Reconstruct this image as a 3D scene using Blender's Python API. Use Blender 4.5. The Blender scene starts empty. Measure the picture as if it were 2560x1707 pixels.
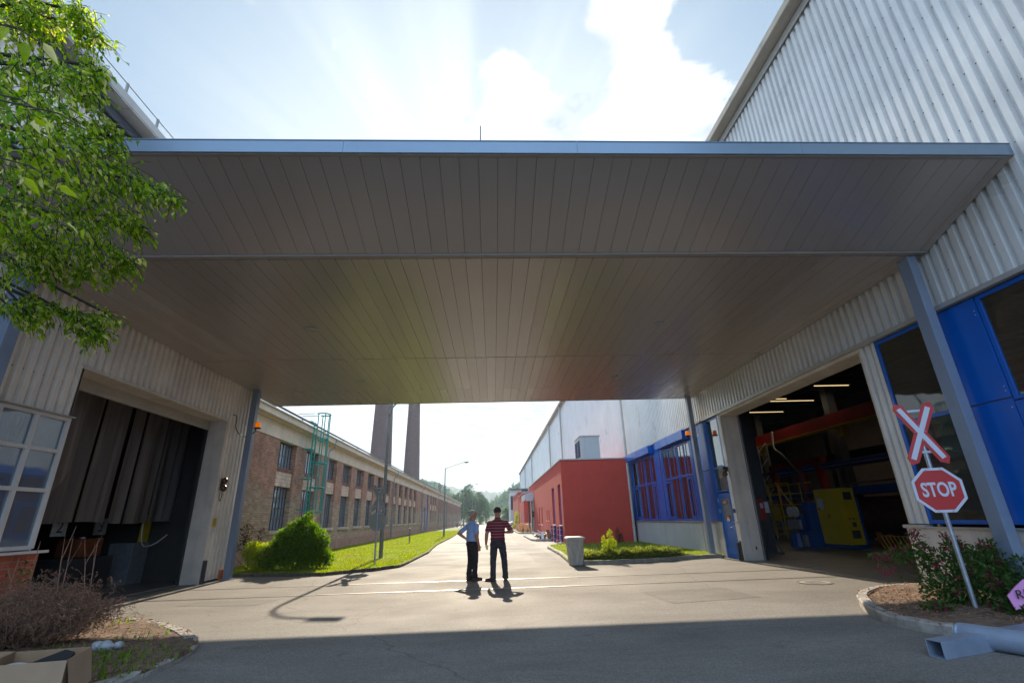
import bpy, math, random
from mathutils import Vector, Matrix, noise as mnoise
R_ = math.radians
random.seed(7)
scene = bpy.context.scene
COL = scene.collection

# ------------------------------------------------------------------ camera
cam_d = bpy.data.cameras.new('camera')
cam = bpy.data.objects.new('camera', cam_d)
COL.objects.link(cam)
cam_d.sensor_width = 36.0
cam_d.lens = 16.758
cam_d.clip_start = 0.05
cam_d.clip_end = 8000
rot = Matrix(((0.998917, 0.013661, -0.044480), (-0.036937, -0.348545, -0.936564), (-0.028298, 0.937192, -0.347663)))
cam.matrix_world = Matrix.Translation((0, 0, 1.52)) @ rot.to_4x4()
scene.camera = cam

# ------------------------------------------------------------------ light
SUN_EL = R_(28.35)
SUN_AZ = R_(-2.6)            # from +Y, negative = towards -X
sd = Vector((math.sin(SUN_AZ) * math.cos(SUN_EL), math.cos(SUN_AZ) * math.cos(SUN_EL), math.sin(SUN_EL)))
sun_d = bpy.data.lights.new('sun', 'SUN')
sun_d.energy = 4.6
sun_d.angle = R_(0.55)
sun_d.color = (1.0, 0.86, 0.67)
sun = bpy.data.objects.new('sun', sun_d)
sun.rotation_euler = (-sd).to_track_quat('-Z', 'Y').to_euler()
sun.location = sd * 50
COL.objects.link(sun)
scene.view_settings.view_transform = 'Standard'
scene.view_settings.look = 'None'
scene.view_settings.gamma = 1.0
scene.view_settings.use_curve_mapping = False
scene.view_settings.exposure = 1.0
try:
    scene.cycles.use_denoising = True
    scene.cycles.max_bounces = 10
    scene.cycles.diffuse_bounces = 7
    scene.cycles.transparent_max_bounces = 12
    scene.cycles.volume_bounces = 0
    scene.cycles.volume_step_rate = 4.0
except Exception:
    pass

world = bpy.data.worlds.new('World')
scene.world = world
world.use_nodes = True


def build_world():
    nt = world.node_tree
    N, L = nt.nodes, nt.links
    N.clear()
    out = N.new('ShaderNodeOutputWorld')
    bg = N.new('ShaderNodeBackground')
    bg.inputs['Strength'].default_value = 0.14
    L.new(bg.outputs[0], out.inputs['Surface'])
    sky = N.new('ShaderNodeTexSky')
    sky.sky_type = 'NISHITA'
    sky.sun_disc = False
    sky.sun_elevation = SUN_EL
    sky.sun_rotation = SUN_AZ
    sky.air_density = 1.0
    sky.dust_density = 1.2
    tc = N.new('ShaderNodeTexCoord')
    sep = N.new('ShaderNodeSeparateXYZ')
    L.new(tc.outputs['Generated'], sep.inputs[0])

    def math_(op, a, b=None, c=None):
        n = N.new('ShaderNodeMath')
        n.operation = op
        for i, x in enumerate((a, b, c)):
            if x is None:
                continue
            if isinstance(x, (int, float)):
                n.inputs[i].default_value = x
            else:
                L.new(x, n.inputs[i])
        return n.outputs[0]
    zc = math_('MAXIMUM', sep.outputs['Z'], 0.02)
    px = math_('DIVIDE', sep.outputs['X'], zc)
    py = math_('DIVIDE', sep.outputs['Y'], zc)
    comb = N.new('ShaderNodeCombineXYZ')
    L.new(px, comb.inputs[0])
    L.new(py, comb.inputs[1])
    n1 = N.new('ShaderNodeTexNoise')
    n1.inputs['Scale'].default_value = 4.6
    n1.inputs['Detail'].default_value = 14
    n1.inputs['Roughness'].default_value = 0.66
    n1.inputs['Distortion'].default_value = 0.25
    L.new(comb.outputs[0], n1.inputs['Vector'])
    acc = math_('MULTIPLY', n1.outputs['Fac'], 1.0)
    # cloud banks: direction, angular size, amount
    for d, size, amt in CLOUDS:
        dv = Vector(d).normalized()
        dot = N.new('ShaderNodeVectorMath')
        dot.operation = 'DISTANCE'
        L.new(tc.outputs['Generated'], dot.inputs[0])
        dot.inputs[1].default_value = dv
        mr = N.new('ShaderNodeMapRange')
        mr.interpolation_type = 'SMOOTHSTEP'
        L.new(dot.outputs['Value'], mr.inputs['Value'])
        mr.inputs['From Min'].default_value = size
        mr.inputs['From Max'].default_value = 0.0
        mr.inputs['To Max'].default_value = amt
        acc = math_('ADD', acc, mr.outputs[0])
    cov = N.new('ShaderNodeMapRange')
    cov.interpolation_type = 'SMOOTHSTEP'
    L.new(acc, cov.inputs['Value'])
    cov.inputs['From Min'].default_value = 0.63
    cov.inputs['From Max'].default_value = 0.77
    # cloud brightness with soft grey bellies
    n2 = N.new('ShaderNodeTexNoise')
    n2.inputs['Scale'].default_value = 3.2
    n2.inputs['Detail'].default_value = 5
    L.new(comb.outputs[0], n2.inputs['Vector'])
    ramp = N.new('ShaderNodeMapRange')
    L.new(n2.outputs['Fac'], ramp.inputs['Value'])
    ramp.inputs['From Min'].default_value = 0.40
    ramp.inputs['From Max'].default_value = 0.60
    ramp.inputs['To Min'].default_value = 0.0
    ramp.inputs['To Max'].default_value = 1.0
    cmix = N.new('ShaderNodeMixRGB')
    L.new(ramp.outputs[0], cmix.inputs[0])
    cmix.inputs[1].default_value = (2.5, 2.8, 3.3, 1)
    cmix.inputs[2].default_value = (5.0, 5.0, 5.1, 1)
    # thin veil: lifts the blue towards white, more near the horizon
    hz = N.new('ShaderNodeMapRange')
    L.new(sep.outputs['Z'], hz.inputs['Value'])
    hz.inputs['From Min'].default_value = 0.97
    hz.inputs['From Max'].default_value = 0.42
    hz.inputs['To Min'].default_value = 0.6
    hz.inputs['To Max'].default_value = 0.6
    veil = N.new('ShaderNodeMixRGB')
    L.new(hz.outputs[0], veil.inputs[0])
    dim = N.new('ShaderNodeMixRGB')
    dim.blend_type = 'MULTIPLY'
    dim.inputs[0].default_value = 1.0
    dim.inputs[2].default_value = (SKYDIM, SKYDIM, SKYDIM, 1)
    L.new(sky.outputs[0], dim.inputs[1])
    L.new(dim.outputs[0], veil.inputs[1])
    veil.inputs[2].default_value = (1.75, 2.45, 3.2, 1)
    # thin bright haze around the sun, with soft fan-shaped streaks
    sdot = N.new('ShaderNodeVectorMath')
    sdot.operation = 'DISTANCE'
    L.new(tc.outputs['Generated'], sdot.inputs[0])
    sdot.inputs[1].default_value = sd
    side = Vector((0, 0, 1)).cross(sd).normalized()
    upv = sd.cross(side).normalized()
    da = N.new('ShaderNodeVectorMath')
    da.operation = 'DOT_PRODUCT'
    L.new(tc.outputs['Generated'], da.inputs[0])
    da.inputs[1].default_value = side
    db = N.new('ShaderNodeVectorMath')
    db.operation = 'DOT_PRODUCT'
    L.new(tc.outputs['Generated'], db.inputs[0])
    db.inputs[1].default_value = upv
    ang = math_('ARCTAN2', da.outputs['Value'], db.outputs['Value'])
    an = N.new('ShaderNodeTexNoise')
    an.noise_dimensions = '1D'
    an.inputs['Scale'].default_value = 3.2
    an.inputs['Detail'].default_value = 3
    L.new(ang, an.inputs['W'])
    fan = N.new('ShaderNodeMapRange')
    L.new(an.outputs['Fac'], fan.inputs['Value'])
    fan.inputs['From Min'].default_value = 0.35
    fan.inputs['From Max'].default_value = 0.65
    fan.inputs['To Min'].default_value = 0.55
    fan.inputs['To Max'].default_value = 1.05
    glow = N.new('ShaderNodeMapRange')
    glow.interpolation_type = 'SMOOTHSTEP'
    L.new(sdot.outputs['Value'], glow.inputs['Value'])
    glow.inputs['From Min'].default_value = 0.76
    glow.inputs['From Max'].default_value = 0.25
    glf = math_('MULTIPLY', glow.outputs[0], fan.outputs[0])
    gm = N.new('ShaderNodeMixRGB')
    L.new(glf, gm.inputs[0])
    L.new(veil.outputs[0], gm.inputs[1])
    gm.inputs[2].default_value = (3.7, 4.0, 4.1, 1)
    low_ = N.new('ShaderNodeMapRange')
    low_.interpolation_type = 'SMOOTHSTEP'
    L.new(sep.outputs['Z'], low_.inputs['Value'])
    low_.inputs['From Min'].default_value = 0.62
    low_.inputs['From Max'].default_value = 0.30
    gl2 = N.new('ShaderNodeMixRGB')
    L.new(low_.outputs[0], gl2.inputs[0])
    L.new(gm.outputs[0], gl2.inputs[1])
    gl2.inputs[2].default_value = (3.9, 4.1, 4.2, 1)
    veil = gl2
    mix = N.new('ShaderNodeMixRGB')
    L.new(cov.outputs[0], mix.inputs[0])
    L.new(veil.outputs[0], mix.inputs[1])
    L.new(cmix.outputs[0], mix.inputs[2])
    # unseen sky behind the camera, made brighter and bluer as added fill light
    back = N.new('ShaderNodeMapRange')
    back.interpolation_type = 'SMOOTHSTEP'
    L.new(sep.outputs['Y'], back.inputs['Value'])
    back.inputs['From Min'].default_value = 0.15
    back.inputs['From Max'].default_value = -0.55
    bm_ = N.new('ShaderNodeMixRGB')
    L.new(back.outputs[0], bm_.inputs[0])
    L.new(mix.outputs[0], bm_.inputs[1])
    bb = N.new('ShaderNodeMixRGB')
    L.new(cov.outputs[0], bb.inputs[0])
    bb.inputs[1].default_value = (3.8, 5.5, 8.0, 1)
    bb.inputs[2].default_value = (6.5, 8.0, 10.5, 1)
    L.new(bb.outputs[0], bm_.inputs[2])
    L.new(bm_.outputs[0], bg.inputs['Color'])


SKYDIM = 0.45
CLOUDS = [((0.0, -0.8, 0.6), 0.8, 0.18),  # first bank is unseen, added behind the camera to lift the ambient light
          ((0.033, 0.647, 0.762), 0.07, 0.26), ((0.049, 0.683, 0.728), 0.10, 0.30),
          ((0.22, 0.56, 0.80), 0.09, 0.30), ((0.25, 0.50, 0.83), 0.14, 0.26), ((0.30, 0.614, 0.727), 0.12, 0.30), ((0.286, 0.659, 0.695), 0.13, 0.30),
          ((0.394, 0.538, 0.745), 0.06, 0.20), ((0.393, 0.607, 0.691), 0.08, 0.22),
          ((0.067, 0.731, 0.679), 0.22, 0.30), ((0.308, 0.696, 0.649), 0.20, 0.30), ((-0.375, 0.523, 0.765), 0.04, 0.22),
          ((-0.181, 0.75, 0.63), 0.14, 0.12), ((0.0, 0.95, 0.33), 0.5, 0.35)]
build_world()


# ------------------------------------------------------------------ materials
def new_mat(name):
    m = bpy.data.materials.new(name)
    m.use_nodes = True
    nt = m.node_tree
    b = nt.nodes['Principled BSDF']
    return m, nt, b


def lin(c):
    return tuple(((x / 12.92) if x <= 0.04045 else ((x + 0.055) / 1.055) ** 2.4) for x in c)


def mat(name, col, rough=0.6, metal=0.0, var=0.12, vscale=1.5, bump=0.0, bscale=40.0, stretch=None, spec=None, rvar=0.0, col2=None, streak=0.0):
    m, nt, b = new_mat(name)
    N, L = nt.nodes, nt.links
    geo = N.new('ShaderNodeTexCoord')
    src = geo.outputs['Object']
    if stretch:
        mp = N.new('ShaderNodeMapping')
        mp.inputs['Scale'].default_value = stretch
        L.new(src, mp.inputs['Vector'])
        src = mp.outputs[0]
    ns = N.new('ShaderNodeTexNoise')
    ns.inputs['Scale'].default_value = vscale
    ns.inputs['Detail'].default_value = 6
    ns.inputs['Roughness'].default_value = 0.65
    L.new(src, ns.inputs['Vector'])
    mx = N.new('ShaderNodeMixRGB')
    c1 = tuple(max(0, x * (1 - var * 1.6)) for x in col) + (1,)
    c2 = (tuple(min(1, x * (1 + var * 1.2)) for x in col) if col2 is None else tuple(col2)) + (1,)
    mr = N.new('ShaderNodeMapRange')
    L.new(ns.outputs['Fac'], mr.inputs['Value'])
    mr.inputs['From Min'].default_value = 0.3
    mr.inputs['From Max'].default_value = 0.7
    L.new(mr.outputs[0], mx.inputs[0])
    mx.inputs[1].default_value = c1
    mx.inputs[2].default_value = c2
    cur = mx.outputs[0]
    if streak > 0:
        mp2 = N.new('ShaderNodeMapping')
        mp2.inputs['Scale'].default_value = (3.0, 3.0, 0.18)
        L.new(geo.outputs['Object'], mp2.inputs['Vector'])
        n3 = N.new('ShaderNodeTexNoise')
        n3.inputs['Scale'].default_value = 2.2
        n3.inputs['Detail'].default_value = 7
        L.new(mp2.outputs[0], n3.inputs['Vector'])
        r3 = N.new('ShaderNodeMapRange')
        L.new(n3.outputs['Fac'], r3.inputs['Value'])
        r3.inputs['From Min'].default_value = 0.52
        r3.inputs['From Max'].default_value = 0.75
        r3.inputs['To Max'].default_value = streak
        m3 = N.new('ShaderNodeMixRGB')
        L.new(r3.outputs[0], m3.inputs[0])
        L.new(cur, m3.inputs[1])
        m3.inputs[2].default_value = tuple(x * 0.45 for x in col) + (1,)
        cur = m3.outputs[0]
    L.new(cur, b.inputs['Base Color'])
    b.inputs['Roughness'].default_value = rough
    b.inputs['Metallic'].default_value = metal
    if spec is not None:
        b.inputs['Specular IOR Level'].default_value = spec
    if rvar > 0:
        rr = N.new('ShaderNodeMapRange')
        L.new(ns.outputs['Fac'], rr.inputs['Value'])
        rr.inputs['From Min'].default_value = 0.3
        rr.inputs['From Max'].default_value = 0.7
        rr.inputs['To Min'].default_value = max(0.02, rough - rvar)
        rr.inputs['To Max'].default_value = min(1, rough + rvar)
        L.new(rr.outputs[0], b.inputs['Roughness'])
    if bump > 0:
        nb = N.new('ShaderNodeTexNoise')
        nb.inputs['Scale'].default_value = bscale
        nb.inputs['Detail'].default_value = 4
        L.new(geo.outputs['Object'], nb.inputs['Vector'])
        bp = N.new('ShaderNodeBump')
        bp.inputs['Strength'].default_value = bump
        bp.inputs['Distance'].default_value = 0.02
        L.new(nb.outputs['Fac'], bp.inputs['Height'])
        L.new(bp.outputs[0], b.inputs['Normal'])
    return m


def mat_glass(name, tint=(0.6, 0.65, 0.68), refl=0.16, opac=0.25, dark=(0.02, 0.025, 0.03)):
    m, nt, b = new_mat(name)
    N, L = nt.nodes, nt.links
    N.remove(b)
    out = [n for n in N if n.type == 'OUTPUT_MATERIAL'][0]
    tr = N.new('ShaderNodeBsdfTransparent')
    tr.inputs[0].default_value = tint + (1,)
    df = N.new('ShaderNodeBsdfDiffuse')
    df.inputs[0].default_value = dark + (1,)
    m1 = N.new('ShaderNodeMixShader')
    m1.inputs[0].default_value = opac
    L.new(tr.outputs[0], m1.inputs[1])
    L.new(df.outputs[0], m1.inputs[2])
    gl = N.new('ShaderNodeBsdfGlossy')
    gl.inputs['Roughness'].default_value = 0.03
    gl.inputs[0].default_value = (0.9, 0.93, 0.95, 1)
    fr = N.new('ShaderNodeFresnel')
    fr.inputs[0].default_value = 1.5
    ad = N.new('ShaderNodeMath')
    ad.operation = 'MULTIPLY_ADD'
    L.new(fr.outputs[0], ad.inputs[0])
    ad.inputs[1].default_value = 1.0
    ad.inputs[2].default_value = refl
    ad.use_clamp = True
    geo = N.new('ShaderNodeTexCoord')
    nb = N.new('ShaderNodeTexNoise')
    nb.inputs['Scale'].default_value = 1.4
    L.new(geo.outputs['Object'], nb.inputs['Vector'])
    bp = N.new('ShaderNodeBump')
    bp.inputs['Strength'].default_value = 0.05
    bp.inputs['Distance'].default_value = 0.05
    L.new(nb.outputs['Fac'], bp.inputs['Height'])
    L.new(bp.outputs[0], gl.inputs['Normal'])
    m2 = N.new('ShaderNodeMixShader')
    L.new(ad.outputs[0], m2.inputs[0])
    L.new(m1.outputs[0], m2.inputs[1])
    L.new(gl.outputs[0], m2.inputs[2])
    L.new(m2.outputs[0], out.inputs[0])
    return m


def mat_emit(name, col, s):
    m, nt, b = new_mat(name)
    b.inputs['Base Color'].default_value = tuple(col) + (1,)
    b.inputs['Emission Color'].default_value = tuple(col) + (1,)
    b.inputs['Emission Strength'].default_value = s
    return m


def mat_leaf(name, c1, c2, c3=None, trans=0.35, rough=0.5, patch=None):
    m, nt, b = new_mat(name)
    N, L = nt.nodes, nt.links
    out = [n for n in N if n.type == 'OUTPUT_MATERIAL'][0]
    geo = N.new('ShaderNodeNewGeometry')
    rp = N.new('ShaderNodeValToRGB')
    L.new(geo.outputs['Random Per Island'], rp.inputs[0])
    rp.color_ramp.elements[0].color = tuple(c1) + (1,)
    rp.color_ramp.elements[1].color = tuple(c2) + (1,)
    if c3:
        rp.color_ramp.elements[1].position = 0.8
        e = rp.color_ramp.elements.new(0.92)
        e.color = tuple(c3) + (1,)
    colr = rp.outputs[0]
    if patch:
        pn_ = N.new('ShaderNodeTexNoise')
        pn_.inputs['Scale'].default_value = 0.55
        pn_.inputs['Detail'].default_value = 6
        pn_.inputs['Roughness'].default_value = 0.7
        L.new(geo.outputs['Position'], pn_.inputs['Vector'])
        pr = N.new('ShaderNodeMapRange')
        L.new(pn_.outputs['Fac'], pr.inputs['Value'])
        pr.inputs['From Min'].default_value = 0.46
        pr.inputs['From Max'].default_value = 0.68
        pr.inputs['To Max'].default_value = 0.85
        pm = N.new('ShaderNodeMixRGB')
        L.new(pr.outputs[0], pm.inputs[0])
        L.new(colr, pm.inputs[1])
        pm.inputs[2].default_value = tuple(patch) + (1,)
        colr = pm.outputs[0]
    L.new(colr, b.inputs['Base Color'])
    b.inputs['Roughness'].default_value = rough
    b.inputs['Specular IOR Level'].default_value = 0.35
    tl = N.new('ShaderNodeBsdfTranslucent')
    hs = N.new('ShaderNodeHueSaturation')
    hs.inputs['Saturation'].default_value = 1.15
    hs.inputs['Value'].default_value = 1.9
    L.new(colr, hs.inputs['Color'])
    L.new(hs.outputs[0], tl.inputs[0])
    mx = N.new('ShaderNodeMixShader')
    mx.inputs[0].default_value = trans
    L.new(b.outputs[0], mx.inputs[1])
    L.new(tl.outputs[0], mx.inputs[2])
    L.new(mx.outputs[0], out.inputs[0])
    return m


def mat_brick(name, c1, c2, mortar, bw, bh, axis='YZ', msize=0.012, low=None, zlow=0.0, bump=0.4, patch=None):
    m, nt, b = new_mat(name)
    N, L = nt.nodes, nt.links
    geo = N.new('ShaderNodeNewGeometry')
    sep = N.new('ShaderNodeSeparateXYZ')
    L.new(geo.outputs['Position'], sep.inputs[0])
    add = N.new('ShaderNodeMath')
    add.operation = 'ADD'
    L.new(sep.outputs['X'], add.inputs[0])
    L.new(sep.outputs['Y'], add.inputs[1])
    cb = N.new('ShaderNodeCombineXYZ')
    L.new(add.outputs[0], cb.inputs[0])
    L.new(sep.outputs['Z'], cb.inputs[1])
    bt = N.new('ShaderNodeTexBrick')
    L.new(cb.outputs[0], bt.inputs['Vector'])
    bt.inputs['Color1'].default_value = tuple(c1) + (1,)
    bt.inputs['Color2'].default_value = tuple(c2) + (1,)
    bt.inputs['Mortar'].default_value = tuple(mortar) + (1,)
    bt.inputs['Scale'].default_value = 1.0
    bt.inputs['Brick Width'].default_value = bw
    bt.inputs['Row Height'].default_value = bh
    bt.inputs['Mortar Size'].default_value = msize
    bt.inputs['Bias'].default_value = -0.1
    cur = bt.outputs['Color']
    ns = N.new('ShaderNodeTexNoise')
    ns.inputs['Scale'].default_value = 2.2
    ns.inputs['Detail'].default_value = 8
    ns.inputs['Roughness'].default_value = 0.7
    L.new(geo.outputs['Position'], ns.inputs['Vector'])
    mr = N.new('ShaderNodeMapRange')
    L.new(ns.outputs['Fac'], mr.inputs['Value'])
    mr.inputs['From Min'].default_value = 0.3
    mr.inputs['From Max'].default_value = 0.7
    mr.inputs['To Min'].default_value = 0.6
    mr.inputs['To Max'].default_value = 1.3
    mu = N.new('ShaderNodeMixRGB')
    mu.blend_type = 'MULTIPLY'
    mu.inputs[0].default_value = 1
    L.new(cur, mu.inputs[1])
    L.new(mr.outputs[0], mu.inputs[2])
    cur = mu.outputs[0]
    if low is not None:
        n2 = N.new('ShaderNodeTexNoise')
        n2.inputs['Scale'].default_value = 0.6
        n2.inputs['Detail'].default_value = 5
        L.new(geo.outputs['Position'], n2.inputs['Vector'])
        a2 = N.new('ShaderNodeMath')
        a2.operation = 'MULTIPLY_ADD'
        L.new(n2.outputs['Fac'], a2.inputs[0])
        a2.inputs[1].default_value = 2.2
        L.new(sep.outputs['Z'], a2.inputs[2])
        r2 = N.new('ShaderNodeMapRange')
        L.new(a2.outputs[0], r2.inputs['Value'])
        r2.inputs['From Min'].default_value = zlow + 1.4
        r2.inputs['From Max'].default_value = zlow + 0.9
        r2.inputs['To Max'].default_value = 0.6
        # salts whiten single bricks
        m4 = N.new('ShaderNodeMixRGB')
        L.new(r2.outputs[0], m4.inputs[0])
        L.new(cur, m4.inputs[1])
        b3 = N.new('ShaderNodeTexBrick')
        L.new(cb.outputs[0], b3.inputs['Vector'])
        b3.inputs['Color1'].default_value = tuple(low) + (1,)
        b3.inputs['Color2'].default_value = tuple(x * 0.55 for x in low) + (1,)
        b3.inputs['Mortar'].default_value = tuple(x * 0.35 for x in low) + (1,)
        b3.inputs['Scale'].default_value = 1.0
        b3.inputs['Brick Width'].default_value = bw
        b3.inputs['Row Height'].default_value = bh
        b3.inputs['Mortar Size'].default_value = msize
        L.new(b3.outputs['Color'], m4.inputs[2])
        cur = m4.outputs[0]
    L.new(cur, b.inputs['Base Color'])
    b.inputs['Roughness'].default_value = 0.85
    bp = N.new('ShaderNodeBump')
    bp.inputs['Strength'].default_value = bump
    bp.inputs['Distance'].default_value = 0.01
    inv = N.new('ShaderNodeMath')
    inv.operation = 'SUBTRACT'
    inv.inputs[0].default_value = 1.0
    L.new(bt.outputs['Fac'], inv.inputs[1])
    L.new(inv.outputs[0], bp.inputs['Height'])
    L.new(bp.outputs[0], b.inputs['Normal'])
    return m


def mat_asphalt(name, k=1.0):
    m, nt, b = new_mat(name)
    N, L = nt.nodes, nt.links
    geo = N.new('ShaderNodeNewGeometry')

    def noise(scale, detail=6, rough=0.6, stretch=None, dist=0.0):
        n = N.new('ShaderNodeTexNoise')
        n.inputs['Scale'].default_value = scale
        n.inputs['Detail'].default_value = detail
        n.inputs['Roughness'].default_value = rough
        n.inputs['Distortion'].default_value = dist
        if stretch:
            mp = N.new('ShaderNodeMapping')
            mp.inputs['Scale'].default_value = stretch
            mp.inputs['Rotation'].default_value = (0, 0, 0.1)
            L.new(geo.outputs['Position'], mp.inputs['Vector'])
            L.new(mp.outputs[0], n.inputs['Vector'])
        else:
            L.new(geo.outputs['Position'], n.inputs['Vector'])
        return n.outputs['Fac']

    def rng(v, a, b_, c, d):
        r = N.new('ShaderNodeMapRange')
        L.new(v, r.inputs['Value'])
        for k, x in zip(('From Min', 'From Max', 'To Min', 'To Max'), (a, b_, c, d)):
            r.inputs[k].default_value = x
        return r.outputs[0]

    def mul(x, y):
        n = N.new('ShaderNodeMath')
        n.operation = 'MULTIPLY'
        L.new(x, n.inputs[0])
        L.new(y, n.inputs[1])
        return n.outputs[0]
    big = rng(noise(0.35, 5), 0.35, 0.68, 0.86, 1.15)
    mid = rng(noise(0.7, 6, 0.7, (0.5, 1.6, 1), 0.8), 0.42, 0.72, 1.05, 0.80)      # tyre sweeps across the yard
    fine = mul(rng(noise(48, 2, 0.9), 0.3, 0.7, 0.55, 1.5), rng(noise(15, 3, 0.8), 0.3, 0.7, 0.82, 1.2))
    spots = mul(rng(noise(6.5, 4, 0.7), 0.66, 0.74, 1.0, 0.55), rng(noise(1.9, 3, 0.55), 0.64, 0.72, 1.0, 0.78))
    f = mul(mul(big, mid), mul(fine, spots))
    # cracks
    vo = N.new('ShaderNodeTexVoronoi')
    vo.feature = 'DISTANCE_TO_EDGE'
    vo.inputs['Scale'].default_value = 0.15
    mpv = N.new('ShaderNodeMixRGB')
    mpv.blend_type = 'ADD'
    mpv.inputs[0].default_value = 0.55
    L.new(geo.outputs['Position'], mpv.inputs[1])
    nn = N.new('ShaderNodeTexNoise')
    nn.inputs['Scale'].default_value = 1.6
    nn.inputs['Detail'].default_value = 5
    L.new(geo.outputs['Position'], nn.inputs['Vector'])
    L.new(nn.outputs['Color'], mpv.inputs[2])
    L.new(mpv.outputs[0], vo.inputs['Vector'])
    cr = rng(vo.outputs['Distance'], 0.0, 0.003, 0.62, 1.0)
    f = mul(f, cr)
    col = N.new('ShaderNodeMixRGB')
    col.blend_type = 'MULTIPLY'
    col.inputs[0].default_value = 1
    col.inputs[1].default_value = (0.190 * k, 0.174 * k, 0.153 * k, 1)
    L.new(f, col.inputs[2])
    L.new(col.outputs[0], b.inputs['Base Color'])
    L.new(rng(noise(0.5, 4, 0.6), 0.3, 0.7, 0.72, 0.84), b.inputs['Roughness'])
    b.inputs['Specular IOR Level'].default_value = 0.2
    bp = N.new('ShaderNodeBump')
    bp.inputs['Strength'].default_value = 0.6
    bp.inputs['Distance'].default_value = 0.012
    L.new(noise(45, 3, 0.75), bp.inputs['Height'])
    L.new(bp.outputs[0], b.inputs['Normal'])
    return m


M = {}
M['asphalt'] = mat_asphalt('asphalt')
M['asphalt_patch'] = mat_asphalt('asphalt_patch', 0.80)
M['earth'] = mat('earth', (0.09, 0.10, 0.04), 0.95, var=0.4, vscale=0.05, bump=0.3)
M['concrete_floor'] = mat('concrete_floor', (0.16, 0.155, 0.145), 0.42, var=0.2, vscale=0.8, rvar=0.15)
M['soil'] = mat('soil', (0.17, 0.11, 0.07), 0.95, var=0.45, vscale=9, bump=1.0, bscale=30)
M['lawn'] = mat('lawn', (0.11, 0.15, 0.022), 0.9, var=0.5, vscale=0.6, bump=0.8, bscale=60)
M['kerb'] = mat('kerb', (0.36, 0.33, 0.29), 0.85, var=0.25, vscale=5, bump=0.5)
M['kerb_old'] = mat('kerb_old', (0.14, 0.11, 0.09), 0.9, var=0.35, vscale=6, bump=0.6)
M['cladding'] = mat('silver_cladding', (0.72, 0.71, 0.69), 0.33, 0.1, var=0.09, vscale=0.5, streak=0.2, bump=0.15, bscale=1.1, rvar=0.08)
M['cladding_cream'] = mat('cream_cladding', (0.80, 0.72, 0.63), 0.45, 0.0, var=0.12, vscale=0.8, streak=0.25)
M['trim'] = mat('trim_metal', (0.46, 0.45, 0.43), 0.4, 0.25, var=0.08, vscale=1.2, streak=0.15)
M['gutter'] = mat('gutter_beige', (0.42, 0.37, 0.30), 0.5, 0.1, var=0.1)
M['darkband'] = mat('dark_band', (0.10, 0.115, 0.15), 0.5, 0.2, var=0.1)
M['jamb'] = mat('jamb_sheet', (0.66, 0.59, 0.51), 0.6, 0.0, var=0.10, vscale=1.6, streak=0.3)
M['panel_grey'] = mat('plinth_panel', (0.50, 0.52, 0.53), 0.55, 0.1, var=0.06, vscale=1.0, streak=0.2)
M['plinth_white'] = mat('plinth_white', (0.62, 0.58, 0.54), 0.7, var=0.1, vscale=1.4, streak=0.25)
M['blue'] = mat('blue_paint', (0.003, 0.11, 0.50), 0.22, 0.0, var=0.08, vscale=0.7, rvar=0.05)
M['blue_dark'] = mat('blue_frame', (0.006, 0.07, 0.30), 0.35, 0.0, var=0.1)
M['column'] = mat('column_bluegrey', (0.22, 0.27, 0.36), 0.38, 0.0, var=0.08, vscale=0.9, streak=0.1)
M['fascia'] = mat('fascia_bluegrey', (0.20, 0.27, 0.345), 0.30, 0.35, var=0.04, vscale=0.5)
M['soffit'] = mat('soffit_metal', (0.42, 0.37, 0.342), 0.22, 0.25, var=0.05, vscale=0.25)
for k_, (f_, r_) in enumerate(((0.975, 0.285), (1.02, 0.265), (1.0, 0.305))):
    M['soffit_%d' % k_] = mat('soffit_metal_%d' % k_, (0.42 * f_, 0.372 * f_, 0.34 * f_), r_, 0.22, var=0.0)
M['soffit_trim'] = mat('soffit_trim', (0.33, 0.29, 0.265), 0.5, 0.0, var=0.05)
M['joint'] = mat('joint_dark', (0.03, 0.03, 0.03), 0.9, var=0.1)
M['glass'] = mat_glass('window_glass')
M['glass_clear'] = mat_glass('dusty_glass', (0.62, 0.60, 0.56), 0.03, 0.22, (0.10, 0.085, 0.07))
M['glass_old'] = mat_glass('old_glass', (0.55, 0.6, 0.66), 0.14, 0.5, (0.26, 0.31, 0.37))
M['glass_factory'] = mat_glass('factory_pane', (0.6, 0.65, 0.7), 0.15, 0.72, (0.30, 0.36, 0.44))
M['curtain_white'] = mat('white_curtain', (0.55, 0.58, 0.60), 0.9, var=0.1)
M['brick'] = mat_brick('factory_brick', (0.46, 0.19, 0.11), (0.28, 0.11, 0.07), (0.42, 0.32, 0.25), 0.27, 0.085, low=(0.66, 0.52, 0.38), zlow=2.9)
M['brick_panel'] = mat_brick('spandrel_brick', (0.76, 0.56, 0.44), (0.66, 0.49, 0.38), (0.42, 0.31, 0.25), 0.27, 0.17, msize=0.010)
M['brick_lintel'] = mat_brick('soldier_brick', (0.26, 0.10, 0.07), (0.20, 0.08, 0.06), (0.24, 0.15, 0.11), 0.09, 0.25)
M['brick_red'] = mat_brick('clinker_brick', (0.42, 0.11, 0.055), (0.36, 0.09, 0.05), (0.30, 0.22, 0.18), 0.30, 0.105, msize=0.008)
M['brick_chim'] = mat_brick('chimney_brick', (0.12, 0.045, 0.032), (0.08, 0.03, 0.022), (0.10, 0.055, 0.045), 0.5, 0.3)
M['plaster'] = mat('cornice_plaster', (0.74, 0.63, 0.50), 0.85, var=0.09, vscale=0.9, streak=0.25)
M['plinth_pink'] = mat('pink_plinth', (0.42, 0.24, 0.18), 0.9, var=0.2, vscale=2, streak=0.3)
M['sill'] = mat('stone_sill', (0.52, 0.47, 0.39), 0.8, var=0.15)
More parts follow.
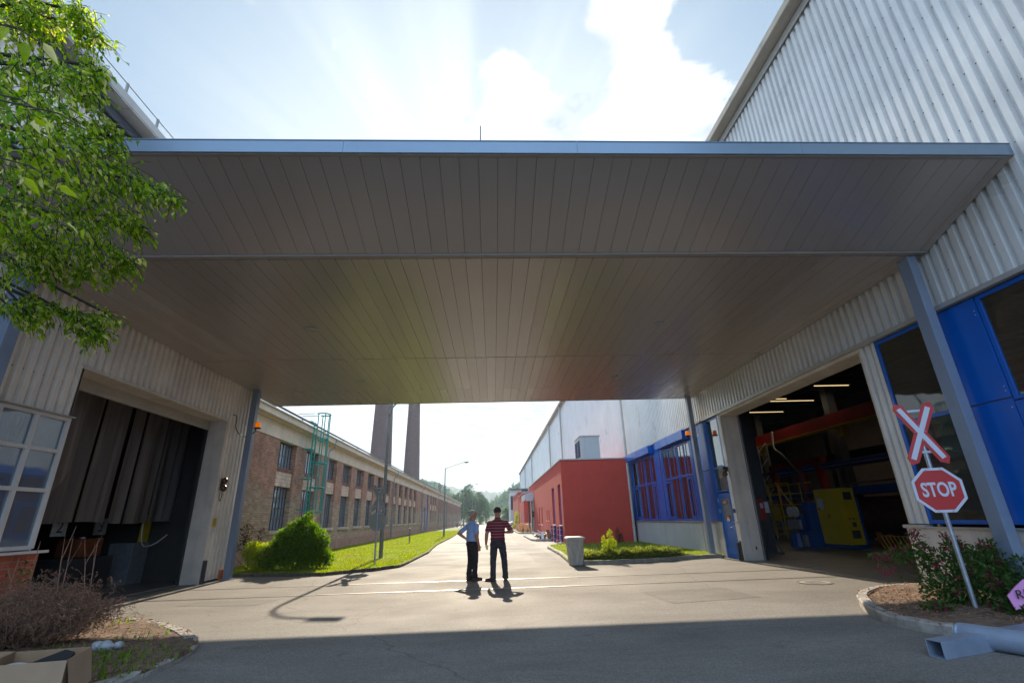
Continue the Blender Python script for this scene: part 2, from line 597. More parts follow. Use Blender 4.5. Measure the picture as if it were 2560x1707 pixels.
M['redwall'] = mat('red_render', (0.52, 0.055, 0.036), 0.85, var=0.07, vscale=1.2, bump=0.25, bscale=70, streak=0.12)
M['redwall_dark'] = mat('red_reveal', (0.22, 0.04, 0.035), 0.85, var=0.07)
M['white'] = mat('white_paint', (0.66, 0.63, 0.60), 0.5, var=0.06)
M['signwhite'] = mat('sign_white', (0.62, 0.64, 0.72), 0.4, var=0.03)
M['signred'] = mat('sign_red', (0.52, 0.02, 0.018), 0.35, var=0.04)
M['signgrey'] = mat('sign_back_grey', (0.33, 0.33, 0.30), 0.5, 0.3, var=0.1)
M['galv'] = mat('galvanised', (0.42, 0.45, 0.50), 0.38, 0.6, var=0.15, vscale=8)
M['steel_dark'] = mat('dark_steel', (0.07, 0.075, 0.085), 0.5, 0.4, var=0.15)
M['rail'] = mat('rail_steel', (0.36, 0.34, 0.31), 0.38, 0.8, var=0.15, vscale=3)
M['roof_dark'] = mat('roof_sheet', (0.12, 0.125, 0.13), 0.6, 0.2, var=0.15)
M['green'] = mat('green_paint', (0.005, 0.30, 0.25), 0.4, 0.1, var=0.1)
M['downpipe'] = mat('downpipe_zinc', (0.30, 0.29, 0.27), 0.5, 0.4, var=0.15, vscale=2)
M['lamp_post'] = mat('lamp_post_grey', (0.20, 0.21, 0.20), 0.5, 0.4, var=0.12)
M['orange'] = mat('amber_lens', (1.0, 0.25, 0.005), 0.25, var=0.05)
M['orange'].node_tree.nodes['Principled BSDF'].inputs['Emission Color'].default_value = (1, 0.2, 0.0, 1)
M['orange'].node_tree.nodes['Principled BSDF'].inputs['Emission Strength'].default_value = 0.25
M['black'] = mat('black_plastic', (0.02, 0.02, 0.022), 0.65, var=0.1)
M['bronze'] = mat('bell_brown', (0.10, 0.055, 0.03), 0.25, 0.6, var=0.1)
M['bark'] = mat('bark', (0.10, 0.075, 0.055), 0.9, var=0.3, vscale=8, bump=0.8)
M['twig_dark'] = mat('young_twig', (0.045, 0.04, 0.02), 0.9, var=0.3, vscale=12)
M['twig_dry'] = mat('dry_twig', (0.30, 0.18, 0.12), 0.95, var=0.3, vscale=20)
M['leaf_dry'] = mat_leaf('dry_leaf', (0.15, 0.08, 0.05), (0.42, 0.26, 0.17), None, 0.35, 0.9)
M['leaf_tree'] = mat_leaf('box_elder_leaf', (0.08, 0.21, 0.012), (0.40, 0.50, 0.03), (0.70, 0.64, 0.30), 0.58)
M['leaf_bush'] = mat_leaf('bush_leaf', (0.045, 0.13, 0.012), (0.20, 0.31, 0.018), None, 0.45)
M['leaf_far'] = mat_leaf('far_leaf', (0.03, 0.07, 0.018), (0.075, 0.13, 0.03), None, 0.3, 0.8)
M['leaf_forest'] = mat('forest', (0.035, 0.065, 0.025), 0.95, var=0.5, vscale=0.08)
M['leaf_yellow'] = mat_leaf('yellow_green_leaf', (0.25, 0.33, 0.015), (0.42, 0.46, 0.03), None, 0.4)
M['leaf_juniper'] = mat_leaf('juniper_leaf', (0.08, 0.14, 0.02), (0.30, 0.34, 0.06), (0.40, 0.34, 0.15), 0.35, 0.7)
M['leaf_weigela'] = mat_leaf('weigela_leaf', (0.03, 0.08, 0.015), (0.085, 0.15, 0.03), None, 0.35)
M['leaf_purple'] = mat_leaf('purple_leaf', (0.06, 0.025, 0.02), (0.05, 0.055, 0.02), None, 0.3)
M['flower'] = mat_leaf('crimson_flower', (0.20, 0.012, 0.05), (0.38, 0.03, 0.10), None, 0.3)
M['blade'] = mat_leaf('grass_blade', (0.09, 0.17, 0.006), (0.26, 0.33, 0.02), (0.36, 0.33, 0.07), 0.5, 0.6, patch=(0.22, 0.20, 0.06))
M['cardboard'] = mat('cardboard', (0.40, 0.27, 0.17), 0.85, var=0.06, vscale=3)
M['cardboard_in'] = mat('cardboard_inside', (0.33, 0.215, 0.125), 0.9, var=0.06, vscale=3)
M['stone'] = mat('white_stone', (0.38, 0.40, 0.42), 0.8, var=0.15, vscale=12, bump=0.6)
M['pink'] = mat('pink_foil', (0.75, 0.30, 0.62), 0.45, var=0.06)
M['steel_blue'] = mat('primed_steel', (0.30, 0.36, 0.46), 0.33, 0.25, var=0.10, vscale=2.5, rvar=0.06)
M['skin'] = mat('skin', (0.42, 0.20, 0.13), 0.55, var=0.06, vscale=9)
M['hair_grey'] = mat('grey_hair', (0.42, 0.36, 0.30), 0.8, var=0.3, vscale=60, bump=0.6, bscale=120)
M['hair_dark'] = mat('dark_hair', (0.055, 0.034, 0.025), 0.85, var=0.3, vscale=60, bump=0.6, bscale=120)
M['shirt_blue'] = mat('blue_shirt', (0.27, 0.40, 0.66), 0.85, var=0.07, vscale=14, bump=0.3, bscale=25)
M['trouser_black'] = mat('black_trousers', (0.018, 0.016, 0.018), 0.85, var=0.2, vscale=14, bump=0.3, bscale=20)
M['trouser_grey'] = mat('charcoal_trousers', (0.035, 0.036, 0.042), 0.85, var=0.2, vscale=14, bump=0.3, bscale=20)
M['shoe'] = mat('brown_shoe', (0.07, 0.035, 0.02), 0.4, var=0.1)
M['yellow'] = mat('yellow_paint', (0.62, 0.44, 0.01), 0.4, var=0.06)
M['red_paint'] = mat('red_steel', (0.40, 0.03, 0.02), 0.45, var=0.1)
M['inwall'] = mat('hall_inner_wall', (0.15, 0.13, 0.115), 0.85, var=0.2, vscale=0.5)
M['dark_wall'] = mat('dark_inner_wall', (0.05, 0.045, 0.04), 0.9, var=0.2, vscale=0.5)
M['curtain'] = mat('strip_curtain', (0.15, 0.128, 0.115), 0.5, var=0.25, vscale=1.0, stretch=(1, 6, 0.4))
M['orange_paint'] = mat('orange_paint', (0.55, 0.14, 0.02), 0.6, var=0.15)
M['roll_orange'] = mat('dull_orange', (0.22, 0.06, 0.015), 0.7, var=0.2)
M['roll_brown'] = mat('rusty_roll', (0.09, 0.045, 0.03), 0.55, 0.2, var=0.2, vscale=3)
M['chrome'] = mat('polished_roller', (0.6, 0.55, 0.45), 0.2, 0.9, var=0.05)
M['tube_on'] = mat_emit('lit_tube', (1.0, 0.74, 0.36), 0.75)
M['concrete_bin'] = mat('weathered_galvanised_bin', (0.46, 0.44, 0.38), 0.6, 0.1, var=0.2, vscale=5, stretch=(3, 3, 0.6), streak=0.5)
M['carwhite'] = mat('car_paint_white', (0.72, 0.74, 0.78), 0.2, 0.0, var=0.02)
M['tyre'] = mat('tyre', (0.02, 0.02, 0.02), 0.8, var=0.1)
M['wood'] = mat('pallet_wood', (0.35, 0.22, 0.13), 0.8, var=0.25, vscale=6)


def mat_shirt_striped():
    m, nt, b = new_mat('red_striped_polo')
    N, L = nt.nodes, nt.links
    tc = N.new('ShaderNodeTexCoord')
    sep = N.new('ShaderNodeSeparateXYZ')
    L.new(tc.outputs['Object'], sep.inputs[0])
    w = N.new('ShaderNodeMath')
    w.operation = 'MODULO'
    L.new(sep.outputs['Z'], w.inputs[0])
    w.inputs[1].default_value = 0.071
    r = N.new('ShaderNodeValToRGB')
    L.new(w.outputs[0], r.inputs[0])
    r.color_ramp.interpolation = 'CONSTANT'
    red, wh, dk = (0.20, 0.010, 0.022, 1), (0.50, 0.40, 0.42, 1), (0.03, 0.012, 0.035, 1)
    r.color_ramp.elements[0].color = red
    r.color_ramp.elements[1].position = 0.050
    r.color_ramp.elements[1].color = dk
    e = r.color_ramp.elements.new(0.056)
    e.color = wh
    e = r.color_ramp.elements.new(0.066)
    e.color = dk
    L.new(r.outputs[0], b.inputs['Base Color'])
    b.inputs['Roughness'].default_value = 0.85
    return m


def mat_hazard():
    m, nt, b = new_mat('hazard_stripes')
    N, L = nt.nodes, nt.links
    tc = N.new('ShaderNodeTexCoord')
    sep = N.new('ShaderNodeSeparateXYZ')
    L.new(tc.outputs['Object'], sep.inputs[0])
    a = N.new('ShaderNodeMath')
    a.operation = 'MULTIPLY_ADD'
    L.new(sep.outputs['Z'], a.inputs[0])
    a.inputs[1].default_value = -0.5
    L.new(sep.outputs['Y'], a.inputs[2])
    w = N.new('ShaderNodeMath')
    w.operation = 'PINGPONG'
    L.new(a.outputs[0], w.inputs[0])
    w.inputs[1].default_value = 0.1
    g = N.new('ShaderNodeMath')
    g.operation = 'GREATER_THAN'
    L.new(w.outputs[0], g.inputs[0])
    g.inputs[1].default_value = 0.06
    mx = N.new('ShaderNodeMixRGB')
    L.new(g.outputs[0], mx.inputs[0])
    mx.inputs[1].default_value = (0.02, 0.02, 0.02, 1)
    mx.inputs[2].default_value = (0.75, 0.36, 0.01, 1)
    L.new(mx.outputs[0], b.inputs['Base Color'])
    b.inputs['Roughness'].default_value = 0.5
    return m


M['shirt_red'] = mat_shirt_striped()
M['hazard'] = mat_hazard()

# ------------------------------------------------------------------ mesh helpers
ORG = {}
SPLIT = {'low_wall', 'blind_rail', 'spandrel', 'brick_sill_course', 'trolley', 'red_crossbar', 'shutter_box', 'plinth', 'hand_wheel', 'hinge', 'vent_grille', 'lug', 'roller_foot', 'lock', 'bump_guard', 'window_sill', 'gate_jamb', 'wall_bracket', 'bolt', 'bracket', 'gate_guide', 'control_box', 'roller_bar', 'step', 'brace', 'opening_sash', 'notice_board', 'thin_mast', 'base_frame', 'guard_post', 'door_sticker', 'rear_fascia', 'cover', 'instruction_sheet', 'post', 'upright'}


class MB:
    def __init__(s):
        s.v, s.f, s.m = [], [], []

    def face(s, pts, mi=0):
        i = len(s.v)
        s.v += [tuple(p) for p in pts]
        s.f.append(tuple(range(i, i + len(pts))))
        s.m.append(mi)
        return s

    def box(s, x0, y0, z0, x1, y1, z1, mi=0):
        i = len(s.v)
        x0, x1 = min(x0, x1), max(x0, x1)
        y0, y1 = min(y0, y1), max(y0, y1)
        z0, z1 = min(z0, z1), max(z0, z1)
        s.v += [(x0, y0, z0), (x1, y0, z0), (x1, y1, z0), (x0, y1, z0), (x0, y0, z1), (x1, y0, z1), (x1, y1, z1), (x0, y1, z1)]
        for q in ((0, 3, 2, 1), (4, 5, 6, 7), (0, 1, 5, 4), (1, 2, 6, 5), (2, 3, 7, 6), (3, 0, 4, 7)):
            s.f.append(tuple(i + k for k in q))
            s.m.append(mi)
        return s

    def obox(s, c, ax, ay, az, mi=0):
        """oriented box: centre and three half-axis vectors"""
        c, ax, ay, az = Vector(c), Vector(ax), Vector(ay), Vector(az)
        i = len(s.v)
        for sz in (-1, 1):
            for sx, sy in ((-1, -1), (1, -1), (1, 1), (-1, 1)):
                s.v.append(tuple(c + ax * sx + ay * sy + az * sz))
        for q in ((0, 3, 2, 1), (4, 5, 6, 7), (0, 1, 5, 4), (1, 2, 6, 5), (2, 3, 7, 6), (3, 0, 4, 7)):
            s.f.append(tuple(i + k for k in q))
            s.m.append(mi)
        return s

    def beam(s, p0, p1, w, h, mi=0, up=(0, 0, 1)):
        p0, p1 = Vector(p0), Vector(p1)
        d = p1 - p0
        a = d.normalized()
        u = Vector(up)
        if abs(a.dot(u)) > 0.99:
            u = Vector((1, 0, 0))
        sx = a.cross(u).normalized()
        uz = sx.cross(a).normalized()
        return s.obox((p0 + p1) / 2, d / 2, sx * w / 2, uz * h / 2, mi)

    def tube(s, pts, r, n=8, mi=0, caps=True):
        pts = [Vector(p) for p in pts]
        k = len(pts)
        rs = r if isinstance(r, (list, tuple)) else [r] * k
        i = len(s.v)
        ref = Vector((0, 0, 1)) if abs((pts[1] - pts[0]).normalized().z) < 0.9 else Vector((1, 0, 0))
        for j, p in enumerate(pts):
            t = (pts[min(j + 1, k - 1)] - pts[max(j - 1, 0)]).normalized()
            a = t.cross(ref)
            if a.length < 1e-4:
                a = t.cross(Vector((0, 1, 0)))
            a.normalize()
            b = t.cross(a).normalized()
            for q in range(n):
                an = 2 * math.pi * q / n
                s.v.append(tuple(p + (a * math.cos(an) + b * math.sin(an)) * rs[j]))
        for j in range(k - 1):
            for q in range(n):
                s.f.append((i + j * n + q, i + j * n + (q + 1) % n, i + (j + 1) * n + (q + 1) % n, i + (j + 1) * n + q))
                s.m.append(mi)
        if caps:
            s.f.append(tuple(i + q for q in range(n))[::-1])
            s.m.append(mi)
            s.f.append(tuple(i + (k - 1) * n + q for q in range(n)))
            s.m.append(mi)
        return s

    def lathe(s, prof, c=(0, 0, 0), n=16, mi=0, sx=1, sy=1):
        return s.rings([(c[0], c[1], c[2] + z, r * sx, r * sy) for r, z in prof], n, mi)

    def rings(s, rg, n=16, mi=0, caps=True):
        """horizontal elliptical rings (x, y, z, rx, ry)"""
        i = len(s.v)
        for (x, y, z, rx, ry) in rg:
            for q in range(n):
                a = 2 * math.pi * q / n
                s.v.append((x + rx * math.cos(a), y + ry * math.sin(a), z))
        for j in range(len(rg) - 1):
            for q in range(n):
                s.f.append((i + j * n + q, i + j * n + (q + 1) % n, i + (j + 1) * n + (q + 1) % n, i + (j + 1) * n + q))
                s.m.append(mi)
        if caps:
            s.f.append(tuple(i + q for q in range(n))[::-1])
            s.m.append(mi)
            s.f.append(tuple(i + (len(rg) - 1) * n + q for q in range(n)))
            s.m.append(mi)
        return s

    def ell(s, c, r, n=12, mi=0, M3=None):
        c = Vector(c)
        i = len(s.v)
        k = max(5, n // 2 + 1)
        for j in range(1, k):
            th = math.pi * j / k
            for q in range(n):
                a = 2 * math.pi * q / n
                p = Vector((r[0] * math.sin(th) * math.cos(a), r[1] * math.sin(th) * math.sin(a), -r[2] * math.cos(th)))
                if M3:
                    p = M3 @ p
                s.v.append(tuple(c + p))
        for sg in (-1, 1):
            p = Vector((0, 0, sg * r[2]))
            if M3:
                p = M3 @ p
            s.v.append(tuple(c + p))
        b0, t0 = i + (k - 1) * n, i + (k - 1) * n + 1
        for j in range(k - 2):
            for q in range(n):
                s.f.append((i + j * n + q, i + j * n + (q + 1) % n, i + (j + 1) * n + (q + 1) % n, i + (j + 1) * n + q))
                s.m.append(mi)
        for q in range(n):
            s.f.append((b0, i + (q + 1) % n, i + q))
            s.m.append(mi)
            s.f.append((t0, i + (k - 2) * n + q, i + (k - 2) * n + (q + 1) % n))
            s.m.append(mi)
        return s

    def cone(s, p0, p1, r0, r1, n=10):
        """capsule with two radii"""
        p0, p1 = Vector(p0), Vector(p1)
        s.tube([p0, p1], [r0, r1], n)
        s.ell(p0, (r0, r0, r0), n)
        s.ell(p1, (r1, r1, r1), n)
        return s

    def prism(s, poly, z0, z1, mi=0, mi_top=None):
        """polygon in XY (ccw), extruded in z"""
        n = len(poly)
        i = len(s.v)
        s.v += [(x, y, z0) for x, y in poly] + [(x, y, z1) for x, y in poly]
        s.f.append(tuple(range(i + n, i + 2 * n)))
        s.m.append(mi if mi_top is None else mi_top)
        s.f.append(tuple(range(i, i + n))[::-1])
        s.m.append(mi)
        for k in range(n):
            s.f.append((i + k, i + (k + 1) % n, i + n + (k + 1) % n, i + n + k))
            s.m.append(mi)
        return s

    def plate(s, poly, origin, U, V, thick, mi=0):
        """2d outline poly on plane origin+U,V ; extruded along -normal by thick"""
        o, U, V = Vector(origin), Vector(U), Vector(V)
        W = U.cross(V).normalized()
        n = len(poly)
        i = len(s.v)
        for t in (0, -thick):
            s.v += [tuple(o + U * a + V * b + W * t) for a, b in poly]
        s.f.append(tuple(range(i, i + n)))
        s.m.append(mi)
        s.f.append(tuple(range(i + n, i + 2 * n))[::-1])
        s.m.append(mi)
        for k in range(n):
            s.f.append((i + k, i + n + k, i + n + (k + 1) % n, i + (k + 1) % n))
            s.m.append(mi)
        return s

    def split(s):
        par = list(range(len(s.v)))

        def find(a):
            while par[a] != a:
                par[a] = par[par[a]]
                a = par[a]
            return a
        for f in s.f:
            for q in f[1:]:
                par[find(q)] = find(f[0])
        out = {}
        for f, m in zip(s.f, s.m):
            out.setdefault(find(f[0]), []).append((f, m))
        res = []
        for fs in out.values():
            mb, mp = MB(), {}
            for f, m in fs:
                for q in f:
                    if q not in mp:
                        mp[q] = len(mb.v)
                        mb.v.append(s.v[q])
                mb.f.append(tuple(mp[q] for q in f))
                mb.m.append(m)
            res.append(mb)
        return res

    def build(s, name, mats, parent=None, smooth=False, bevel=0.0, org=None):
        if name in SPLIT and parent is not None:
            o = None
            for mb in s.split():
                o = mb._build(name, mats, parent, smooth, bevel, org)
            return o
        return s._build(name, mats, parent, smooth, bevel, org)

    def _build(s, name, mats, parent=None, smooth=False, bevel=0.0, org=None):
        if not isinstance(mats, (list, tuple)):
            mats = [mats]
        o = org
        if parent is not None:
            o = ORG.get(parent.name, Vector((0, 0, 0)))
        o = Vector(o) if o is not None else Vector((0, 0, 0))
        me = bpy.data.meshes.new(name)
        me.from_pydata([(x - o.x, y - o.y, z - o.z) for x, y, z in s.v], [], s.f)
        for m in mats:
            me.materials.append(M[m] if isinstance(m, str) else m)
        if len(mats) > 1:
            me.polygons.foreach_set('material_index', s.m)
        if smooth:
            me.polygons.foreach_set('use_smooth', [True] * len(s.f))
        me.update()
        ob = bpy.data.objects.new(name, me)
        COL.objects.link(ob)
        ORG[ob.name] = o
        if parent is not None:
            ob.parent = parent
        else:
            ob.location = o
        if bevel > 0:
            md = ob.modifiers.new('bevel', 'BEVEL')
            md.width = bevel
            md.segments = 2
            md.limit_method = 'ANGLE'
        return ob


def tag(o, label=None, cat=None, group=None, kind=None):
    if label:
        o['label'] = label
    if cat:
        o['category'] = cat
    if group:
        o['group'] = group
    if kind:
        o['kind'] = kind
    return o


def thing(name, loc, label, cat, group=None, kind=None):
    o = bpy.data.objects.new(name, None)
    COL.objects.link(o)
    o.location = loc
    o.empty_display_size = 0.2
    ORG[o.name] = Vector(loc)
    return tag(o, label, cat, group, kind)


def dup(o, loc=None, rotz=None, parent=None, label=None, group=None):
    c = o.copy()
    COL.objects.link(c)
    ORG[c.name] = ORG.get(o.name, Vector((0, 0, 0)))
    if parent is not None:
        c.parent = parent
    if loc is not None:
        c.location = loc
    if rotz is not None:
        c.rotation_euler = (0, 0, rotz)
    if label:
        c['label'] = label
    if group:
        c['group'] = group
    for ch in [k for k in o.children]:
        dup(ch, parent=c)
    return c


def struct(name, mb, m, **k):
    o = mb.build(name, m, **k)
    o['kind'] = 'structure'
    return o


def bake(o):
    """turn a mesh with modifiers into plain mesh data"""
    dg = bpy.context.evaluated_depsgraph_get()
    dg.update()
    me = bpy.data.meshes.new_from_object(o.evaluated_get(dg))
    o.modifiers.clear()
    o.data = me
    return o


# corrugated sheet standing on a wall plane x = const, ribs vertical
def corr(mb, x, out, y0, y1, zb, zt, pitch=0.2125, depth=0.075, y_ref=0.0, mi=0, crown=0.50):
    """crown at x, valleys at x - out*depth; zt may be a number"""
    sl = 0.09
    y = y_ref + math.floor((y0 - y_ref) / pitch) * pitch
    pts = []
    while y < y1 + pitch:
        pts += [(y, 0), (y + pitch * crown, 0), (y + pitch * (crown + sl), 1), (y + pitch * (1 - sl), 1)]
        y += pitch
    pl = []
    for (a, b) in pts:
        pl.append((min(max(a, y0), y1), b))
    seg = [(a, b) for k, (a, b) in enumerate(pl) if k == 0 or a != pl[k - 1][0]]
    i = len(mb.v)
    for (a, b) in seg:
        xx = x - out * depth * b
        mb.v.append((xx, a, zb))
        mb.v.append((xx, a, zt))
    for k in range(len(seg) - 1):
        q = (i + 2 * k, i + 2 * k + 1, i + 2 * k + 3, i + 2 * k + 2)
        mb.f.append(q if out < 0 else q[::-1])
        mb.m.append(mi)


# ================================================================== THE SETTING
g = MB()
g.face([(-1500, -200, -0.02), (1500, -200, -0.02), (1500, 2190, -0.02), (-1500, 2190, -0.02)])
struct('ground', g, 'earth')
g = MB()
# yard and street in one sheet, subdivided a little
xs = [-30, -9.9, 8.9, 30]
g.face([(-9.9, -25, 0), (8.32, -25, 0), (8.32, 160, 0), (-9.9, 160, 0)])
struct('road', g, 'asphalt')
g = MB()
g.face([(-10, 160, 0), (8.3, 160, 0), (4.5, 420, 0), (-7.5, 420, 0)])
struct('road_end', g, 'asphalt')
g = MB()
g.face([(8.32, -6, 0.0), (44, -6, 0.0), (44, 60, 0.0), (8.32, 60, 0.0)])
struct('hall_floor', g, 'concrete_floor')
g = MB()
g.face([(-34, -6, 0.004), (-8.52, -6, 0.004), (-8.52, 17.0, 0.004), (-34, 17.0, 0.004)])
struct('workshop_floor', g, 'concrete_floor')


for pol in ([(1.55, 18.9), (2.45, 18.5), (2.56, 60), (1.5, 60)], [(-3.2, 19.3), (-1.1, 19.1), (-1.0, 22.2), (-3.15, 22.4)], [(3.2, 9.6), (5.0, 9.9), (4.9, 11.3), (3.1, 11.1)],
            [(-6.6, 11.5), (-4.9, 11.2), (-4.7, 11.9), (-6.5, 12.1)], [(0.4, 27), (1.5, 27), (1.5, 31), (0.4, 31)], [(-2.2, 4.4), (0.6, 4.6), (0.5, 5.3), (-2.3, 5.2)]):
    g = MB()
    ring = []
    for (x0_, y0_), (x1_, y1_) in zip(pol, pol[1:] + pol[:1]):
        n_ = max(2, int(math.hypot(x1_ - x0_, y1_ - y0_) / 0.3))
        for q in range(n_):
            ring.append((x0_ + (x1_ - x0_) * q / n_ + random.uniform(-.02, .02), y0_ + (y1_ - y0_) * q / n_ + random.uniform(-.02, .02), 0.003))
    g.face(ring)
    struct('road_patch', g, 'asphalt_patch')


# ---- kerbs and beds
def kerb_path(pts, w=0.13, h=0.12, seg=1.0, side=1, gap=0.012):
    """kerb stones along a polyline; returns MB"""
    mb = MB()
    P = [Vector((x, y, 0)) for x, y in pts]
    # resample
    out = [P[0]]
    acc = 0
    for a, b in zip(P, P[1:]):
        L = (b - a).length
        n = max(1, round(L / seg))
        for k in range(1, n + 1):
            out.append(a.lerp(b, k / n))
    accl = 0.0
    j = 0.0
    hj = 0.0
    nn = len(out) - 1
    for k0, (a, b) in enumerate(zip(out, out[1:])):
        t = (b - a).normalized()

        def mit(u, v):
            m_ = (u + v)
            m_ = m_.normalized() if m_.length > 1e-4 else v
            return Vector((-m_.y, m_.x, 0)) * side
        ta = (out[k0] - out[k0 - 1]).normalized() if k0 > 0 else t
        tb = (out[k0 + 2] - out[k0 + 1]).normalized() if k0 + 2 <= nn else t
        na, nb = mit(ta, t), mit(t, tb)
        start = accl == 0.0
        accl += (b - a).length
        end = accl >= seg * 0.95
        a2 = a + t * (gap / 2 if start else 0)
        b2 = b - t * (gap / 2 if end else 0)
        if start:
            j = random.uniform(-0.005, 0.005)
            hj = random.uniform(-0.006, 0.006)
        if end:
            accl = 0.0
        hh = h + hj
        c = 0.025
        prof = [(0, -0.05), (0, hh - c), (c, hh), (w, hh), (w, -0.05)]
        i = len(mb.v)
        for q, nrm in ((a2, na), (b2, nb)):
            for (o, z) in prof:
                p = q + nrm * (o + j)
                mb.v.append((p.x, p.y, z))
        n = len(prof)
        for k in range(n):
            mb.f.append((i + k, i + (k + 1) % n, i + n + (k + 1) % n, i + n + k))
            mb.m.append(0)
        mb.f.append(tuple(i + k for k in range(n))[::-1])
        mb.f.append(tuple(i + n + k for k in range(n)))
        mb.m += [0, 0]
    return mb


def smooth_path(pts, n=5, closed=False):
    out = []
    P = [Vector(p) for p in pts]
    for i in range(len(P) - 1):
        p0, p1, p2, p3 = P[max(i - 1, 0)], P[i], P[i + 1], P[min(i + 2, len(P) - 1)]
        for k in range(n):
            t = k / n
            out.append(tuple(0.5 * ((2 * p1) + (-p0 + p2) * t + (2 * p0 - 5 * p1 + 4 * p2 - p3) * t * t + (-p0 + 3 * p1 - 3 * p2 + p3) * t ** 3)))
    out.append(tuple(P[-1]))
    return out


def mound(name, poly, z, m, amp=0.03, kind='structure', step=0.35):
    """bumpy ground sheet inside polygon"""
    xs_ = [p[0] for p in poly]
    ys_ = [p[1] for p in poly]
    import bmesh
    bm = bmesh.new()
    vs = [bm.verts.new((x, y, z)) for x, y in poly]
    f = bm.faces.new(vs)
    if f.normal.z < 0 or f.calc_area() and f.normal.z < 0:
        f.normal_flip()
    bmesh.ops.triangulate(bm, faces=[f])
    for _ in range(6):
        es = [e for e in bm.edges if e.calc_length() > step]
        if not es:
            break
        bmesh.ops.subdivide_edges(bm, edges=es, cuts=1)
        bmesh.ops.triangulate(bm, faces=[q for q in bm.faces if len(q.verts) > 3])
    for v in bm.verts:
        if not v.is_boundary:
            v.co.z += amp * (0.6 + mnoise.noise(v.co * 0.9) + 0.5 * mnoise.noise(v.co * 3.1))
    me = bpy.data.meshes.new(name)
    bm.normal_update()
    if sum(q.normal.z for q in bm.faces) < 0:
        for q in bm.faces:
            q.normal_flip()
    bm.to_mesh(me)
    bm.free()
    me.materials.append(M[m])
    o = bpy.data.objects.new(name, me)
    COL.objects.link(o)
    o['kind'] = kind
    return o


# right bed (under the stop sign)
rb = smooth_path([(8.26, 10.02), (7.8, 10.05), (7.2, 9.85), (6.4, 9.2), (5.78, 8.25), (5.5, 7.5), (5.49, 6.97), (5.69, 6.56), (6.15, 6.1), (6.9, 5.6), (8.26, 5.2)], 4)
struct('kerb', kerb_path(rb, 0.15, 0.13, 0.8, side=1), 'kerb')
mound('soil', rb, 0.085, 'soil', 0.05)
# left bed (under the dry shrub)
lb = smooth_path([(-8.45, 10.25), (-7.6, 10.2), (-7.03, 10.08), (-6.1, 9.71), (-5.16, 9.01), (-4.44, 8.28), (-4.05, 7.7), (-3.86, 7.13), (-3.83, 6.66), (-3.87, 6.15), (-4.1, 5.2), (-4.6, 3.5), (-5.5, 0), (-8.45, -2)], 4)
struct('kerb', kerb_path(lb[::-1], 0.17, 0.07, 0.22, side=1, gap=0.02), 'kerb')
mound('soil', lb, 0.045, 'soil', 0.04)
# left lawn
ll_edge = [(-8.5, 17.45), (-7.0, 17.1), (-5.35, 16.78), (-4.9, 17.2), (-4.36, 17.6), (-4.0, 17.75), (-3.36, 18.8), (-3.3, 19.5), (-3.26, 26.4), (-3.5, 30), (-3.75, 35), (-3.85, 47.5), (-4.5, 73.2), (-5.0, 92), (-5.6, 108)]
struct('kerb', kerb_path(ll_edge, 0.12, 0.10, 1.0, side=1), 'kerb_old')
lawn_l = ll_edge + [(-9.84, 108), (-9.84, 17.6)]
mound('grass', lawn_l, 0.06, 'lawn', 0.03, step=1.2)
# right lawn
rl_edge = [(8.2, 18.45), (6.6, 18.05), (5.41, 17.63), (3.83, 17.3), (2.95, 17.45), (2.62, 17.9), (2.62, 18.6), (2.78, 22), (2.80, 27.0), (3.0, 28.3), (3.5, 28.9)]
struct('kerb', kerb_path(rl_edge[::-1], 0.15, 0.12, 1.0, side=1), 'kerb')
lawn_r = rl_edge + [(4.0, 29.2), (8.28, 29.2), (8.28, 18.45)]
mound('grass', lawn_r, 0.07, 'lawn', 0.03, step=0.8)
# raised pavement by the annex
pv = [(2.95, 35.2), (2.66, 36.5), (2.62, 44.8), (3.0, 46.2), (4.0, 46.4)]
struct('kerb', kerb_path([(4.0, 35.0)] + pv, 0.14, 0.13, 1.0, side=-1), 'kerb')
g = MB().prism([(3.0, 35.15), (4.04, 35.15), (4.04, 46.35), (3.1, 46.35), (2.78, 44.6), (2.8, 36.5)], -0.02, 0.115)
struct('pavement', g, 'kerb')
pv2 = [(4.0, 52.6), (2.9, 52.8), (2.62, 53.6), (2.62, 66), (4.0, 66.2)]
struct('kerb', kerb_path(pv2, 0.14, 0.12, 1.0, side=-1), 'kerb')
mound('grass', [(4.03, 52.9), (2.9, 53.1), (2.75, 54), (2.75, 65.8), (4.03, 66)], 0.08, 'lawn', 0.03, step=1)
struct('kerb', kerb_path([(4.0, 75.5), (2.9, 75.8), (2.7, 77), (2.75, 90), (4.0, 90.2)], 0.14, 0.12, 1.0, side=-1), 'kerb')
mound('grass', [(4.03, 75.9), (2.95, 76.1), (2.8, 77.2), (2.85, 89.8), (4.03, 89.9)], 0.08, 'lawn', 0.03, step=1)

# ================================================================== RIGHT HALL
XR = 8.3
hall = thing('industrial_hall', (XR, 19, 0), 'tall silver corrugated factory hall on the right with blue window bands and an open gate', 'building')
c = MB()
corr(c, XR, -1, -6.0, 29.6, 4.97, 13.95)
corr(c, XR, -1, 29.6, 150.0, 4.97, 13.95)
corr(c, XR, -1, 9.42, 9.87, 1.2, 4.90, pitch=0.18, y_ref=9.42)
corr(c, XR, -1, 16.95, 17.22, 1.2, 4.90, pitch=0.135, y_ref=16.95, depth=0.03)
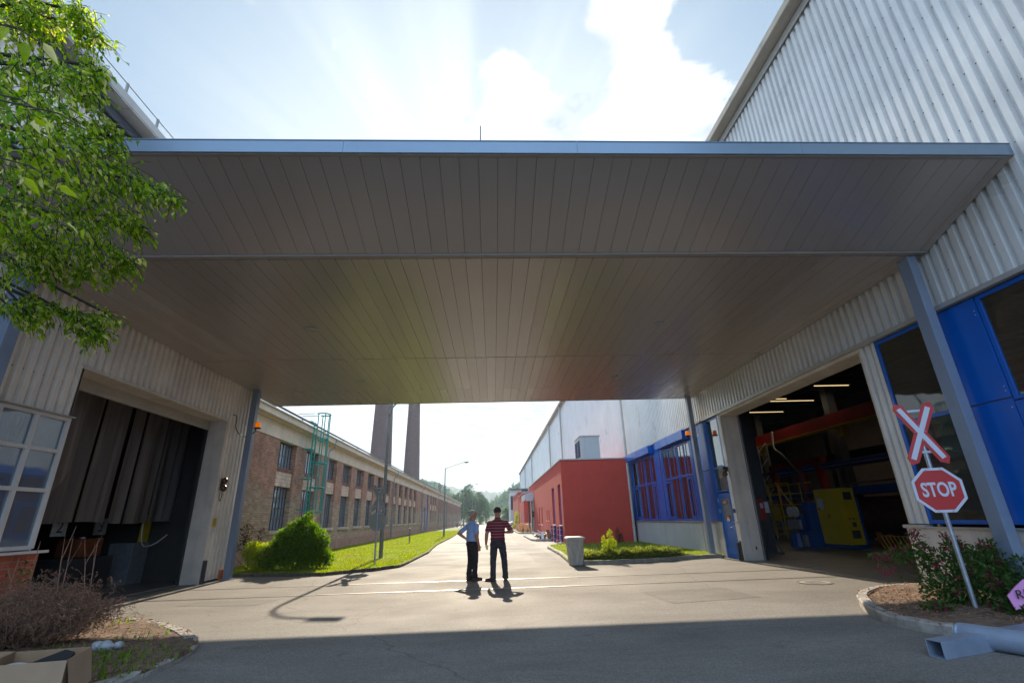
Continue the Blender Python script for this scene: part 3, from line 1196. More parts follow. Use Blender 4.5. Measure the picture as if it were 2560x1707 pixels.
# screw heads in rows
for z in (5.55, 6.9, 7.75, 8.6, 9.45, 10.3, 11.2, 12.1, 13.0):
    y = 3.0
    k = 0
    while y < 19:
        yy = math.floor(y / 0.2125) * 0.2125 + 0.2125 * 0.83 + 0.2125 * 0
        c.box(XR + 0.079, yy - 0.007, z - 0.007, XR + 0.066, yy + 0.007, z + 0.007, 1)
        y += 0.2125 if z > 6 else 0.425
c.build('wall_cladding', ['cladding', 'black'], hall)
s = MB()
s.box(XR + 0.085, -6, 4.97, XR + 0.09, 29.6, 13.95)       # inner lining
s.box(XR + 0.085, 29.6, 0.0, XR + 0.09, 150, 13.95)
s.box(XR + 0.06, -6, -0.05, XR + 0.09, 5.2, 4.97)
s.box(44, -6, -0.05, 44.1, 150, 13.95)
s.box(XR + 0.09, -6.1, -0.05, 44, -6.0, 13.95)
s.box(XR + 0.09, 60, -0.05, 44, 60.1, 13.95)
s.box(XR, 149.9, -0.05, 44, 150, 13.95)
s.build('inner_wall', 'inwall', hall)
rf = MB()
rf.box(XR - 0.05, -6.2, 13.97, 44.2, 150.1, 14.12)
rf.build('roof', 'roof_dark', hall)
t = MB()
t.box(XR - 0.10, -6.0, 4.88, XR + 0.02, 29.6, 4.965)      # drip flashing above the windows
t.build('flashing', 'trim', hall)
gt = MB()
gt.box(XR - 0.36, -6.2, 13.98, XR - 0.02, 150.1, 14.0)
gt.box(XR - 0.38, -6.2, 14.0, XR - 0.36, 150.1, 14.22)
gt.box(XR - 0.36, -6.2, 14.2, XR - 0.34, 150.1, 14.22)
for y in [(-5.5 + 1.9 * k) for k in range(80)]:
    gt.box(XR - 0.392, y, 13.97, XR - 0.02, y + 0.03, 13.985)
    gt.box(XR - 0.392, y, 13.97, XR - 0.381, y + 0.03, 14.225)
gt.build('gutter', 'gutter', hall)
gt = MB()
gt.box(XR - 0.06, -6.0, 13.72, XR - 0.045, 150.0, 13.96)
gt.build('eave_strip', 'trim', hall)


def downpipe(x, y, z0, z1, parent, r=0.06, m='downpipe', brk=2.2):
    d = MB()
    d.tube([(x, y, z0), (x, y, z1)], r, 10)
    z = z0 + 0.8
    while z < z1:
        d.tube([(x, y, z), (x, y, z + 0.05)], r * 1.25, 10)
        z += brk
    return d.build('downpipe', m, parent, smooth=False)


for y in (29.12, 56.2, 68.2, 101.4, 123.4, 147.0):
    downpipe(8.08, y, 0.02, 13.98, hall, 0.075, 'trim')
    if y > 30:
        MB().box(8.22, y + 0.5, 4.97, 8.255, y + 0.62, 13.7).build('joint_strip', 'downpipe', hall)
# plinth panels
p = MB()
p.box(XR - 0.01, 20.0, -0.05, XR + 0.055, 24.3, 1.15)
p.box(XR - 0.01, 24.33, -0.05, XR + 0.055, 29.3, 1.15)
p.box(XR + 0.0, 24.28, -0.05, XR + 0.05, 24.35, 1.15, 1)
p.build('plinth', ['panel_grey', 'joint'], hall)
p = MB()
p.box(XR - 0.0, 18.62, -0.05, XR + 0.10, 19.98, 1.15)
p.box(XR - 0.02, 18.22, -0.05, XR + 0.10, 18.60, 1.17)
p.box(XR - 0.02, 16.95, -0.05, XR + 0.10, 17.2, 1.17)
p.box(XR - 0.06, 5.2, -0.05, XR + 0.12, 9.92, 1.12)
p.build('low_wall', 'plinth_white', hall)
p = MB()
p.box(XR - 0.10, 5.2, 1.125, XR + 0.06, 9.42, 1.15)
p.box(XR - 0.10, 9.43, 1.125, XR + 0.10, 9.95, 1.185)
p.box(XR - 0.05, 16.93, 1.175, XR + 0.06, 17.22, 1.2)
p.box(XR - 0.07, 18.24, 1.172, XR + 0.06, 29.3, 1.2)
p.build('window_sill', 'trim', hall)


# blue window field helper: posts, rails and panes on plane x
def blue_window(y0, y1, z0, z1, ys=(), zs=(), fw=0.06, x=XR + 0.0, glass='glass', panel=False):
    f = MB()
    xo, xi = x - 0.0, x + 0.055
    f.box(xo, y0, z0, xi, y0 + fw, z1)
    f.box(xo, y1 - fw, z0, xi, y1, z1)
    f.box(xo, y0 + fw, z0, xi, y1 - fw, z0 + fw)
    f.box(xo, y0 + fw, z1 - fw, xi, y1 - fw, z1)
    for y in ys:
        f.box(xo + 0.004, y - fw * 0.4, z0 + fw, xi, y + fw * 0.4, z1 - fw)
    for z in zs:
        f.box(xo - 0.004, y0 + fw, z - fw * 0.5, xi, y1 - fw, z + fw * 0.5)
    o = f.build('window', 'blue', hall, bevel=0.004)
    MB().box(x + 0.03, y0 + fw * 0.5, z0 + fw * 0.5, x + 0.036, y1 - fw * 0.5, z1 - fw * 0.5).build('pane', glass, o)
    return o


# near glazing either side of the near column
blue_window(8.03, 9.42, 1.2, 4.86, (), (3.11,), 0.07, glass='glass_clear')
blue_window(5.3, 7.12, 3.06, 4.86, (), (), 0.07, glass='glass_clear')
p = MB()
p.box(XR - 0.005, 7.14, 3.12, XR + 0.05, 8.02, 4.86)
p.box(XR - 0.005, 7.14, 1.2, XR + 0.05, 8.02, 3.10)
p.box(XR + 0.0, 7.14, 3.09, XR + 0.04, 8.02, 3.13, 1)
p.box(XR - 0.005, 5.3, 1.2, XR + 0.05, 7.12, 3.04)
for z in (4.55, 4.62, 3.22, 3.29, 2.95):
    p.box(XR - 0.009, 7.18, z, XR - 0.004, 7.20, z + 0.02, 2)
p.build('blue_panel', ['blue', 'joint', 'galv'], hall, bevel=0.003)
p = MB().box(XR - 0.012, 5.5, 1.4, XR - 0.002, 6.95, 2.9)
p.build('panel_leaf', 'blue', hall, bevel=0.004)
# far glazing
blue_window(20.1, 23.6, 1.22, 4.42, (20.85, 21.6, 21.75, 22.75), (3.04,), 0.09)
blue_window(24.75, 29.0, 1.22, 4.42, (25.6, 26.55, 26.7, 27.9), (3.04,), 0.09)
p = MB()
p.box(XR - 0.01, 23.62, 1.22, XR + 0.05, 24.73, 4.86)
p.box(XR - 0.005, 29.02, 1.22, XR + 0.05, 29.3, 4.86)
p.box(XR - 0.006, 19.95, 4.43, XR + 0.05, 29.3, 4.86)
p.box(XR - 0.006, 19.94, 1.22, XR + 0.05, 20.08, 4.4)
p.build('blue_panel', 'blue', hall, bevel=0.004)
p = MB()
for a, b in ((19.96, 21.9), (21.92, 23.62), (24.7, 26.9), (26.92, 29.1)):
    p.box(XR - 0.30, a, 4.47, XR - 0.02, b, 4.84)
p.build('shutter_box', 'blue', hall, bevel=0.012)
sh = MB()
for y in (20.15, 21.68, 23.55, 24.85, 26.62, 28.95):
    sh.tube([(XR - 0.14, y, 1.25), (XR - 0.14, y, 4.46)], 0.02, 6)
sh.build('blind_rail', 'blue_dark', hall)
sh = MB()
for y0, y1 in ((20.2, 20.8), (22.8, 23.5), (24.9, 25.5), (28.0, 28.9)):
    for a, b, c_, d in ((y0, y0 + .09, 1.32, 2.95), (y1 - .09, y1, 1.32, 2.95), (y0 + .09, y1 - .09, 1.32, 1.41), (y0 + .09, y1 - .09, 2.86, 2.95)):
        sh.box(XR - 0.025, a, c_, XR + 0.0, b, d)
sh.build('opening_sash', 'blue', hall, bevel=0.004)
# blue wall beside the personnel door, glass above the door
p = MB()
p.box(XR - 0.008, 18.24, 1.22, XR + 0.05, 19.92, 3.03)
p.box(XR - 0.008, 18.24, 3.05, XR + 0.05, 19.92, 4.86)
p.build('blue_panel', 'blue', hall, bevel=0.004)
blue_window(17.23, 18.22, 2.2, 4.86, (), (3.05,), 0.06)
d = MB()
d.box(XR - 0.0, 17.23, 0.03, XR + 0.05, 18.2, 1.2)
for a, b, z0, z1 in ((17.23, 17.37, 1.2, 2.16), (18.06, 18.2, 1.2, 2.16), (17.37, 18.06, 1.98, 2.16)):
    d.box(XR - 0.0, a, z0, XR + 0.05, b, z1)
door = d.build('personnel_door', 'blue', hall, bevel=0.006)
MB().box(XR + 0.02, 17.37, 1.2, XR + 0.026, 18.06, 1.98).build('pane', 'glass_old', door)
h = MB()
h.tube([(XR - 0.0, 17.36, 1.02), (XR - 0.06, 17.36, 1.02), (XR - 0.06, 17.48, 1.02)], 0.011, 8)
h.box(XR - 0.006, 17.33, 0.94, XR - 0.001, 17.38, 1.1)
h.build('handle', 'galv', door)
h = MB()
for z in (0.3, 1.5, 1.86):
    h.tube([(XR - 0.012, 18.2, z), (XR - 0.012, 18.2, z + 0.13)], 0.012, 8)
h.build('hinge', 'galv', door)
st = MB()
st.box(XR - 0.004, 17.6, 1.80, XR - 0.0005, 17.86, 1.90, 0)
st.box(XR - 0.006, 17.64, 1.825, XR - 0.004, 17.82, 1.875, 1)
st.box(XR - 0.004, 17.56, 1.32, XR - 0.0005, 17.76, 1.41, 0)
st.box(XR - 0.004, 17.56, 1.22, XR - 0.0005, 17.76, 1.315, 1)
st.box(XR - 0.006, 17.60, 1.345, XR - 0.004, 17.72, 1.365, 1)
st.box(XR - 0.006, 17.68, 1.84, XR - 0.0062, 17.78, 1.86, 2)
st.build('door_sticker', ['signred', 'signwhite', 'black'], door)
# open gate: reveal
j = MB()
j.box(XR - 0.015, 9.86, 4.80, XR + 0.62, 16.98, 4.88)
j.build('gate_lintel', 'jamb', hall)
j = MB()
j.box(XR + 0.0, 16.93, 1.2, XR + 0.62, 16.98, 4.80)
j.box(XR + 0.28, 16.925, 0.0, XR + 0.62, 16.98, 1.2)
j.box(XR + 0.0, 16.92, 0.0, XR + 0.27, 16.98, 1.2, 1)
j.box(XR + 0.60, 9.86, 0.0, XR + 0.66, 9.92, 4.80)
j.box(XR + 0.0, 9.86, 1.2, XR + 0.60, 9.90, 4.80)
j.build('gate_jamb', ['jamb', 'plinth_white'], hall)
j = MB()
j.box(XR + 0.63, 16.88, 0.0, XR + 0.66, 16.92, 4.8)
j.box(XR + 0.67, 16.80, 0.0, XR + 0.70, 16.88, 4.8, 1)
j.box(XR + 0.40, 16.905, 0.32, XR + 0.44, 16.92, 0.42, 1)
j.build('gate_guide', ['galv', 'black'], hall)
j = MB().box(XR - 0.07, 17.0, 0.0, XR - 0.025, 17.06, 0.6).box(XR - 0.12, 17.08, 0, XR - 0.06, 17.16, 0.55)
j.build('bump_guard', 'steel_dark', hall)
j = MB().box(XR - 0.05, 17.04, 1.5, XR - 0.0, 17.14, 1.62).box(XR - 0.055, 17.05, 1.49, XR - 0.0, 17.13, 1.5)
j.build('push_button_box', 'steel_dark', hall)
# horn by the gate
b = thing('alarm_horn', (XR - 0.1, 17.08, 2.85), 'dark round alarm horn on the cladding strip between blue door and open gate', 'alarm')
m_ = MB().ell((XR - 0.13, 17.08, 2.78), (0.10, 0.10, 0.10), 14)
m_.build('horn_bowl', 'bronze', b, smooth=True)
MB().box(XR - 0.10, 17.04, 2.86, XR - 0.0, 17.12, 3.02).ell((XR - 0.12, 17.08, 2.98), (0.05, 0.05, 0.06), 10).build('horn_mount', 'black', b)

# ---------------------------------------------------- inside the right hall
XI = XR + 0.7
cr = thing('gantry_crane_girder', (20, 20, 6), 'long red crane girder with a yellow lower edge high inside the right hall', 'crane girder')
MB().box(19.6, 14, 5.98, 20.0, 35.9, 6.7).build('girder', 'red_paint', cr)
MB().box(19.5, 14, 5.88, 20.05, 35.9, 5.97).build('lower_flange', 'yellow', cr)
k = MB()
for y in (34.8, 26.0, 18.0):
    k.box(19.55, y, 5.3, 20.0, y + 0.4, 5.87)
k.build('trolley', 'yellow', cr)
cols = thing('steel_stanchion', (10.35, 19.05, 0), 'dark grey steel stanchion with a red box just inside the right gate', 'column')
MB().box(10.15, 18.95, 0, 10.55, 19.25, 9).box(10.0, 18.85, 0, 10.75, 19.4, 0.06).build('shaft', 'steel_dark', cols)
MB().beam((10.05, 18.9, 0.05), (10.3, 18.95, 0.75), 0.05, 0.05).beam((10.7, 18.9, 0.05), (10.45, 18.95, 0.75), 0.05, 0.05).build('brace', 'steel_dark', cols)
fb = thing('fire_box', (10.2, 18.8, 1.2), 'red wall box with a white notice hung on the stanchion inside the right gate', 'cabinet')
MB().box(10.08, 18.78, 1.2, 10.30, 18.94, 1.95).build('case', 'red_paint', fb)
MB().box(10.13, 18.770, 1.62, 10.24, 18.778, 1.80).build('notice', 'signwhite', fb)
nb = MB().box(10.34, 18.925, 1.45, 10.54, 18.94, 1.85).build('notice_board', 'signwhite', None)
tag(nb, 'pale notice sheet on the stanchion beside the red box', 'notice')
for i, (x, y) in enumerate(((20.6, 36.5), (20.6, 28.0), (20.6, 19.5), (20.6, 11.0))):
    o = MB().box(x, y, 0, x + 0.5, y + 0.5, 10).box(x - 0.3, y - 0.3, 8.6, x + 0.9, y + 0.8, 9.0).build('hall_column', 'steel_dark', org=(x, y, 0))
    tag(o, ['dark crane column standing farthest back in the right hall', 'dark crane column behind the middle of the red girder', 'dark crane column behind the near end of the red girder', 'dark crane column seen through the near glazing'][i], 'column', 'crane columns in the right hall')
# back wall with lighter panels
bw = MB()
for y in range(2, 58, 6):
    bw.box(26.9, y + 0.2, 0, 27.0, y + 5.6, 5.0)
    bw.box(26.9, y + 0.2, 5.6, 27.0, y + 5.6, 9.4)
o = bw.build('partition_wall', 'inwall', None)
tag(o, 'grey brown inner partition wall behind the machines in the right hall', 'wall')
bt = MB()
for k in range(14):
    z = 8.9
    y = 4 + k * 3.4
    bt.box(9.4, y, 9.9, 40, y + 0.22, 10.4)
    bt.box(9.4, y, 9.3, 40, y + 0.22, 9.4)
    for q in range(9):
        bt.beam((9.6 + q * 3, y + 0.1, 9.4), (11.1 + q * 3, y + 0.1, 9.9), 0.08, 0.08)
        bt.beam((11.1 + q * 3, y + 0.1, 9.9), (12.6 + q * 3, y + 0.1, 9.4), 0.08, 0.08)
o = bt.build('roof_trusses', 'steel_dark', hall)
# lit tubes
spots = [(20.0, 34.2, 8.35, 3.2), (20.0, 30.6, 8.35, 3.2), (20.0, 26.5, 8.3, 2.1), (20.0, 31.9, 8.8, 1.2), (20.0, 20.2, 8.5, 0.9), (13.0, 10.9, 8.4, 0.8), (20.0, 22.5, 8.5, 1.1)]
lab = ['lit tube lamp hanging farthest left inside the right gate', 'lit tube lamp in the middle of the right gate', 'lit tube lamp hanging nearest the top of the right gate opening', 'short lit tube lamp beside the highest long one', 'lit tube lamp behind the glass left of the near column', 'small lit lamp behind the glass right of the near column', 'lit tube lamp cut by the right edge of the gate opening']
for (x, y, z, L_), lb_ in zip(spots, lab):
    o = thing('tube_lamp', (x, y, z), lb_, 'lamp', 'lit tube lamps inside the right hall')
    # rows run diagonal to the gate as seen, i.e. along x
    MB().box(x - L_ / 2, y - 0.02, z, x + L_ / 2, y + 0.02, z + 0.03).build('tube', 'tube_on', o)
    ld__ = bpy.data.lights.new('tube_light', 'AREA')
    ld__.shape = 'RECTANGLE'
    ld__.size = L_
    ld__.size_y = 0.06
    ld__.energy = 4.5 * L_
    ld__.color = (1.0, 0.78, 0.5)
    lo__ = bpy.data.objects.new('tube_light', ld__)
    COL.objects.link(lo__)
    lo__.parent = o
    lo__.location = (0, 0, -0.02)
    MB().box(x - L_ / 2 - 0.05, y - 0.06, z + 0.055, x + L_ / 2 + 0.05, y + 0.06, z + 0.12).build('housing', 'steel_dark', o)

# yellow switch cabinet
cab = thing('switch_cabinet', (14.2, 20.6, 0), 'tall yellow two-door machine cabinet inside the right gate', 'cabinet')
cx0, cx1, cy0, cy1 = 14.0, 14.62, 19.75, 21.35
MB().box(cx0 + 0.01, cy0 + 0.0, 0.16, cx1, cy1, 2.30).build('case', 'yellow', cab, bevel=0.01)
for a, b in ((20.57, 21.33), (19.77, 20.55)):
    dd = MB().box(cx0 - 0.012, a, 0.2, cx0 + 0.006, b, 2.27).build('cabinet_door', 'yellow', cab, bevel=0.006)
MB().box(cx0 - 0.03, 20.62, 1.15, cx0 - 0.013, 20.66, 1.32).box(cx0 - 0.03, 21.1, 1.5, cx0 - 0.013, 21.18, 1.56).build('lock', 'black', cab)
MB().box(cx0 - 0.016, 20.85, 1.5, cx0 - 0.013, 21.2, 1.95).build('instruction_sheet', 'signwhite', cab)
v_ = MB()
for z in (0.4, 1.85):
    v_.box(cx0 + 0.15, cy0 - 0.012, z, cx0 + 0.48, cy0 - 0.002, z + 0.3)
v_.box(cx0 + 0.15, cy0 - 0.012, 1.1, cx0 + 0.22, cy0 - 0.002, 1.16).box(cx0 + 0.3, cy0 - 0.012, 1.1, cx0 + 0.38, cy0 - 0.002, 1.16)
v_.box(cx0 + 0.25, cy0 - 0.02, 0.82, cx0 + 0.4, cy0 - 0.002, 1.0)
v_.build('vent_grille', 'steel_dark', cab)
MB().box(cx0 - 0.05, cy0 - 0.05, 0.03, cx1 + 0.1, cy1 + 0.05, 0.14).box(cx1 + 0.02, cy0 + 0.02, 0.16, cx1 + 0.12, cy0 + 0.12, 1.95).build('base_frame', 'blue_dark', cab)
# blue machine drive left of the cabinet
mc = thing('machine_drive', (13.6, 21.9, 0), 'blue machine drive with grey control boxes left of the yellow cabinet', 'machine')
MB().box(13.35, 21.5, 0.0, 14.2, 22.4, 0.6).box(13.75, 21.6, 0.6, 14.2, 22.0, 1.85).box(13.55, 22.05, 0.6, 13.95, 22.3, 1.3).tube([(13.5, 21.8, 0.9), (13.5, 22.5, 0.9)], 0.22, 16).rings([(13.4, 22.2, 0.0, 0.35, 0.35), (13.4, 22.2, 0.6, 0.25, 0.25)], 14).build('body', 'blue_dark', mc, bevel=0.03)
MB().box(13.2, 21.55, 0.74, 13.32, 22.45, 1.12).box(13.28, 21.45, 0.05, 13.4, 21.75, 0.5).build('control_box', 'galv', mc, bevel=0.01)
w_ = MB()
for q in range(2):
    w_.tube([(13.35, 21.95 + q * 0.4, 1.45), (13.42, 21.95 + q * 0.4, 1.45)], 0.22, 20)
w_.build('hand_wheel', 'white', mc)
MB().tube([(13.9, 21.8, 1.9), (13.9, 21.8, 2.9), (14.6, 24, 4.1), (15.5, 26, 4.6), (17.5, 29.5, 5.2), (18.2, 30.5, 6.3)], 0.07, 8).build('cable_arm', 'steel_dark', mc, smooth=True)
# orange maintenance stairs
stg = thing('access_stairs', (16, 27, 0), 'orange steel access stairs with handrails behind the stanchion', 'stairs')
k = MB()
for y in (26.2, 27.2, 28.2, 29.2):
    for x in (15.3, 16.5):
        k.tube([(x, y, 0.1), (x, y, 2.9)], 0.035, 6)
for z in (0.6, 1.2, 1.8, 2.35, 2.85):
    for x in (15.3, 16.5):
        k.tube([(x, 25.2, z), (x, 29.4, z)], 0.028, 6)
for y in (26.2, 29.2):
    for z in (1.2, 2.35):
        k.tube([(15.3, y, z), (16.5, y, z)], 0.028, 6)
k.tube([(15.3, 25.0, 1.5), (15.3, 26.4, 2.95)], 0.035, 6)
k.tube([(15.3, 27.2, 1.5), (15.3, 28.6, 2.95)], 0.035, 6)
k.build('railing', 'yellow', stg)
k = MB()
for q in range(8):
    k.box(15.35, 25.0 + q * 0.3, 0.2 + q * 0.22, 16.45, 25.28 + q * 0.3, 0.24 + q * 0.22)
k.build('step', 'orange_paint', stg)
MB().box(15.2, 26.3, 1.0, 15.26, 27.0, 1.7).build('warning_panel', 'yellow', stg)
# big machine behind: rollers, red frames
mm = thing('rolling_machine', (18.5, 24, 0), 'large dark rolling machine with red frames and a rusty roll behind the yellow cabinet', 'machine')
k = MB()
k.box(17.0, 10.0, 2.15, 19.2, 33.0, 2.5)
k.box(17.2, 10.0, 3.6, 17.5, 33, 3.75).box(18.8, 10.0, 3.6, 19.1, 33, 3.75)
for y in (12, 16, 20.5, 25, 29.5):
    k.box(18.6, y, 0, 19.0, y + 0.35, 2.15)
k.build('machine_bed', 'blue_dark', mm, bevel=0.02)
for y in (29.5, 27.0, 25.2, 19.8, 18.2, 16.9):
    MB().beam((17.3, y, 1.7 if y > 24 else 2.5), (17.3, y + 0.25, 4.0), 0.3, 0.3).build('red_upright', 'red_paint', mm)
MB().box(17.15, 24.9, 3.85, 17.45, 29.9, 4.1).box(17.15, 16.8, 3.85, 17.45, 20.2, 4.1).build('red_crossbar', 'red_paint', mm)
MB().tube([(17.9, 23.9, 1.1), (17.9, 17.0, 1.1)], 0.92, 32).build('roll', 'roll_brown', mm, smooth=False)
k = MB()
for z, x in ((1.95, 17.2), (1.78, 17.0), (1.6, 16.95)):
    k.tube([(x, 21.2, z), (x, 12.0, z)], 0.045, 10)
k.build('roller_bar', 'chrome', mm)
MB().tube([(16.9, 23.5, 2.62), (16.9, 12, 2.62)], 0.05, 8).build('top_rail', 'chrome', mm)
MB().box(17.3, 13.2, 2.7, 18.3, 15.4, 3.7).build('yellow_housing', 'yellow', mm)
k = MB()
for y in (13, 14.6, 16.2, 18, 19.6, 21.8):
    k.tube([(17.2, y, 0.25), (17.8, y, 0.25)], 0.18, 10)
    k.box(17.2, y + 0.4, 0, 17.6, y + 0.7, 0.5)
k.build('roller_foot', 'orange_paint', mm)
o = MB().box(14.9, 18.1, 0.0, 15.3, 19.35, 0.5).build('hazard_barrier', 'hazard', org=(15, 18.7, 0), bevel=0.04)
tag(o, 'low black and yellow striped barrier block inside the right gate', 'barrier')
# lattice tower of clutter
k = MB()
for x, y in ((18.3, 33.4), (19.3, 33.4), (18.3, 34.6), (19.3, 34.6)):
    k.box(x, y, 0, x + 0.09, y + 0.09, 5.9)
for z in range(0, 6):
    k.beam((18.3, 33.4, z), (18.3, 34.6, z + 1), 0.05, 0.05)
    k.beam((18.3, 34.6, z), (18.3, 33.4, z + 1), 0.05, 0.05)
    k.beam((18.3, 33.4, z), (19.3, 33.4, z + 1), 0.05, 0.05)
    k.beam((18.3, 33.4, z + .98), (18.3, 34.6, z + .98), 0.05, 0.05)
o = k.build('lattice_tower', 'galv', org=(18.8, 34, 0))
tag(o, 'grey lattice tower below the left end of the red crane girder', 'tower')

# ================================================================== RED ANNEX
XA = 4.08
ax = thing('annex_building', (XA, 29.3, 0), 'low red rendered annex with narrow windows standing against the silver hall', 'building')
w = MB()
YF, YB = 29.26, 56.2
ZT = 4.72
# side wall with openings: (y0,y1,z0,z1)
ops = [(30.05, 31.25, 0.12, 3.42), (33.2, 34.6, 0.12, 3.38), (36.8, 37.25, 1.3, 2.0), (38.1, 38.5, 1.3, 2.0), (41.7, 42.5, 0.98, 2.32), (44.2, 45.1, 0.98, 2.32)]
ops.sort()
y = YF
for (a, b_, z0, z1) in ops:
    w.box(XA, y, -0.05, XA + 0.3, a, ZT)
    w.box(XA, a, -0.05, XA + 0.3, b_, z0)
    w.box(XA, a, z1, XA + 0.3, b_, ZT)
    y = b_
w.box(XA, y, -0.05, XA + 0.3, 50.2, ZT)
w.box(XA, 50.2, 4.0, XA + 0.3, YB, ZT)
w.box(XA + 0.3, YF, -0.05, 8.2, YF + 0.3, ZT)
w.box(XA + 0.3, YB - 0.3, -0.05, 8.2, YB, ZT)
w.box(XA + 0.31, YF + 0.3, ZT - 0.4, 8.2, YB - 0.3, ZT - 0.2)
w.build('wall', 'redwall', ax)
MB().box(XA - 0.06, YF - 0.06, ZT + 0.002, XA + 0.2, YB, ZT + 0.07).box(XA + 0.2, YF - 0.06, ZT + 0.002, 8.22, YF + 0.2, ZT + 0.07).build('coping', 'trim', ax)
for (a, b_, z0, z1) in ops:
    big = z1 > 3
    f = MB()
    zz = 1.06 if big else z0
    x = XA + 0.12
    f.box(x, a, zz, x + 0.06, a + 0.06, z1).box(x, b_ - 0.06, zz, x + 0.06, b_, z1)
    f.box(x, a + 0.06, z1 - 0.06, x + 0.06, b_ - 0.06, z1).box(x, a + 0.06, zz, x + 0.06, b_ - 0.06, zz + 0.06)
    o = f.build('window', 'blue' if big else 'redwall_dark', ax)
    MB().box(x + 0.02, a + 0.03, zz + 0.03, x + 0.026, b_ - 0.03, z1 - 0.03).build('pane', 'glass', o)
    MB().box(XA - 0.07, a - 0.03, zz - 0.04, XA + 0.12, b_ + 0.03, zz - 0.002).build('sill', 'white', o)
    if big:
        lv = MB()
        lv.box(x, a, 0.12, x + 0.05, a + 0.06, 1.0).box(x, b_ - 0.06, 0.12, x + 0.05, b_, 1.0)
        for q in range(8):
            z = 0.2 + q * 0.1
            lv.beam((x + 0.02, a + 0.06, z), (x + 0.02, b_ - 0.06, z), 0.05, 0.02)
        lv.build('louvre', 'blue', ax)
        pr = MB()
        for yy in (a - 0.02, b_ + 0.0):
            pr.tube([(XA - 0.12, yy, 0.02), (XA - 0.12, yy, 0.98)], 0.05, 8)
        for z in (0.2, 0.5, 0.8):
            for yy in (a - 0.02, b_):
                pr.tube([(XA - 0.12, yy, z), (XA - 0.12, yy, z + 0.03)], 0.062, 8, 1)
        pr.build('guard_post', ['blue_dark', 'white'], ax)
MB().box(XA - 0.35, 29.35, 0.0, XA - 0.002, 30.0, 0.14).build('step', 'kerb', ax)
vt = MB()
vt.box(5.42, 29.5, ZT - 0.1, 6.6, 31.6, 6.14)
vt.box(5.38, 29.46, 6.142, 6.66, 31.64, 6.2, 1)
vt.build('roof_vent', ['panel_grey', 'trim'], ax)
for a, b_ in ((29.75, 30.5), (30.7, 31.45)):
    lv = MB()
    lv.box(5.40, a, 4.95, 5.415, b_, 5.95, 1)
    for q in range(11):
        z = 4.98 + q * 0.09
        lv.beam((5.385, a, z), (5.385, b_, z), 0.05, 0.012)
    lv.build('vent_louvre', ['blue', 'joint'], ax)
# grey gate porch at the end of the annex
pt = thing('gate_porch', (4.0, 50.5, 0), 'grey gate porch with a sloped hood at the end of the red annex', 'porch')
MB().box(XA - 0.1, 50.3, 0, XA + 0.2, 51.2, 3.2).build('side_panel', 'downpipe', pt)
MB().box(XA - 0.16, 51.3, 0, XA - 0.02, 51.6, 3.3).box(XA - 0.16, 55.9, 0, XA - 0.02, 56.1, 3.3).build('post', 'steel_dark', pt)
k = MB()
i0 = [(3.25, 50.2, 3.2), (3.5, 50.2, 3.15), (4.05, 50.2, 3.15), (4.05, 50.2, 3.9), (3.25, 50.2, 3.75)]
k.plate([(-0.0, 0.0), (0.75, -0.05), (0.75, 0.85), (-0.1, 0.6)], (3.3, 50.3, 3.15), (1, 0, 0), (0, 0, 1), 0.06)
k.box(3.2, 50.37, 3.72, 4.07, 56.2, 3.78)
k.box(3.2, 50.37, 3.2, 3.24, 56.2, 3.72)
k.build('hood', 'panel_grey', pt)
MB().box(XA + 0.1, 51.2, 0, XA + 0.16, 56.0, 3.9).build('roller_gate', 'jamb', pt)
o = MB().ell((3.95, 50.1, 2.0), (0.12, 0.12, 0.16), 10).ell((3.95, 50.1, 1.72), (0.12, 0.12, 0.14), 10).box(3.92, 50.1, 1.8, 4.0, 50.3, 1.9).build('alarm_horn', 'black', org=(4, 50.1, 1.8))
tag(o, 'black double horn on the grey porch panel at the end of the red annex', 'alarm')


def red_box(y0, y1, h_, lab, x0=XA, wins=()):
    t_ = thing('annex_building', (x0, y0, 0), lab, 'building', 'small red buildings down the street')
    MB().box(x0, y0, -0.05, 8.2, y1, h_).build('wall', 'redwall', t_)
    MB().box(x0 - 0.08, y0 - 0.08, h_ + 0.003, 8.2, y1 + 0.05, h_ + 0.09).build('coping', 'trim', t_)
    for a, b_, z0, z1 in wins:
        MB().box(x0 - 0.012, a, z0, x0 - 0.003, b_, z1).build('window', 'blue_dark', t_)
    return t_


red_box(66.9, 78.4, 4.65, 'second red rendered block beyond the grey gate porch', wins=((70.2, 71.4, 0.2, 2.3),))
red_box(80.4, 102.5, 5.45, 'third and taller red rendered block farther down the street', wins=((88, 89.2, 0.8, 4.4), (94, 95, 0.8, 4.0)))
gb = thing('gabled_building', (3.9, 118, 0), 'distant grey building with a white sloping gable past the red blocks', 'building')
MB().box(4.1, 116, -0.05, 8.2, 132, 6.4).build('wall', 'panel_grey', gb)
k = MB()
k.plate([(0, 0), (3.0, 0), (3.0, 4.6), (0.2, 4.4)], (3.7, 116, 3.4), (1, 0, 0), (0, 0, 1), 0.5)
k.build('gable', 'white', gb)
MB().box(3.9, 115.5, 7.7, 8.3, 132, 8.0).build('roof', 'roof_dark', gb)
sc = MB()
for x in (7.1, 7.5, 7.9):
    sc.tube([(x, 151, 14.1), (x, 151, 17.6)], 0.03, 5)
for z in (14.9, 15.7, 16.5, 17.3):
    sc.tube([(7.0, 151, z), (8.0, 151, z)], 0.025, 5)
o = sc.build('roof_scaffold', 'red_paint', org=(7.5, 151, 14))
tag(o, 'thin red and white lattice mast at the far end of the hall roof', 'mast')
sc = MB().tube([(5.0, 118, 7.9), (5.0, 118, 10.4)], 0.05, 5)
tag(sc.build('roof_mast', 'steel_dark', org=(5, 118, 8)), 'thin dark mast on the distant grey gabled building', 'mast')

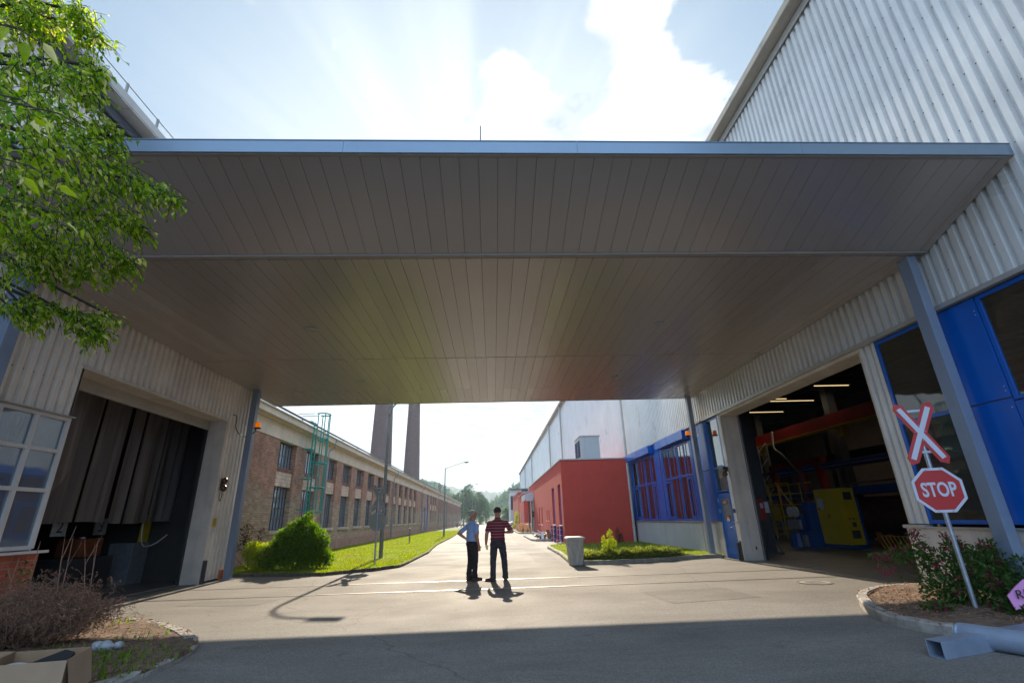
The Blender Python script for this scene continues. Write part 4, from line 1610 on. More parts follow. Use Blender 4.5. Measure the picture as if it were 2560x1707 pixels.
# ================================================================== CANOPY
cano = thing('gateway_canopy', (0, 12, 6), 'wide flat canopy roof with grey panelled underside spanning the yard between both halls', 'canopy')
XL = -8.5
PW = 0.295


def soffit(name, y0, z0, y1, z1, xa, xb):
    """panelled underside between two lines, grooves every PW, each panel tilted a hair"""
    mb = MB()
    x = -9.0
    while x < xb:
        a, b_ = max(x, xa), min(x + PW, xb)
        if b_ - a > 0.03:
            t1 = random.uniform(-0.002, 0.002)
            t2 = random.uniform(-0.002, 0.002)
            gp = 0.0035
            mi_ = random.choice((0, 2, 3))
            A, B = a + gp, b_ - gp
            mb.face([(A, y0, z0 + t1), (A, y1, z1 - t1), (B, y1, z1 + t2), (B, y0, z0 - t2)][::-1], mi_)
            for q, s_ in ((A, 1), (B, -1)):
                mb.face([(q, y0, z0), (q - s_ * 0.004, y0, z0 + 0.02), (q - s_ * 0.004, y1, z1 + 0.02), (q, y1, z1)], mi_)
        x += PW
    mb.face([(xa, y0, z0 + 0.018), (xb, y0, z0 + 0.018), (xb, y1, z1 + 0.018), (xa, y1, z1 + 0.018)], 1)
    return mb.build(name, ['soffit_0', 'joint', 'soffit_1', 'soffit_2'], cano)


soffit('soffit_front', 5.80, 6.64, 7.56, 6.035, XL + 0.02, XR - 0.02)
soffit('soffit_middle', 7.68, 6.0, 13.37, 6.0, XL + 0.02, XR - 0.02)
soffit('soffit_rear', 13.41, 6.0, 17.0, 6.0, XL + 0.02, XR - 0.02)
# the rear strip reaches past the workshop corner
soffit('soffit_rear', 17.0, 6.0, 19.12, 6.0, XL - 0.18, XR - 0.02)
k = MB()
k.box(XL + 0.02, 7.565, 6.004, XR - 0.02, 7.675, 6.12)
k.box(XL + 0.02, 13.372, 5.996, XR - 0.02, 13.408, 6.02)
k.build('soffit_lip', 'soffit_trim', cano)
k = MB()
x = XL + 0.01
cuts = [XL + 0.01, -4.4 + 0.0, -0.6, 3.05, 6.9, XR - 0.02]
cuts = [XL + 0.01, -2.15, 1.35, 4.85, XR - 0.02]
for a, b_ in zip(cuts, cuts[1:]):
    k.box(a + 0.002, 5.71, 6.655, b_ - 0.002, 5.74, 6.87)
    k.box(a + 0.002, 5.70, 6.87, b_ - 0.002, 6.1, 6.882)
k.build('fascia', 'fascia', cano)
k = MB()
k.box(XL + 0.01, 5.742, 6.64, XR - 0.02, 5.80, 6.70)
k.build('fascia_return', 'soffit_trim', cano)
MB().box(XL + 0.01, 5.9, 6.72, XR - 0.02, 19.1, 6.865).build('roof_deck', 'roof_dark', cano)
MB().box(XL - 0.18, 19.13, 5.99, XR - 0.02, 19.16, 6.5).box(XL - 0.18, 17.02, 6.03, XL + 0.0, 19.13, 6.5).build('rear_fascia', 'trim', cano)
# recessed lamps
for (x, y) in ((-4.37, 10.98), (4.23, 10.92), (-4.42, 15.75), (4.24, 15.7)):
    o = MB().lathe([(0.14, 0), (0.14, -0.012), (0.105, -0.016), (0.10, -0.004)], (x, y, 5.995), 20).build('recessed_lamp', 'trim', cano)
    MB().lathe([(0.10, 0), (0.085, -0.006), (0.02, -0.008)], (x, y, 5.992), 20).build('lens', 'galv', o)


def column(x0, y0, x1, y1, z1=6.0):
    mb = MB()
    f = 0.016
    # hollow section with open slot towards the wall: web plus two flanges
    mb.box(x0, y0, 0.0, x1, y1, z1 - 0.0)
    o = mb.build('column', 'column', cano, bevel=0.008)
    MB().box(x0 - 0.06, y0 - 0.06, 0.0, x1 + 0.06, y1 + 0.06, 0.022).build('base_plate', 'column', o)
    return o


column(7.95, 7.68, 8.13, 7.92, 6.04)
column(7.93, 18.72, 8.11, 18.92)
column(-8.31, 16.52, -8.12, 16.74)
column(-8.33, 7.72, -8.10, 7.95, 6.04)
an = MB().tube([(-0.16, 8.0, 6.8), (-0.16, 8.0, 9.42)], 0.012, 6).box(-0.2, 7.96, 6.89, -0.12, 8.04, 6.95)
tag(an.build('antenna', 'steel_dark', org=(-0.16, 8, 6.9)), 'thin antenna rod standing up from the canopy roof', 'antenna')


def beacon(x, y, z, lab):
    t_ = thing('warning_beacon', (x, y, z), lab, 'beacon', 'orange beacons on the rear canopy columns')
    MB().lathe([(0.075, 0), (0.085, 0.02), (0.08, 0.15), (0.055, 0.17), (0.0, 0.172)], (x, y, z), 16).build('amber_lens', 'orange', t_, smooth=False)
    MB().box(x - 0.09, y - 0.05, z - 0.05, x + 0.09, y + 0.05, z - 0.001).build('bracket', 'black', t_)


beacon(-8.0, 16.60, 4.68, 'orange beacon on the column at the brick factory side')
beacon(7.78, 18.80, 4.42, 'orange beacon on the column at the blue window side')
k = MB().tube(smooth_path([(XL + 0.06, 15.75, 4.95), (-8.36, 15.85, 4.9), (-8.38, 15.95, 4.55), (-8.34, 16.3, 4.35), (-8.25, 16.55, 4.38), (-8.08, 16.58, 4.5), (-8.05, 16.6, 4.63)], 5), 0.014, 6)
tag(k.build('cable', 'black', org=(-8.4, 16, 4.5)), 'black cable looping from the left cladding to the orange beacon', 'cable')
k = MB().tube(smooth_path([(XR - 0.03, 18.5, 5.0), (8.1, 18.5, 4.8), (8.15, 18.6, 4.45), (8.05, 18.8, 4.35), (7.85, 18.8, 4.36)], 5), 0.012, 6)
tag(k.build('cable', 'white', org=(8.1, 18.6, 4.6)), 'pale cable hanging by the orange beacon on the right rear column', 'cable')

# ================================================================== LEFT WORKSHOP
ws = thing('workshop_building', (XL, 10, 0), 'clad workshop building on the left with a curtained open gate and white framed window', 'building')
c = MB()
corr(c, XL, 1, -4.0, 9.88, 3.69, 10.2)
corr(c, XL, 1, 9.88, 15.56, 4.78, 10.2)
corr(c, XL, 1, 15.56, 16.98, 0.05, 10.2)
for z in (4.35, 5.3, 7.5, 9.0):
    y = 5.0
    while y < 9.7:
        yy = math.floor(y / 0.2125) * 0.2125 + 0.18
        c.box(XL - 0.079, yy - 0.009, z - 0.009, XL - 0.064, yy + 0.009, z + 0.009, 1)
        y += 0.2125
c.build('wall_cladding', ['cladding_cream', 'black'], ws)
s = MB()
s.box(XL - 0.10, -4, 3.69, XL - 0.085, 9.86, 10.2)
s.box(XL - 0.10, 9.86, 4.80, XL - 0.085, 15.6, 10.2)
s.box(XL - 0.10, 15.62, 0, XL - 0.085, 16.98, 10.2)
s.box(XL - 22, 16.98, 0, XL, 17.03, 10.2)
s.box(XL - 22, -4.0, 0, XL, -3.95, 10.2)
s.box(XL - 22.1, -4.0, 0, XL - 22, 17, 10.2)
s.build('inner_wall', 'dark_wall', ws)
MB().box(XL - 22, -4.1, 10.21, XL + 0.05, 17.1, 10.3).build('roof', 'roof_dark', ws)
MB().box(XL + 0.01, -4, 10.21, XL + 0.10, 17.05, 10.44).build('dark_band', 'darkband', ws)
k = MB()
k.box(XL - 0.1, -4, 10.46, XL + 0.42, 17.1, 10.50)
k.box(XL + 0.40, -4, 10.50, XL + 0.43, 17.1, 10.70)
for y in [-3 + 2.9 * q for q in range(7)]:
    k.box(XL + 0.10, y, 10.445, XL + 0.44, y + 0.04, 10.458)
k.build('gutter', 'trim', ws)
k = MB()
for y in [-2 + 1.05 * q for q in range(18)]:
    k.box(XL + 0.24, y, 10.5, XL + 0.28, y + 0.05, 11.12)
for z in (10.85, 11.1):
    k.tube([(XL + 0.26, -4, z), (XL + 0.26, 17, z)], 0.012, 5)
k.build('roof_railing', 'downpipe', ws)
# gate surround
MB().box(XL - 0.52, 9.80, 4.70, XL + 0.03, 15.6, 4.775).build('gate_lintel', 'jamb', ws)
MB().box(XL - 0.55, 15.56, 0.0, XL + 0.02, 15.60, 4.70).box(XL - 0.60, 15.50, 0.0, XL - 0.52, 15.56, 4.70, 1).build('gate_jamb', ['jamb', 'joint'], ws)
MB().box(XL - 0.5, 9.83, 1.2, XL - 0.0, 9.875, 4.70).build('gate_jamb', 'jamb', ws)
k = MB()
for q in range(5):
    z = 4.47 + q * 0.052
    k.box(XL - 0.52 + 0.004 * (q % 2), 9.9, z, XL - 0.48, 15.48, z + 0.046)
k.box(XL - 0.54, 9.9, 4.42, XL - 0.46, 15.48, 4.465)
k.build('roller_shutter', 'gutter', ws)
k = MB()
k.box(XL - 0.02, 15.60, 0.0, XL + 0.07, 15.75, 0.62)
k.build('bump_guard', 'steel_dark', ws)
MB().box(XL - 0.0, 16.62, 0.0, XL + 0.08, 16.85, 0.28).build('corner_guard', 'orange_paint', ws)
# white framed window, sill, brick apron
wy = [9.86, 9.17, 8.46, 7.75, 7.04, 6.33]
f = MB()
fx_ = XL
for y in wy:
    f.box(fx_ - 0.05, y - 0.04, 1.25, fx_ + 0.02, y + 0.04, 3.66)
for z in (1.27, 2.27, 3.0, 3.63):
    for a, b_ in zip(wy[1:], wy):
        f.box(fx_ - 0.05, a + 0.041, z - 0.035, fx_ + 0.018, b_ - 0.041, z + 0.035)
wn = f.build('window', 'white', ws, bevel=0.004)
MB().box(fx_ - 0.035, 6.3, 1.27, fx_ - 0.03, 9.86, 3.63).build('pane', 'glass_old', wn)
k = MB()
n_ = 120
i0 = len(k.v)
for q in range(n_ + 1):
    y = 6.3 + 3.55 * q / n_
    x = fx_ - 0.22 + 0.03 * math.sin(q * 0.8) + 0.01 * math.sin(q * 2.3)
    k.v += [(x, y, 2.55), (x, y, 3.66)]
for q in range(n_):
    k.f.append((2 * q, 2 * q + 1, 2 * q + 3, 2 * q + 2))
    k.m.append(0)
k.build('net_curtain', 'curtain_white', ws, smooth=True)
MB().box(fx_ - 0.02, 6.2, 3.67, fx_ + 0.08, 9.93, 3.69).build('flashing', 'trim', ws)
MB().box(fx_ - 0.1, 6.2, 1.17, fx_ + 0.12, 10.12, 1.215).build('window_sill', 'white', ws)
MB().box(fx_ - 0.1, -4, -0.05, fx_ + 0.02, 10.04, 1.168).build('brick_apron', 'brick_red', ws)
MB().box(fx_ - 0.1, -4, 1.17, fx_ + 0.0, 6.2, 3.69).build('side_wall', 'inwall', ws)

# inside the left workshop
k = MB()
cy = 9.4
x0 = -10.4
zb = 1.72
while cy < 18.6:
    wdt = random.uniform(0.42, 0.62)
    ph = random.uniform(0, 6)
    i = len(k.v)
    for q in range(9):
        y = cy + wdt * q / 8
        x = x0 + 0.07 * math.sin(q / 8 * math.pi * 2 + ph) + random.uniform(-0.01, 0.01)
        k.v += [(x, y, zb + 0.03 * math.sin(y * 2)), (x + 0.04, y, 4.9)]
    for q in range(8):
        k.f.append((i + 2 * q, i + 2 * q + 1, i + 2 * q + 3, i + 2 * q + 2))
        k.m.append(0)
    cy += wdt + (0.02 if random.random() < 0.8 else 0.06)
    x0 = -10.4 - random.uniform(0, 0.12)
o = k.build('gate_curtain', 'curtain', org=(-10.5, 13, 1.7), smooth=True)
tag(o, 'long grey strip curtain hanging inside the left gate', 'curtain')
k = MB()
i = 0
for q in range(13):
    y = 9.7 + 2.1 * q / 12
    x = -9.75 + 0.07 * math.sin(q * 1.4)
    zb2 = 1.75 + max(0, (y - 10.9)) * 1.3
    k.v += [(x, y, zb2), (x, y - 0.0, 4.9)]
for q in range(12):
    k.f.append((2 * q, 2 * q + 1, 2 * q + 3, 2 * q + 2))
    k.m.append(0)
tag(k.build('drawn_curtain', 'curtain', org=(-9.7, 10.7, 1.7), smooth=True), 'gathered grey curtain beside the white framed window in the left gate', 'curtain')
ob = thing('orange_machine', (-11.3, 14.5, 0), 'low orange machine block standing in the dark left gate', 'machine')
MB().box(-11.6, 14.2, 0.88, -11.0, 15.0, 1.34).build('cover', 'roll_orange', ob, bevel=0.02)
MB().box(-11.7, 13.6, 0, -10.9, 15.4, 0.86).build('base', 'steel_dark', ob, bevel=0.02)
MB().lathe([(0.05, 0), (0.07, 0.02), (0.07, 0.08)], (-11.1, 14.35, 1.3), 12).build('knob', 'galv', ob)
ob = thing('control_desk', (-11.2, 18.0, 0), 'grey control cabinet with a yellow panel at the far side of the left gate', 'cabinet')
MB().box(-11.6, 16.1, 0.0, -10.9, 16.8, 1.15).build('case', 'galv', ob, bevel=0.01)
MB().box(-10.98, 16.35, 1.16, -10.9, 16.7, 1.95).build('yellow_panel', 'yellow', ob, bevel=0.01)
MB().tube(smooth_path([(-10.7, 16.0, 2.0), (-10.7, 16.05, 1.4), (-10.7, 16.25, 1.05), (-10.6, 16.6, 1.1), (-10.4, 16.8, 1.35)], 6), 0.018, 6).build('hose', 'white', ob)
rk = thing('storage_rack', (-15, 13, 0), 'dark storage rack of crates deep inside the left gate', 'rack')
k = MB()
for z in (0.3, 0.9, 1.5, 2.1):
    k.box(-15.6, 9, z, -15.0, 16.6, z + 0.05)
for y in (9, 11, 13, 15, 16.5):
    k.box(-15.6, y, 0, -15.0, y + 0.06, 2.4)
k.build('frame', 'steel_dark', rk)
for q in range(16):
    y = 9.1 + q * 0.46
    z = random.choice((0.36, 0.96, 1.56))
    MB().box(-15.5, y, z, -15.05, y + 0.36, z + random.uniform(0.2, 0.35)).build('crate', random.choice(('orange_paint', 'red_paint', 'steel_dark', 'galv', 'blue_dark')), rk)


def text_obj(s_, size, loc, rotm, m, parent=None, name='lettering', extrude=0.002, bold=0.0, sx=1.0, sy=1.0):
    cu = bpy.data.curves.new(name, 'FONT')
    cu.body = s_
    cu.size = size
    cu.extrude = extrude
    cu.offset = bold
    cu.align_x = 'CENTER'
    cu.align_y = 'CENTER'
    cu.resolution_u = 4
    tmp = bpy.data.objects.new('tmp', cu)
    COL.objects.link(tmp)
    dg = bpy.context.evaluated_depsgraph_get()
    dg.update()
    me = bpy.data.meshes.new_from_object(tmp.evaluated_get(dg))
    bpy.data.objects.remove(tmp)
    me.name = name
    mw = Matrix.Translation(loc) @ rotm.to_4x4() @ Matrix.Diagonal((sx, sy, 1, 1))
    if parent is not None:
        mw = Matrix.Translation(-ORG[parent.name]) @ mw
    me.transform(mw)
    me.materials.clear()
    me.materials.append(M[m])
    o = bpy.data.objects.new(name, me)
    COL.objects.link(o)
    if parent is not None:
        o.parent = parent
        ORG[o.name] = ORG[parent.name]
    return o


RX = Matrix(((0, 0, 1), (1, 0, 0), (0, 1, 0)))      # text facing +X, reading along +Y
for s_, y in (('2', 13.35), ('3', 14.7)):
    pl = thing('bay_number_plate', (-10.95, y, 1.55), 'grey plate with the number two, left of the pair under the strip curtain' if s_ == '2' else 'grey plate with the number three, right of the pair under the strip curtain', 'sign')
    MB().box(-10.97, y - 0.22, 1.42, -10.95, y + 0.22, 1.85).build('plate', 'galv', pl)
    text_obj(s_, 0.42, Vector((-10.945, y, 1.63)), RX, 'joint', pl, 'numeral')
# bells and notice on the left wall
b = thing('alarm_bells', (XL + 0.08, 15.87, 2.75), 'two round brown alarm bells one above the other on the left cladding', 'alarm')
for z in (2.88, 2.66):
    MB().ell((XL + 0.10, 15.87, z), (0.09, 0.105, 0.105), 16).build('bell', 'bronze', b, smooth=True)
MB().box(XL + 0.0, 15.84, 2.6, XL + 0.05, 15.9, 2.95).build('mount', 'black', b)
MB().tube(smooth_path([(XL + 0.05, 15.82, 2.55), (XL + 0.05, 15.80, 2.38), (XL + 0.05, 15.87, 2.28), (XL + 0.05, 15.93, 2.4), (XL + 0.05, 15.92, 2.56)], 5), 0.01, 6).build('wire', 'black', b)
b = thing('wall_notice', (XL + 0.02, 15.86, 1.6), 'small yellow notice above a white one on the left cladding', 'sign')
MB().box(XL + 0.01, 15.76, 1.55, XL + 0.018, 15.96, 1.80).build('yellow_sheet', 'yellow', b)
MB().box(XL + 0.01, 15.77, 1.38, XL + 0.018, 15.93, 1.52).build('white_sheet', 'signwhite', b)
k = MB()
for z in (1.75, 1.70, 1.65, 1.60):
    k.box(XL + 0.0185, 15.79, z - 0.012, XL + 0.0195, 15.93, z + 0.004)
k.build('print_line', 'black', b)
k = MB().box(XL - 0.62, 9.9, 0.0, XL - 0.56, 15.5, 0.02).box(XL - 0.1, 9.9, 0.0, XL - 0.04, 15.5, 0.018)
tag(k.build('gate_track', 'rail', org=(XL, 12.5, 0)), 'steel floor tracks across the threshold of the left gate', 'gate track')
k = MB().box(XR + 0.02, 9.95, 0.0, XR + 0.09, 15.9, 0.022).box(XR + 0.2, 9.95, 0, XR + 0.26, 16.8, 0.012)
tag(k.build('gate_track', 'rail', org=(XR, 13, 0)), 'steel floor tracks across the threshold of the right gate', 'gate track')

# ================================================================== BRICK FACTORY
XB = -9.86
fac = thing('brick_factory', (XB, 17.1, 0), 'long two-storey brick factory with a plaster cornice along the left lawn', 'building')
w = MB()
# openings along the wall: (y0, y1)
bays = [(22.85 + 3.35 * q, 24.85 + 3.35 * q) for q in range(15)]
YW0, YW1 = 17.1, 154
TH = 0.45
lo0, lo1, up0, up1, beam0, beam1 = 1.32, 3.24, 4.08, 5.26, 5.28, 5.95
pl = MB()
lt = MB()
y = YW0
rest = []
# plinth stretch
w.box(XB - TH, YW0, 0.62, XB, 72.6, lo0)
w.box(XB - TH, 74.7, 0.62, XB, YW1, lo0)
pb = MB()
pb.box(XB - TH, YW0, -0.3, XB + 0.03, 72.6, 0.618)
pb.box(XB - TH, 74.7, -0.3, XB + 0.03, YW1, 0.618)
pb.build('plinth', 'plinth_pink', fac)
for (a, b_) in bays[:-1]:
    w.box(XB - TH, y, lo0 + 0.001, XB, a, beam0)
    pl.box(XB - TH, a + 0.0, lo1, XB - 0.10, b_ - 0.0, up0 - 0.17)
    lt.box(XB - TH, a, up0 - 0.165, XB - 0.06, b_, up0 - 0.002)
    y = b_
last = bays[-2][1]
w.box(XB - TH, last, lo0 + .001, XB, 66.6, beam0)
# remaining stretch: small paired windows and the door
far = [(66.6, 68.6, 1), (70.2, 71.6, 1), (79.7, 81.9, 1), (82.9, 85.1, 1), (86.1, 88.3, 1)]
y = 66.6
for (a, b_, q) in far:
    if a > y:
        if y < 72.6 and a > 74.7:
            w.box(XB - TH, y, lo0 + .001, XB, 72.6, beam0)
            w.box(XB - TH, 72.6, 3.3, XB, 74.7, beam0)
            w.box(XB - TH, 74.7, lo0 + .001, XB, a, beam0)
        else:
            w.box(XB - TH, y, lo0 + .001, XB, a, beam0)
    pl.box(XB - TH, a, 3.1, XB - 0.10, b_, 3.95)
    y = b_
w.box(XB - TH, 88.3, lo0 + .001, XB, 92.0, beam0)
tall = [(92.0 + 2.85 * q, 93.9 + 2.85 * q) for q in range(21)]
y = 92.0
for a, b_ in tall:
    w.box(XB - TH, y, lo0 + .001, XB, a, beam0)
    y = b_
w.box(XB - TH, y, lo0 + .001, XB, YW1, beam0)
w.box(XB - 12, YW1 - 0.4, -0.2, XB - TH - 0.01, YW1, 5.9)
w.box(XB - 12, YW0, -0.2, XB - TH - 0.01, YW0 + 0.4, 5.9)
w.build('brick_wall', 'brick', fac)
pl.build('spandrel', 'brick_panel', fac)
lt.build('brick_sill_course', 'brick_lintel', fac)
c = MB()
c.box(XB - TH, YW0 - 0.05, beam0 + 0.002, XB + 0.03, YW1, beam1)
c.box(XB - TH, YW0 - 0.05, beam1 + 0.002, XB + 0.16, YW1, 6.03)
c.box(XB - TH, YW0 - 0.05, 6.032, XB + 0.42, YW1, 6.30)
c.build('cornice', 'plaster', fac)
c = MB()
c.box(XB + 0.36, YW0 - 0.1, 6.305, XB + 0.50, YW1, 6.34)
c.build('drip_edge', 'white', fac)
c = MB()
i = len(c.v)
c.face([(XB + 0.50, YW0 - 0.2, 6.345), (XB + 0.50, YW1, 6.345), (XB - 7, YW1, 8.0), (XB - 7, YW0 - 0.2, 8.0)])
c.face([(XB - 14, YW0 - 0.2, 6.345), (XB - 14, YW1, 6.345), (XB - 7, YW1, 8.0), (XB - 7, YW0 - 0.2, 8.0)])
for q in range(40):
    yy = YW0 + q * 3.4
    c.box(XB + 0.44, yy, 6.35, XB + 0.49, yy + 0.05, 6.50)
c.box(XB + 0.44, YW0, 6.42, XB + 0.46, YW1, 6.52)
c.build('roof', 'roof_dark', fac)
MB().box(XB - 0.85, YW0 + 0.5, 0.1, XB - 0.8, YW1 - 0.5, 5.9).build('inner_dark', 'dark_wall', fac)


def bar_window(w_, h_, nv, nh, name='window'):
    """window in local coords: plane x=0 facing +x, y 0..w, z 0..h"""
    f_ = MB()
    t_ = 0.045
    f_.box(-0.03, 0, 0, 0.03, t_, h_).box(-0.03, w_ - t_, 0, 0.03, w_, h_)
    f_.box(-0.03, t_, 0, 0.03, w_ - t_, t_).box(-0.03, t_, h_ - t_, 0.03, w_ - t_, h_)
    for q in range(1, nv):
        yy = w_ * q / nv
        f_.box(-0.02, yy - 0.016, t_, 0.024, yy + 0.016, h_ - t_)
    for q in range(1, nh):
        zz = h_ * q / nh
        f_.box(-0.018, t_, zz - 0.013, 0.020, w_ - t_, zz + 0.013)
    o_ = f_.build(name, 'steel_dark', None)
    p_ = MB().box(-0.012, 0.02, 0.02, -0.006, w_ - 0.02, h_ - 0.02).build('pane', 'glass_factory', o_)
    return o_


def put(proto, first, parent, loc):
    o_ = proto if first else dup(proto)
    o_.parent = parent
    o_.location = Vector(loc) - ORG[parent.name]
    ORG[o_.name] = Vector(loc)
    return o_


pw = bar_window(2.0, up1 - up0, 6, 2)
pw2 = bar_window(2.0, lo1 - lo0, 6, 4)
ps = MB().box(-0.1, -0.1, -0.14, 0.36, 2.1, -0.002).build('sill', 'sill', None)
ps.parent = pw2
cur = MB()
for q in range(7):
    y = 0.08 + q * 0.27
    cur.box(-0.20 - 0.02 * (q % 2), y, 0.1, -0.19 - 0.02 * (q % 2), y + random.uniform(0.14, 0.24), 1.85)
cu_o = cur.build('drape', 'curtain_white', None)
cu_o.parent = pw2
for q, (a, b_) in enumerate(bays[:-1]):
    put(pw, q == 0, fac, (XB - 0.26, a, up0))
    put(pw2, q == 0, fac, (XB - 0.26, a, lo0))
pn = bar_window(1.9, 3.88, 4, 6)
for q, (a, b_) in enumerate(tall):
    put(pn, q == 0, fac, (XB - 0.26, a, lo0 + 0.06))
pq = bar_window(2.0, 1.25, 3, 2)
pq2 = bar_window(2.0, 1.7, 3, 4)
for q, (a, b_, _) in enumerate(far):
    s_ = (b_ - a) / 2.0
    o = put(pq, q == 0, fac, (XB - 0.26, a, 3.98))
    o.scale = (1, s_, 1)
    o = put(pq2, q == 0, fac, (XB - 0.26, a, 1.38))
    o.scale = (1, s_, 1)
MB().box(XB - 0.2, 72.65, 0.0, XB - 0.12, 74.65, 3.28).build('door', 'blue', fac)
MB().box(XB + 0.02, 75.9, 0.1, XB + 0.12, 76.2, 5.25).build('blue_pipe', 'blue', fac)
for y in (29.28, 49.4, 69.7, 90.5, 107.3, 122.8, 138.6):
    downpipe(XB + 0.12, y, 0.06, 5.2, fac, 0.075)
    MB().tube([(XB + 0.12, y, 5.2), (XB + 0.14, y + 0.15, 5.6), (XB + 0.40, y + 0.2, 5.85), (XB + 0.48, y + 0.2, 6.3)], 0.03, 6).build('downpipe_neck', 'downpipe', fac)
MB().tube([(XB + 0.3, 67.2, 0.06), (XB + 0.3, 67.2, 4.6)], 0.03, 6).build('thin_mast', 'galv', fac)

# green caged ladder
ld = thing('caged_ladder', (XB + 0.4, 26.5, 0.6), 'green caged steel ladder climbing the brick factory wall past the roof edge', 'ladder')
lx, ly = XB + 0.42, 25.95
for yy in (ly - 0.22, ly + 0.22):
    MB().tube([(lx, yy, 1.0), (lx, yy, 6.2), (lx + 0.0, yy, 6.5), (lx - 0.12, yy, 6.66), (lx - 0.35, yy, 6.68)], 0.042, 8).build('stringer', 'green', ld)
k = MB()
for q in range(20):
    k.tube([(lx, ly - 0.22, 1.1 + q * 0.27), (lx, ly + 0.22, 1.1 + q * 0.27)], 0.014, 6)
k.build('rungs', 'green', ld)
RC = 0.36
cc = (lx + 0.36, ly)


def hoop(z, r=RC, full=False):
    a0, a1 = (-2.35, 2.35)
    return [(cc[0] + r * math.cos(a0 + (a1 - a0) * q / 14), cc[1] + r * math.sin(a0 + (a1 - a0) * q / 14), z) for q in range(15)]


for z in (2.1, 3.28, 4.5, 5.75, 7.08):
    MB().tube(hoop(z), 0.036, 6).build('hoop', 'green', ld)
for q in (1, 4, 7, 10, 13):
    p_ = hoop(0)[q]
    MB().tube([(p_[0], p_[1], 2.1), (p_[0], p_[1], 7.08)], 0.026, 6).build('cage_bar', 'green', ld)
k = MB()
for z in (2.2, 3.7, 5.2):
    for yy in (ly - 0.22, ly + 0.22):
        k.box(XB + 0.02, yy - 0.03, z, lx, yy + 0.03, z + 0.05)
k.tube([(lx, ly - 0.3, 7.08), (lx - 0.9, ly - 0.3, 7.08)], 0.02, 6)
k.tube([(lx, ly + 0.3, 7.08), (lx - 0.9, ly + 0.3, 7.08)], 0.02, 6)
k.build('wall_bracket', 'green', ld)

# chimneys


def chimney(x, y, r0, r1, h_, lab, name='factory_chimney'):
    t_ = thing(name, (x, y, 0), lab, 'chimney')
    MB().rings([(x, y, 0, r0 * 1.15, r0 * 1.15), (x, y, 3, r0 * 1.15, r0 * 1.15), (x, y, 3.1, r0, r0)] + [(x, y, 3.1 + (h_ - 4.6) * q / 12, r0 + (r1 - r0) * q / 12, r0 + (r1 - r0) * q / 12) for q in range(1, 13)], 40).build('shaft', 'brick_chim', t_, smooth=False)
    MB().rings([(x, y, h_ - 1.5, r1 * 1.08, r1 * 1.08), (x, y, h_ - 0.6, r1 * 1.18, r1 * 1.18), (x, y, h_, r1 * 1.12, r1 * 1.12)], 40).build('crown', 'brick_chim', t_)
    return t_


chimney(-34.0, 150, 3.75, 2.0, 62, 'thick left brick chimney rising behind the factory roof')
chimney(-24.5, 150, 2.75, 1.15, 60, 'slimmer right brick chimney rising behind the factory roof')
chimney(-26.5, 250, 0.95, 0.7, 18.6, 'small distant chimney far down beyond the factory roof')

# ================================================================== STREET FURNITURE
# railway tracks let into the yard
trk = thing('railway_track', (0, 13.2, 0), 'pair of grooved rails let into the yard asphalt in front of the two men', 'track')
for y in (14.02, 14.16, 12.26, 12.40):
    pass
for (ya, yb) in ((14.28, 14.0), (12.46, 12.33)):
    k = MB()
    k.face([(-9.9, ya, 0.006), (8.9, yb, 0.006), (8.9, yb + 0.06, 0.006), (-9.9, ya + 0.06, 0.006)])
    k.build('rail', 'rail', trk)
    k = MB()
    k.face([(-9.9, ya - 0.045, 0.0045), (8.9, yb - 0.045, 0.0045), (8.9, yb - 0.002, 0.0045), (-9.9, ya - 0.002, 0.0045)])
    k.build('groove', 'joint', trk)
mh = thing('manhole_cover', (7.1, 11.5, 0), 'round iron manhole cover in the asphalt before the right gate', 'manhole cover')
MB().lathe([(0.36, 0.0), (0.36, 0.008), (0.31, 0.009)], (7.1, 11.5, 0), 28).build('frame', 'kerb_old', mh)
k = MB().lathe([(0.30, 0.0), (0.30, 0.012)], (7.1, 11.5, 0), 28)
for q in range(-2, 3):
    k.box(7.1 - 0.2, 11.5 + q * 0.09 - 0.02, 0.0125, 7.1 + 0.2, 11.5 + q * 0.09 + 0.02, 0.018)
k.build('lid', 'kerb', mh)

# sign posts (local coords, facing -Y)
OCT = [(0.137, 0.33), (-0.137, 0.33), (-0.33, 0.137), (-0.33, -0.137), (-0.137, -0.33), (0.137, -0.33), (0.33, -0.137), (0.33, 0.137)]


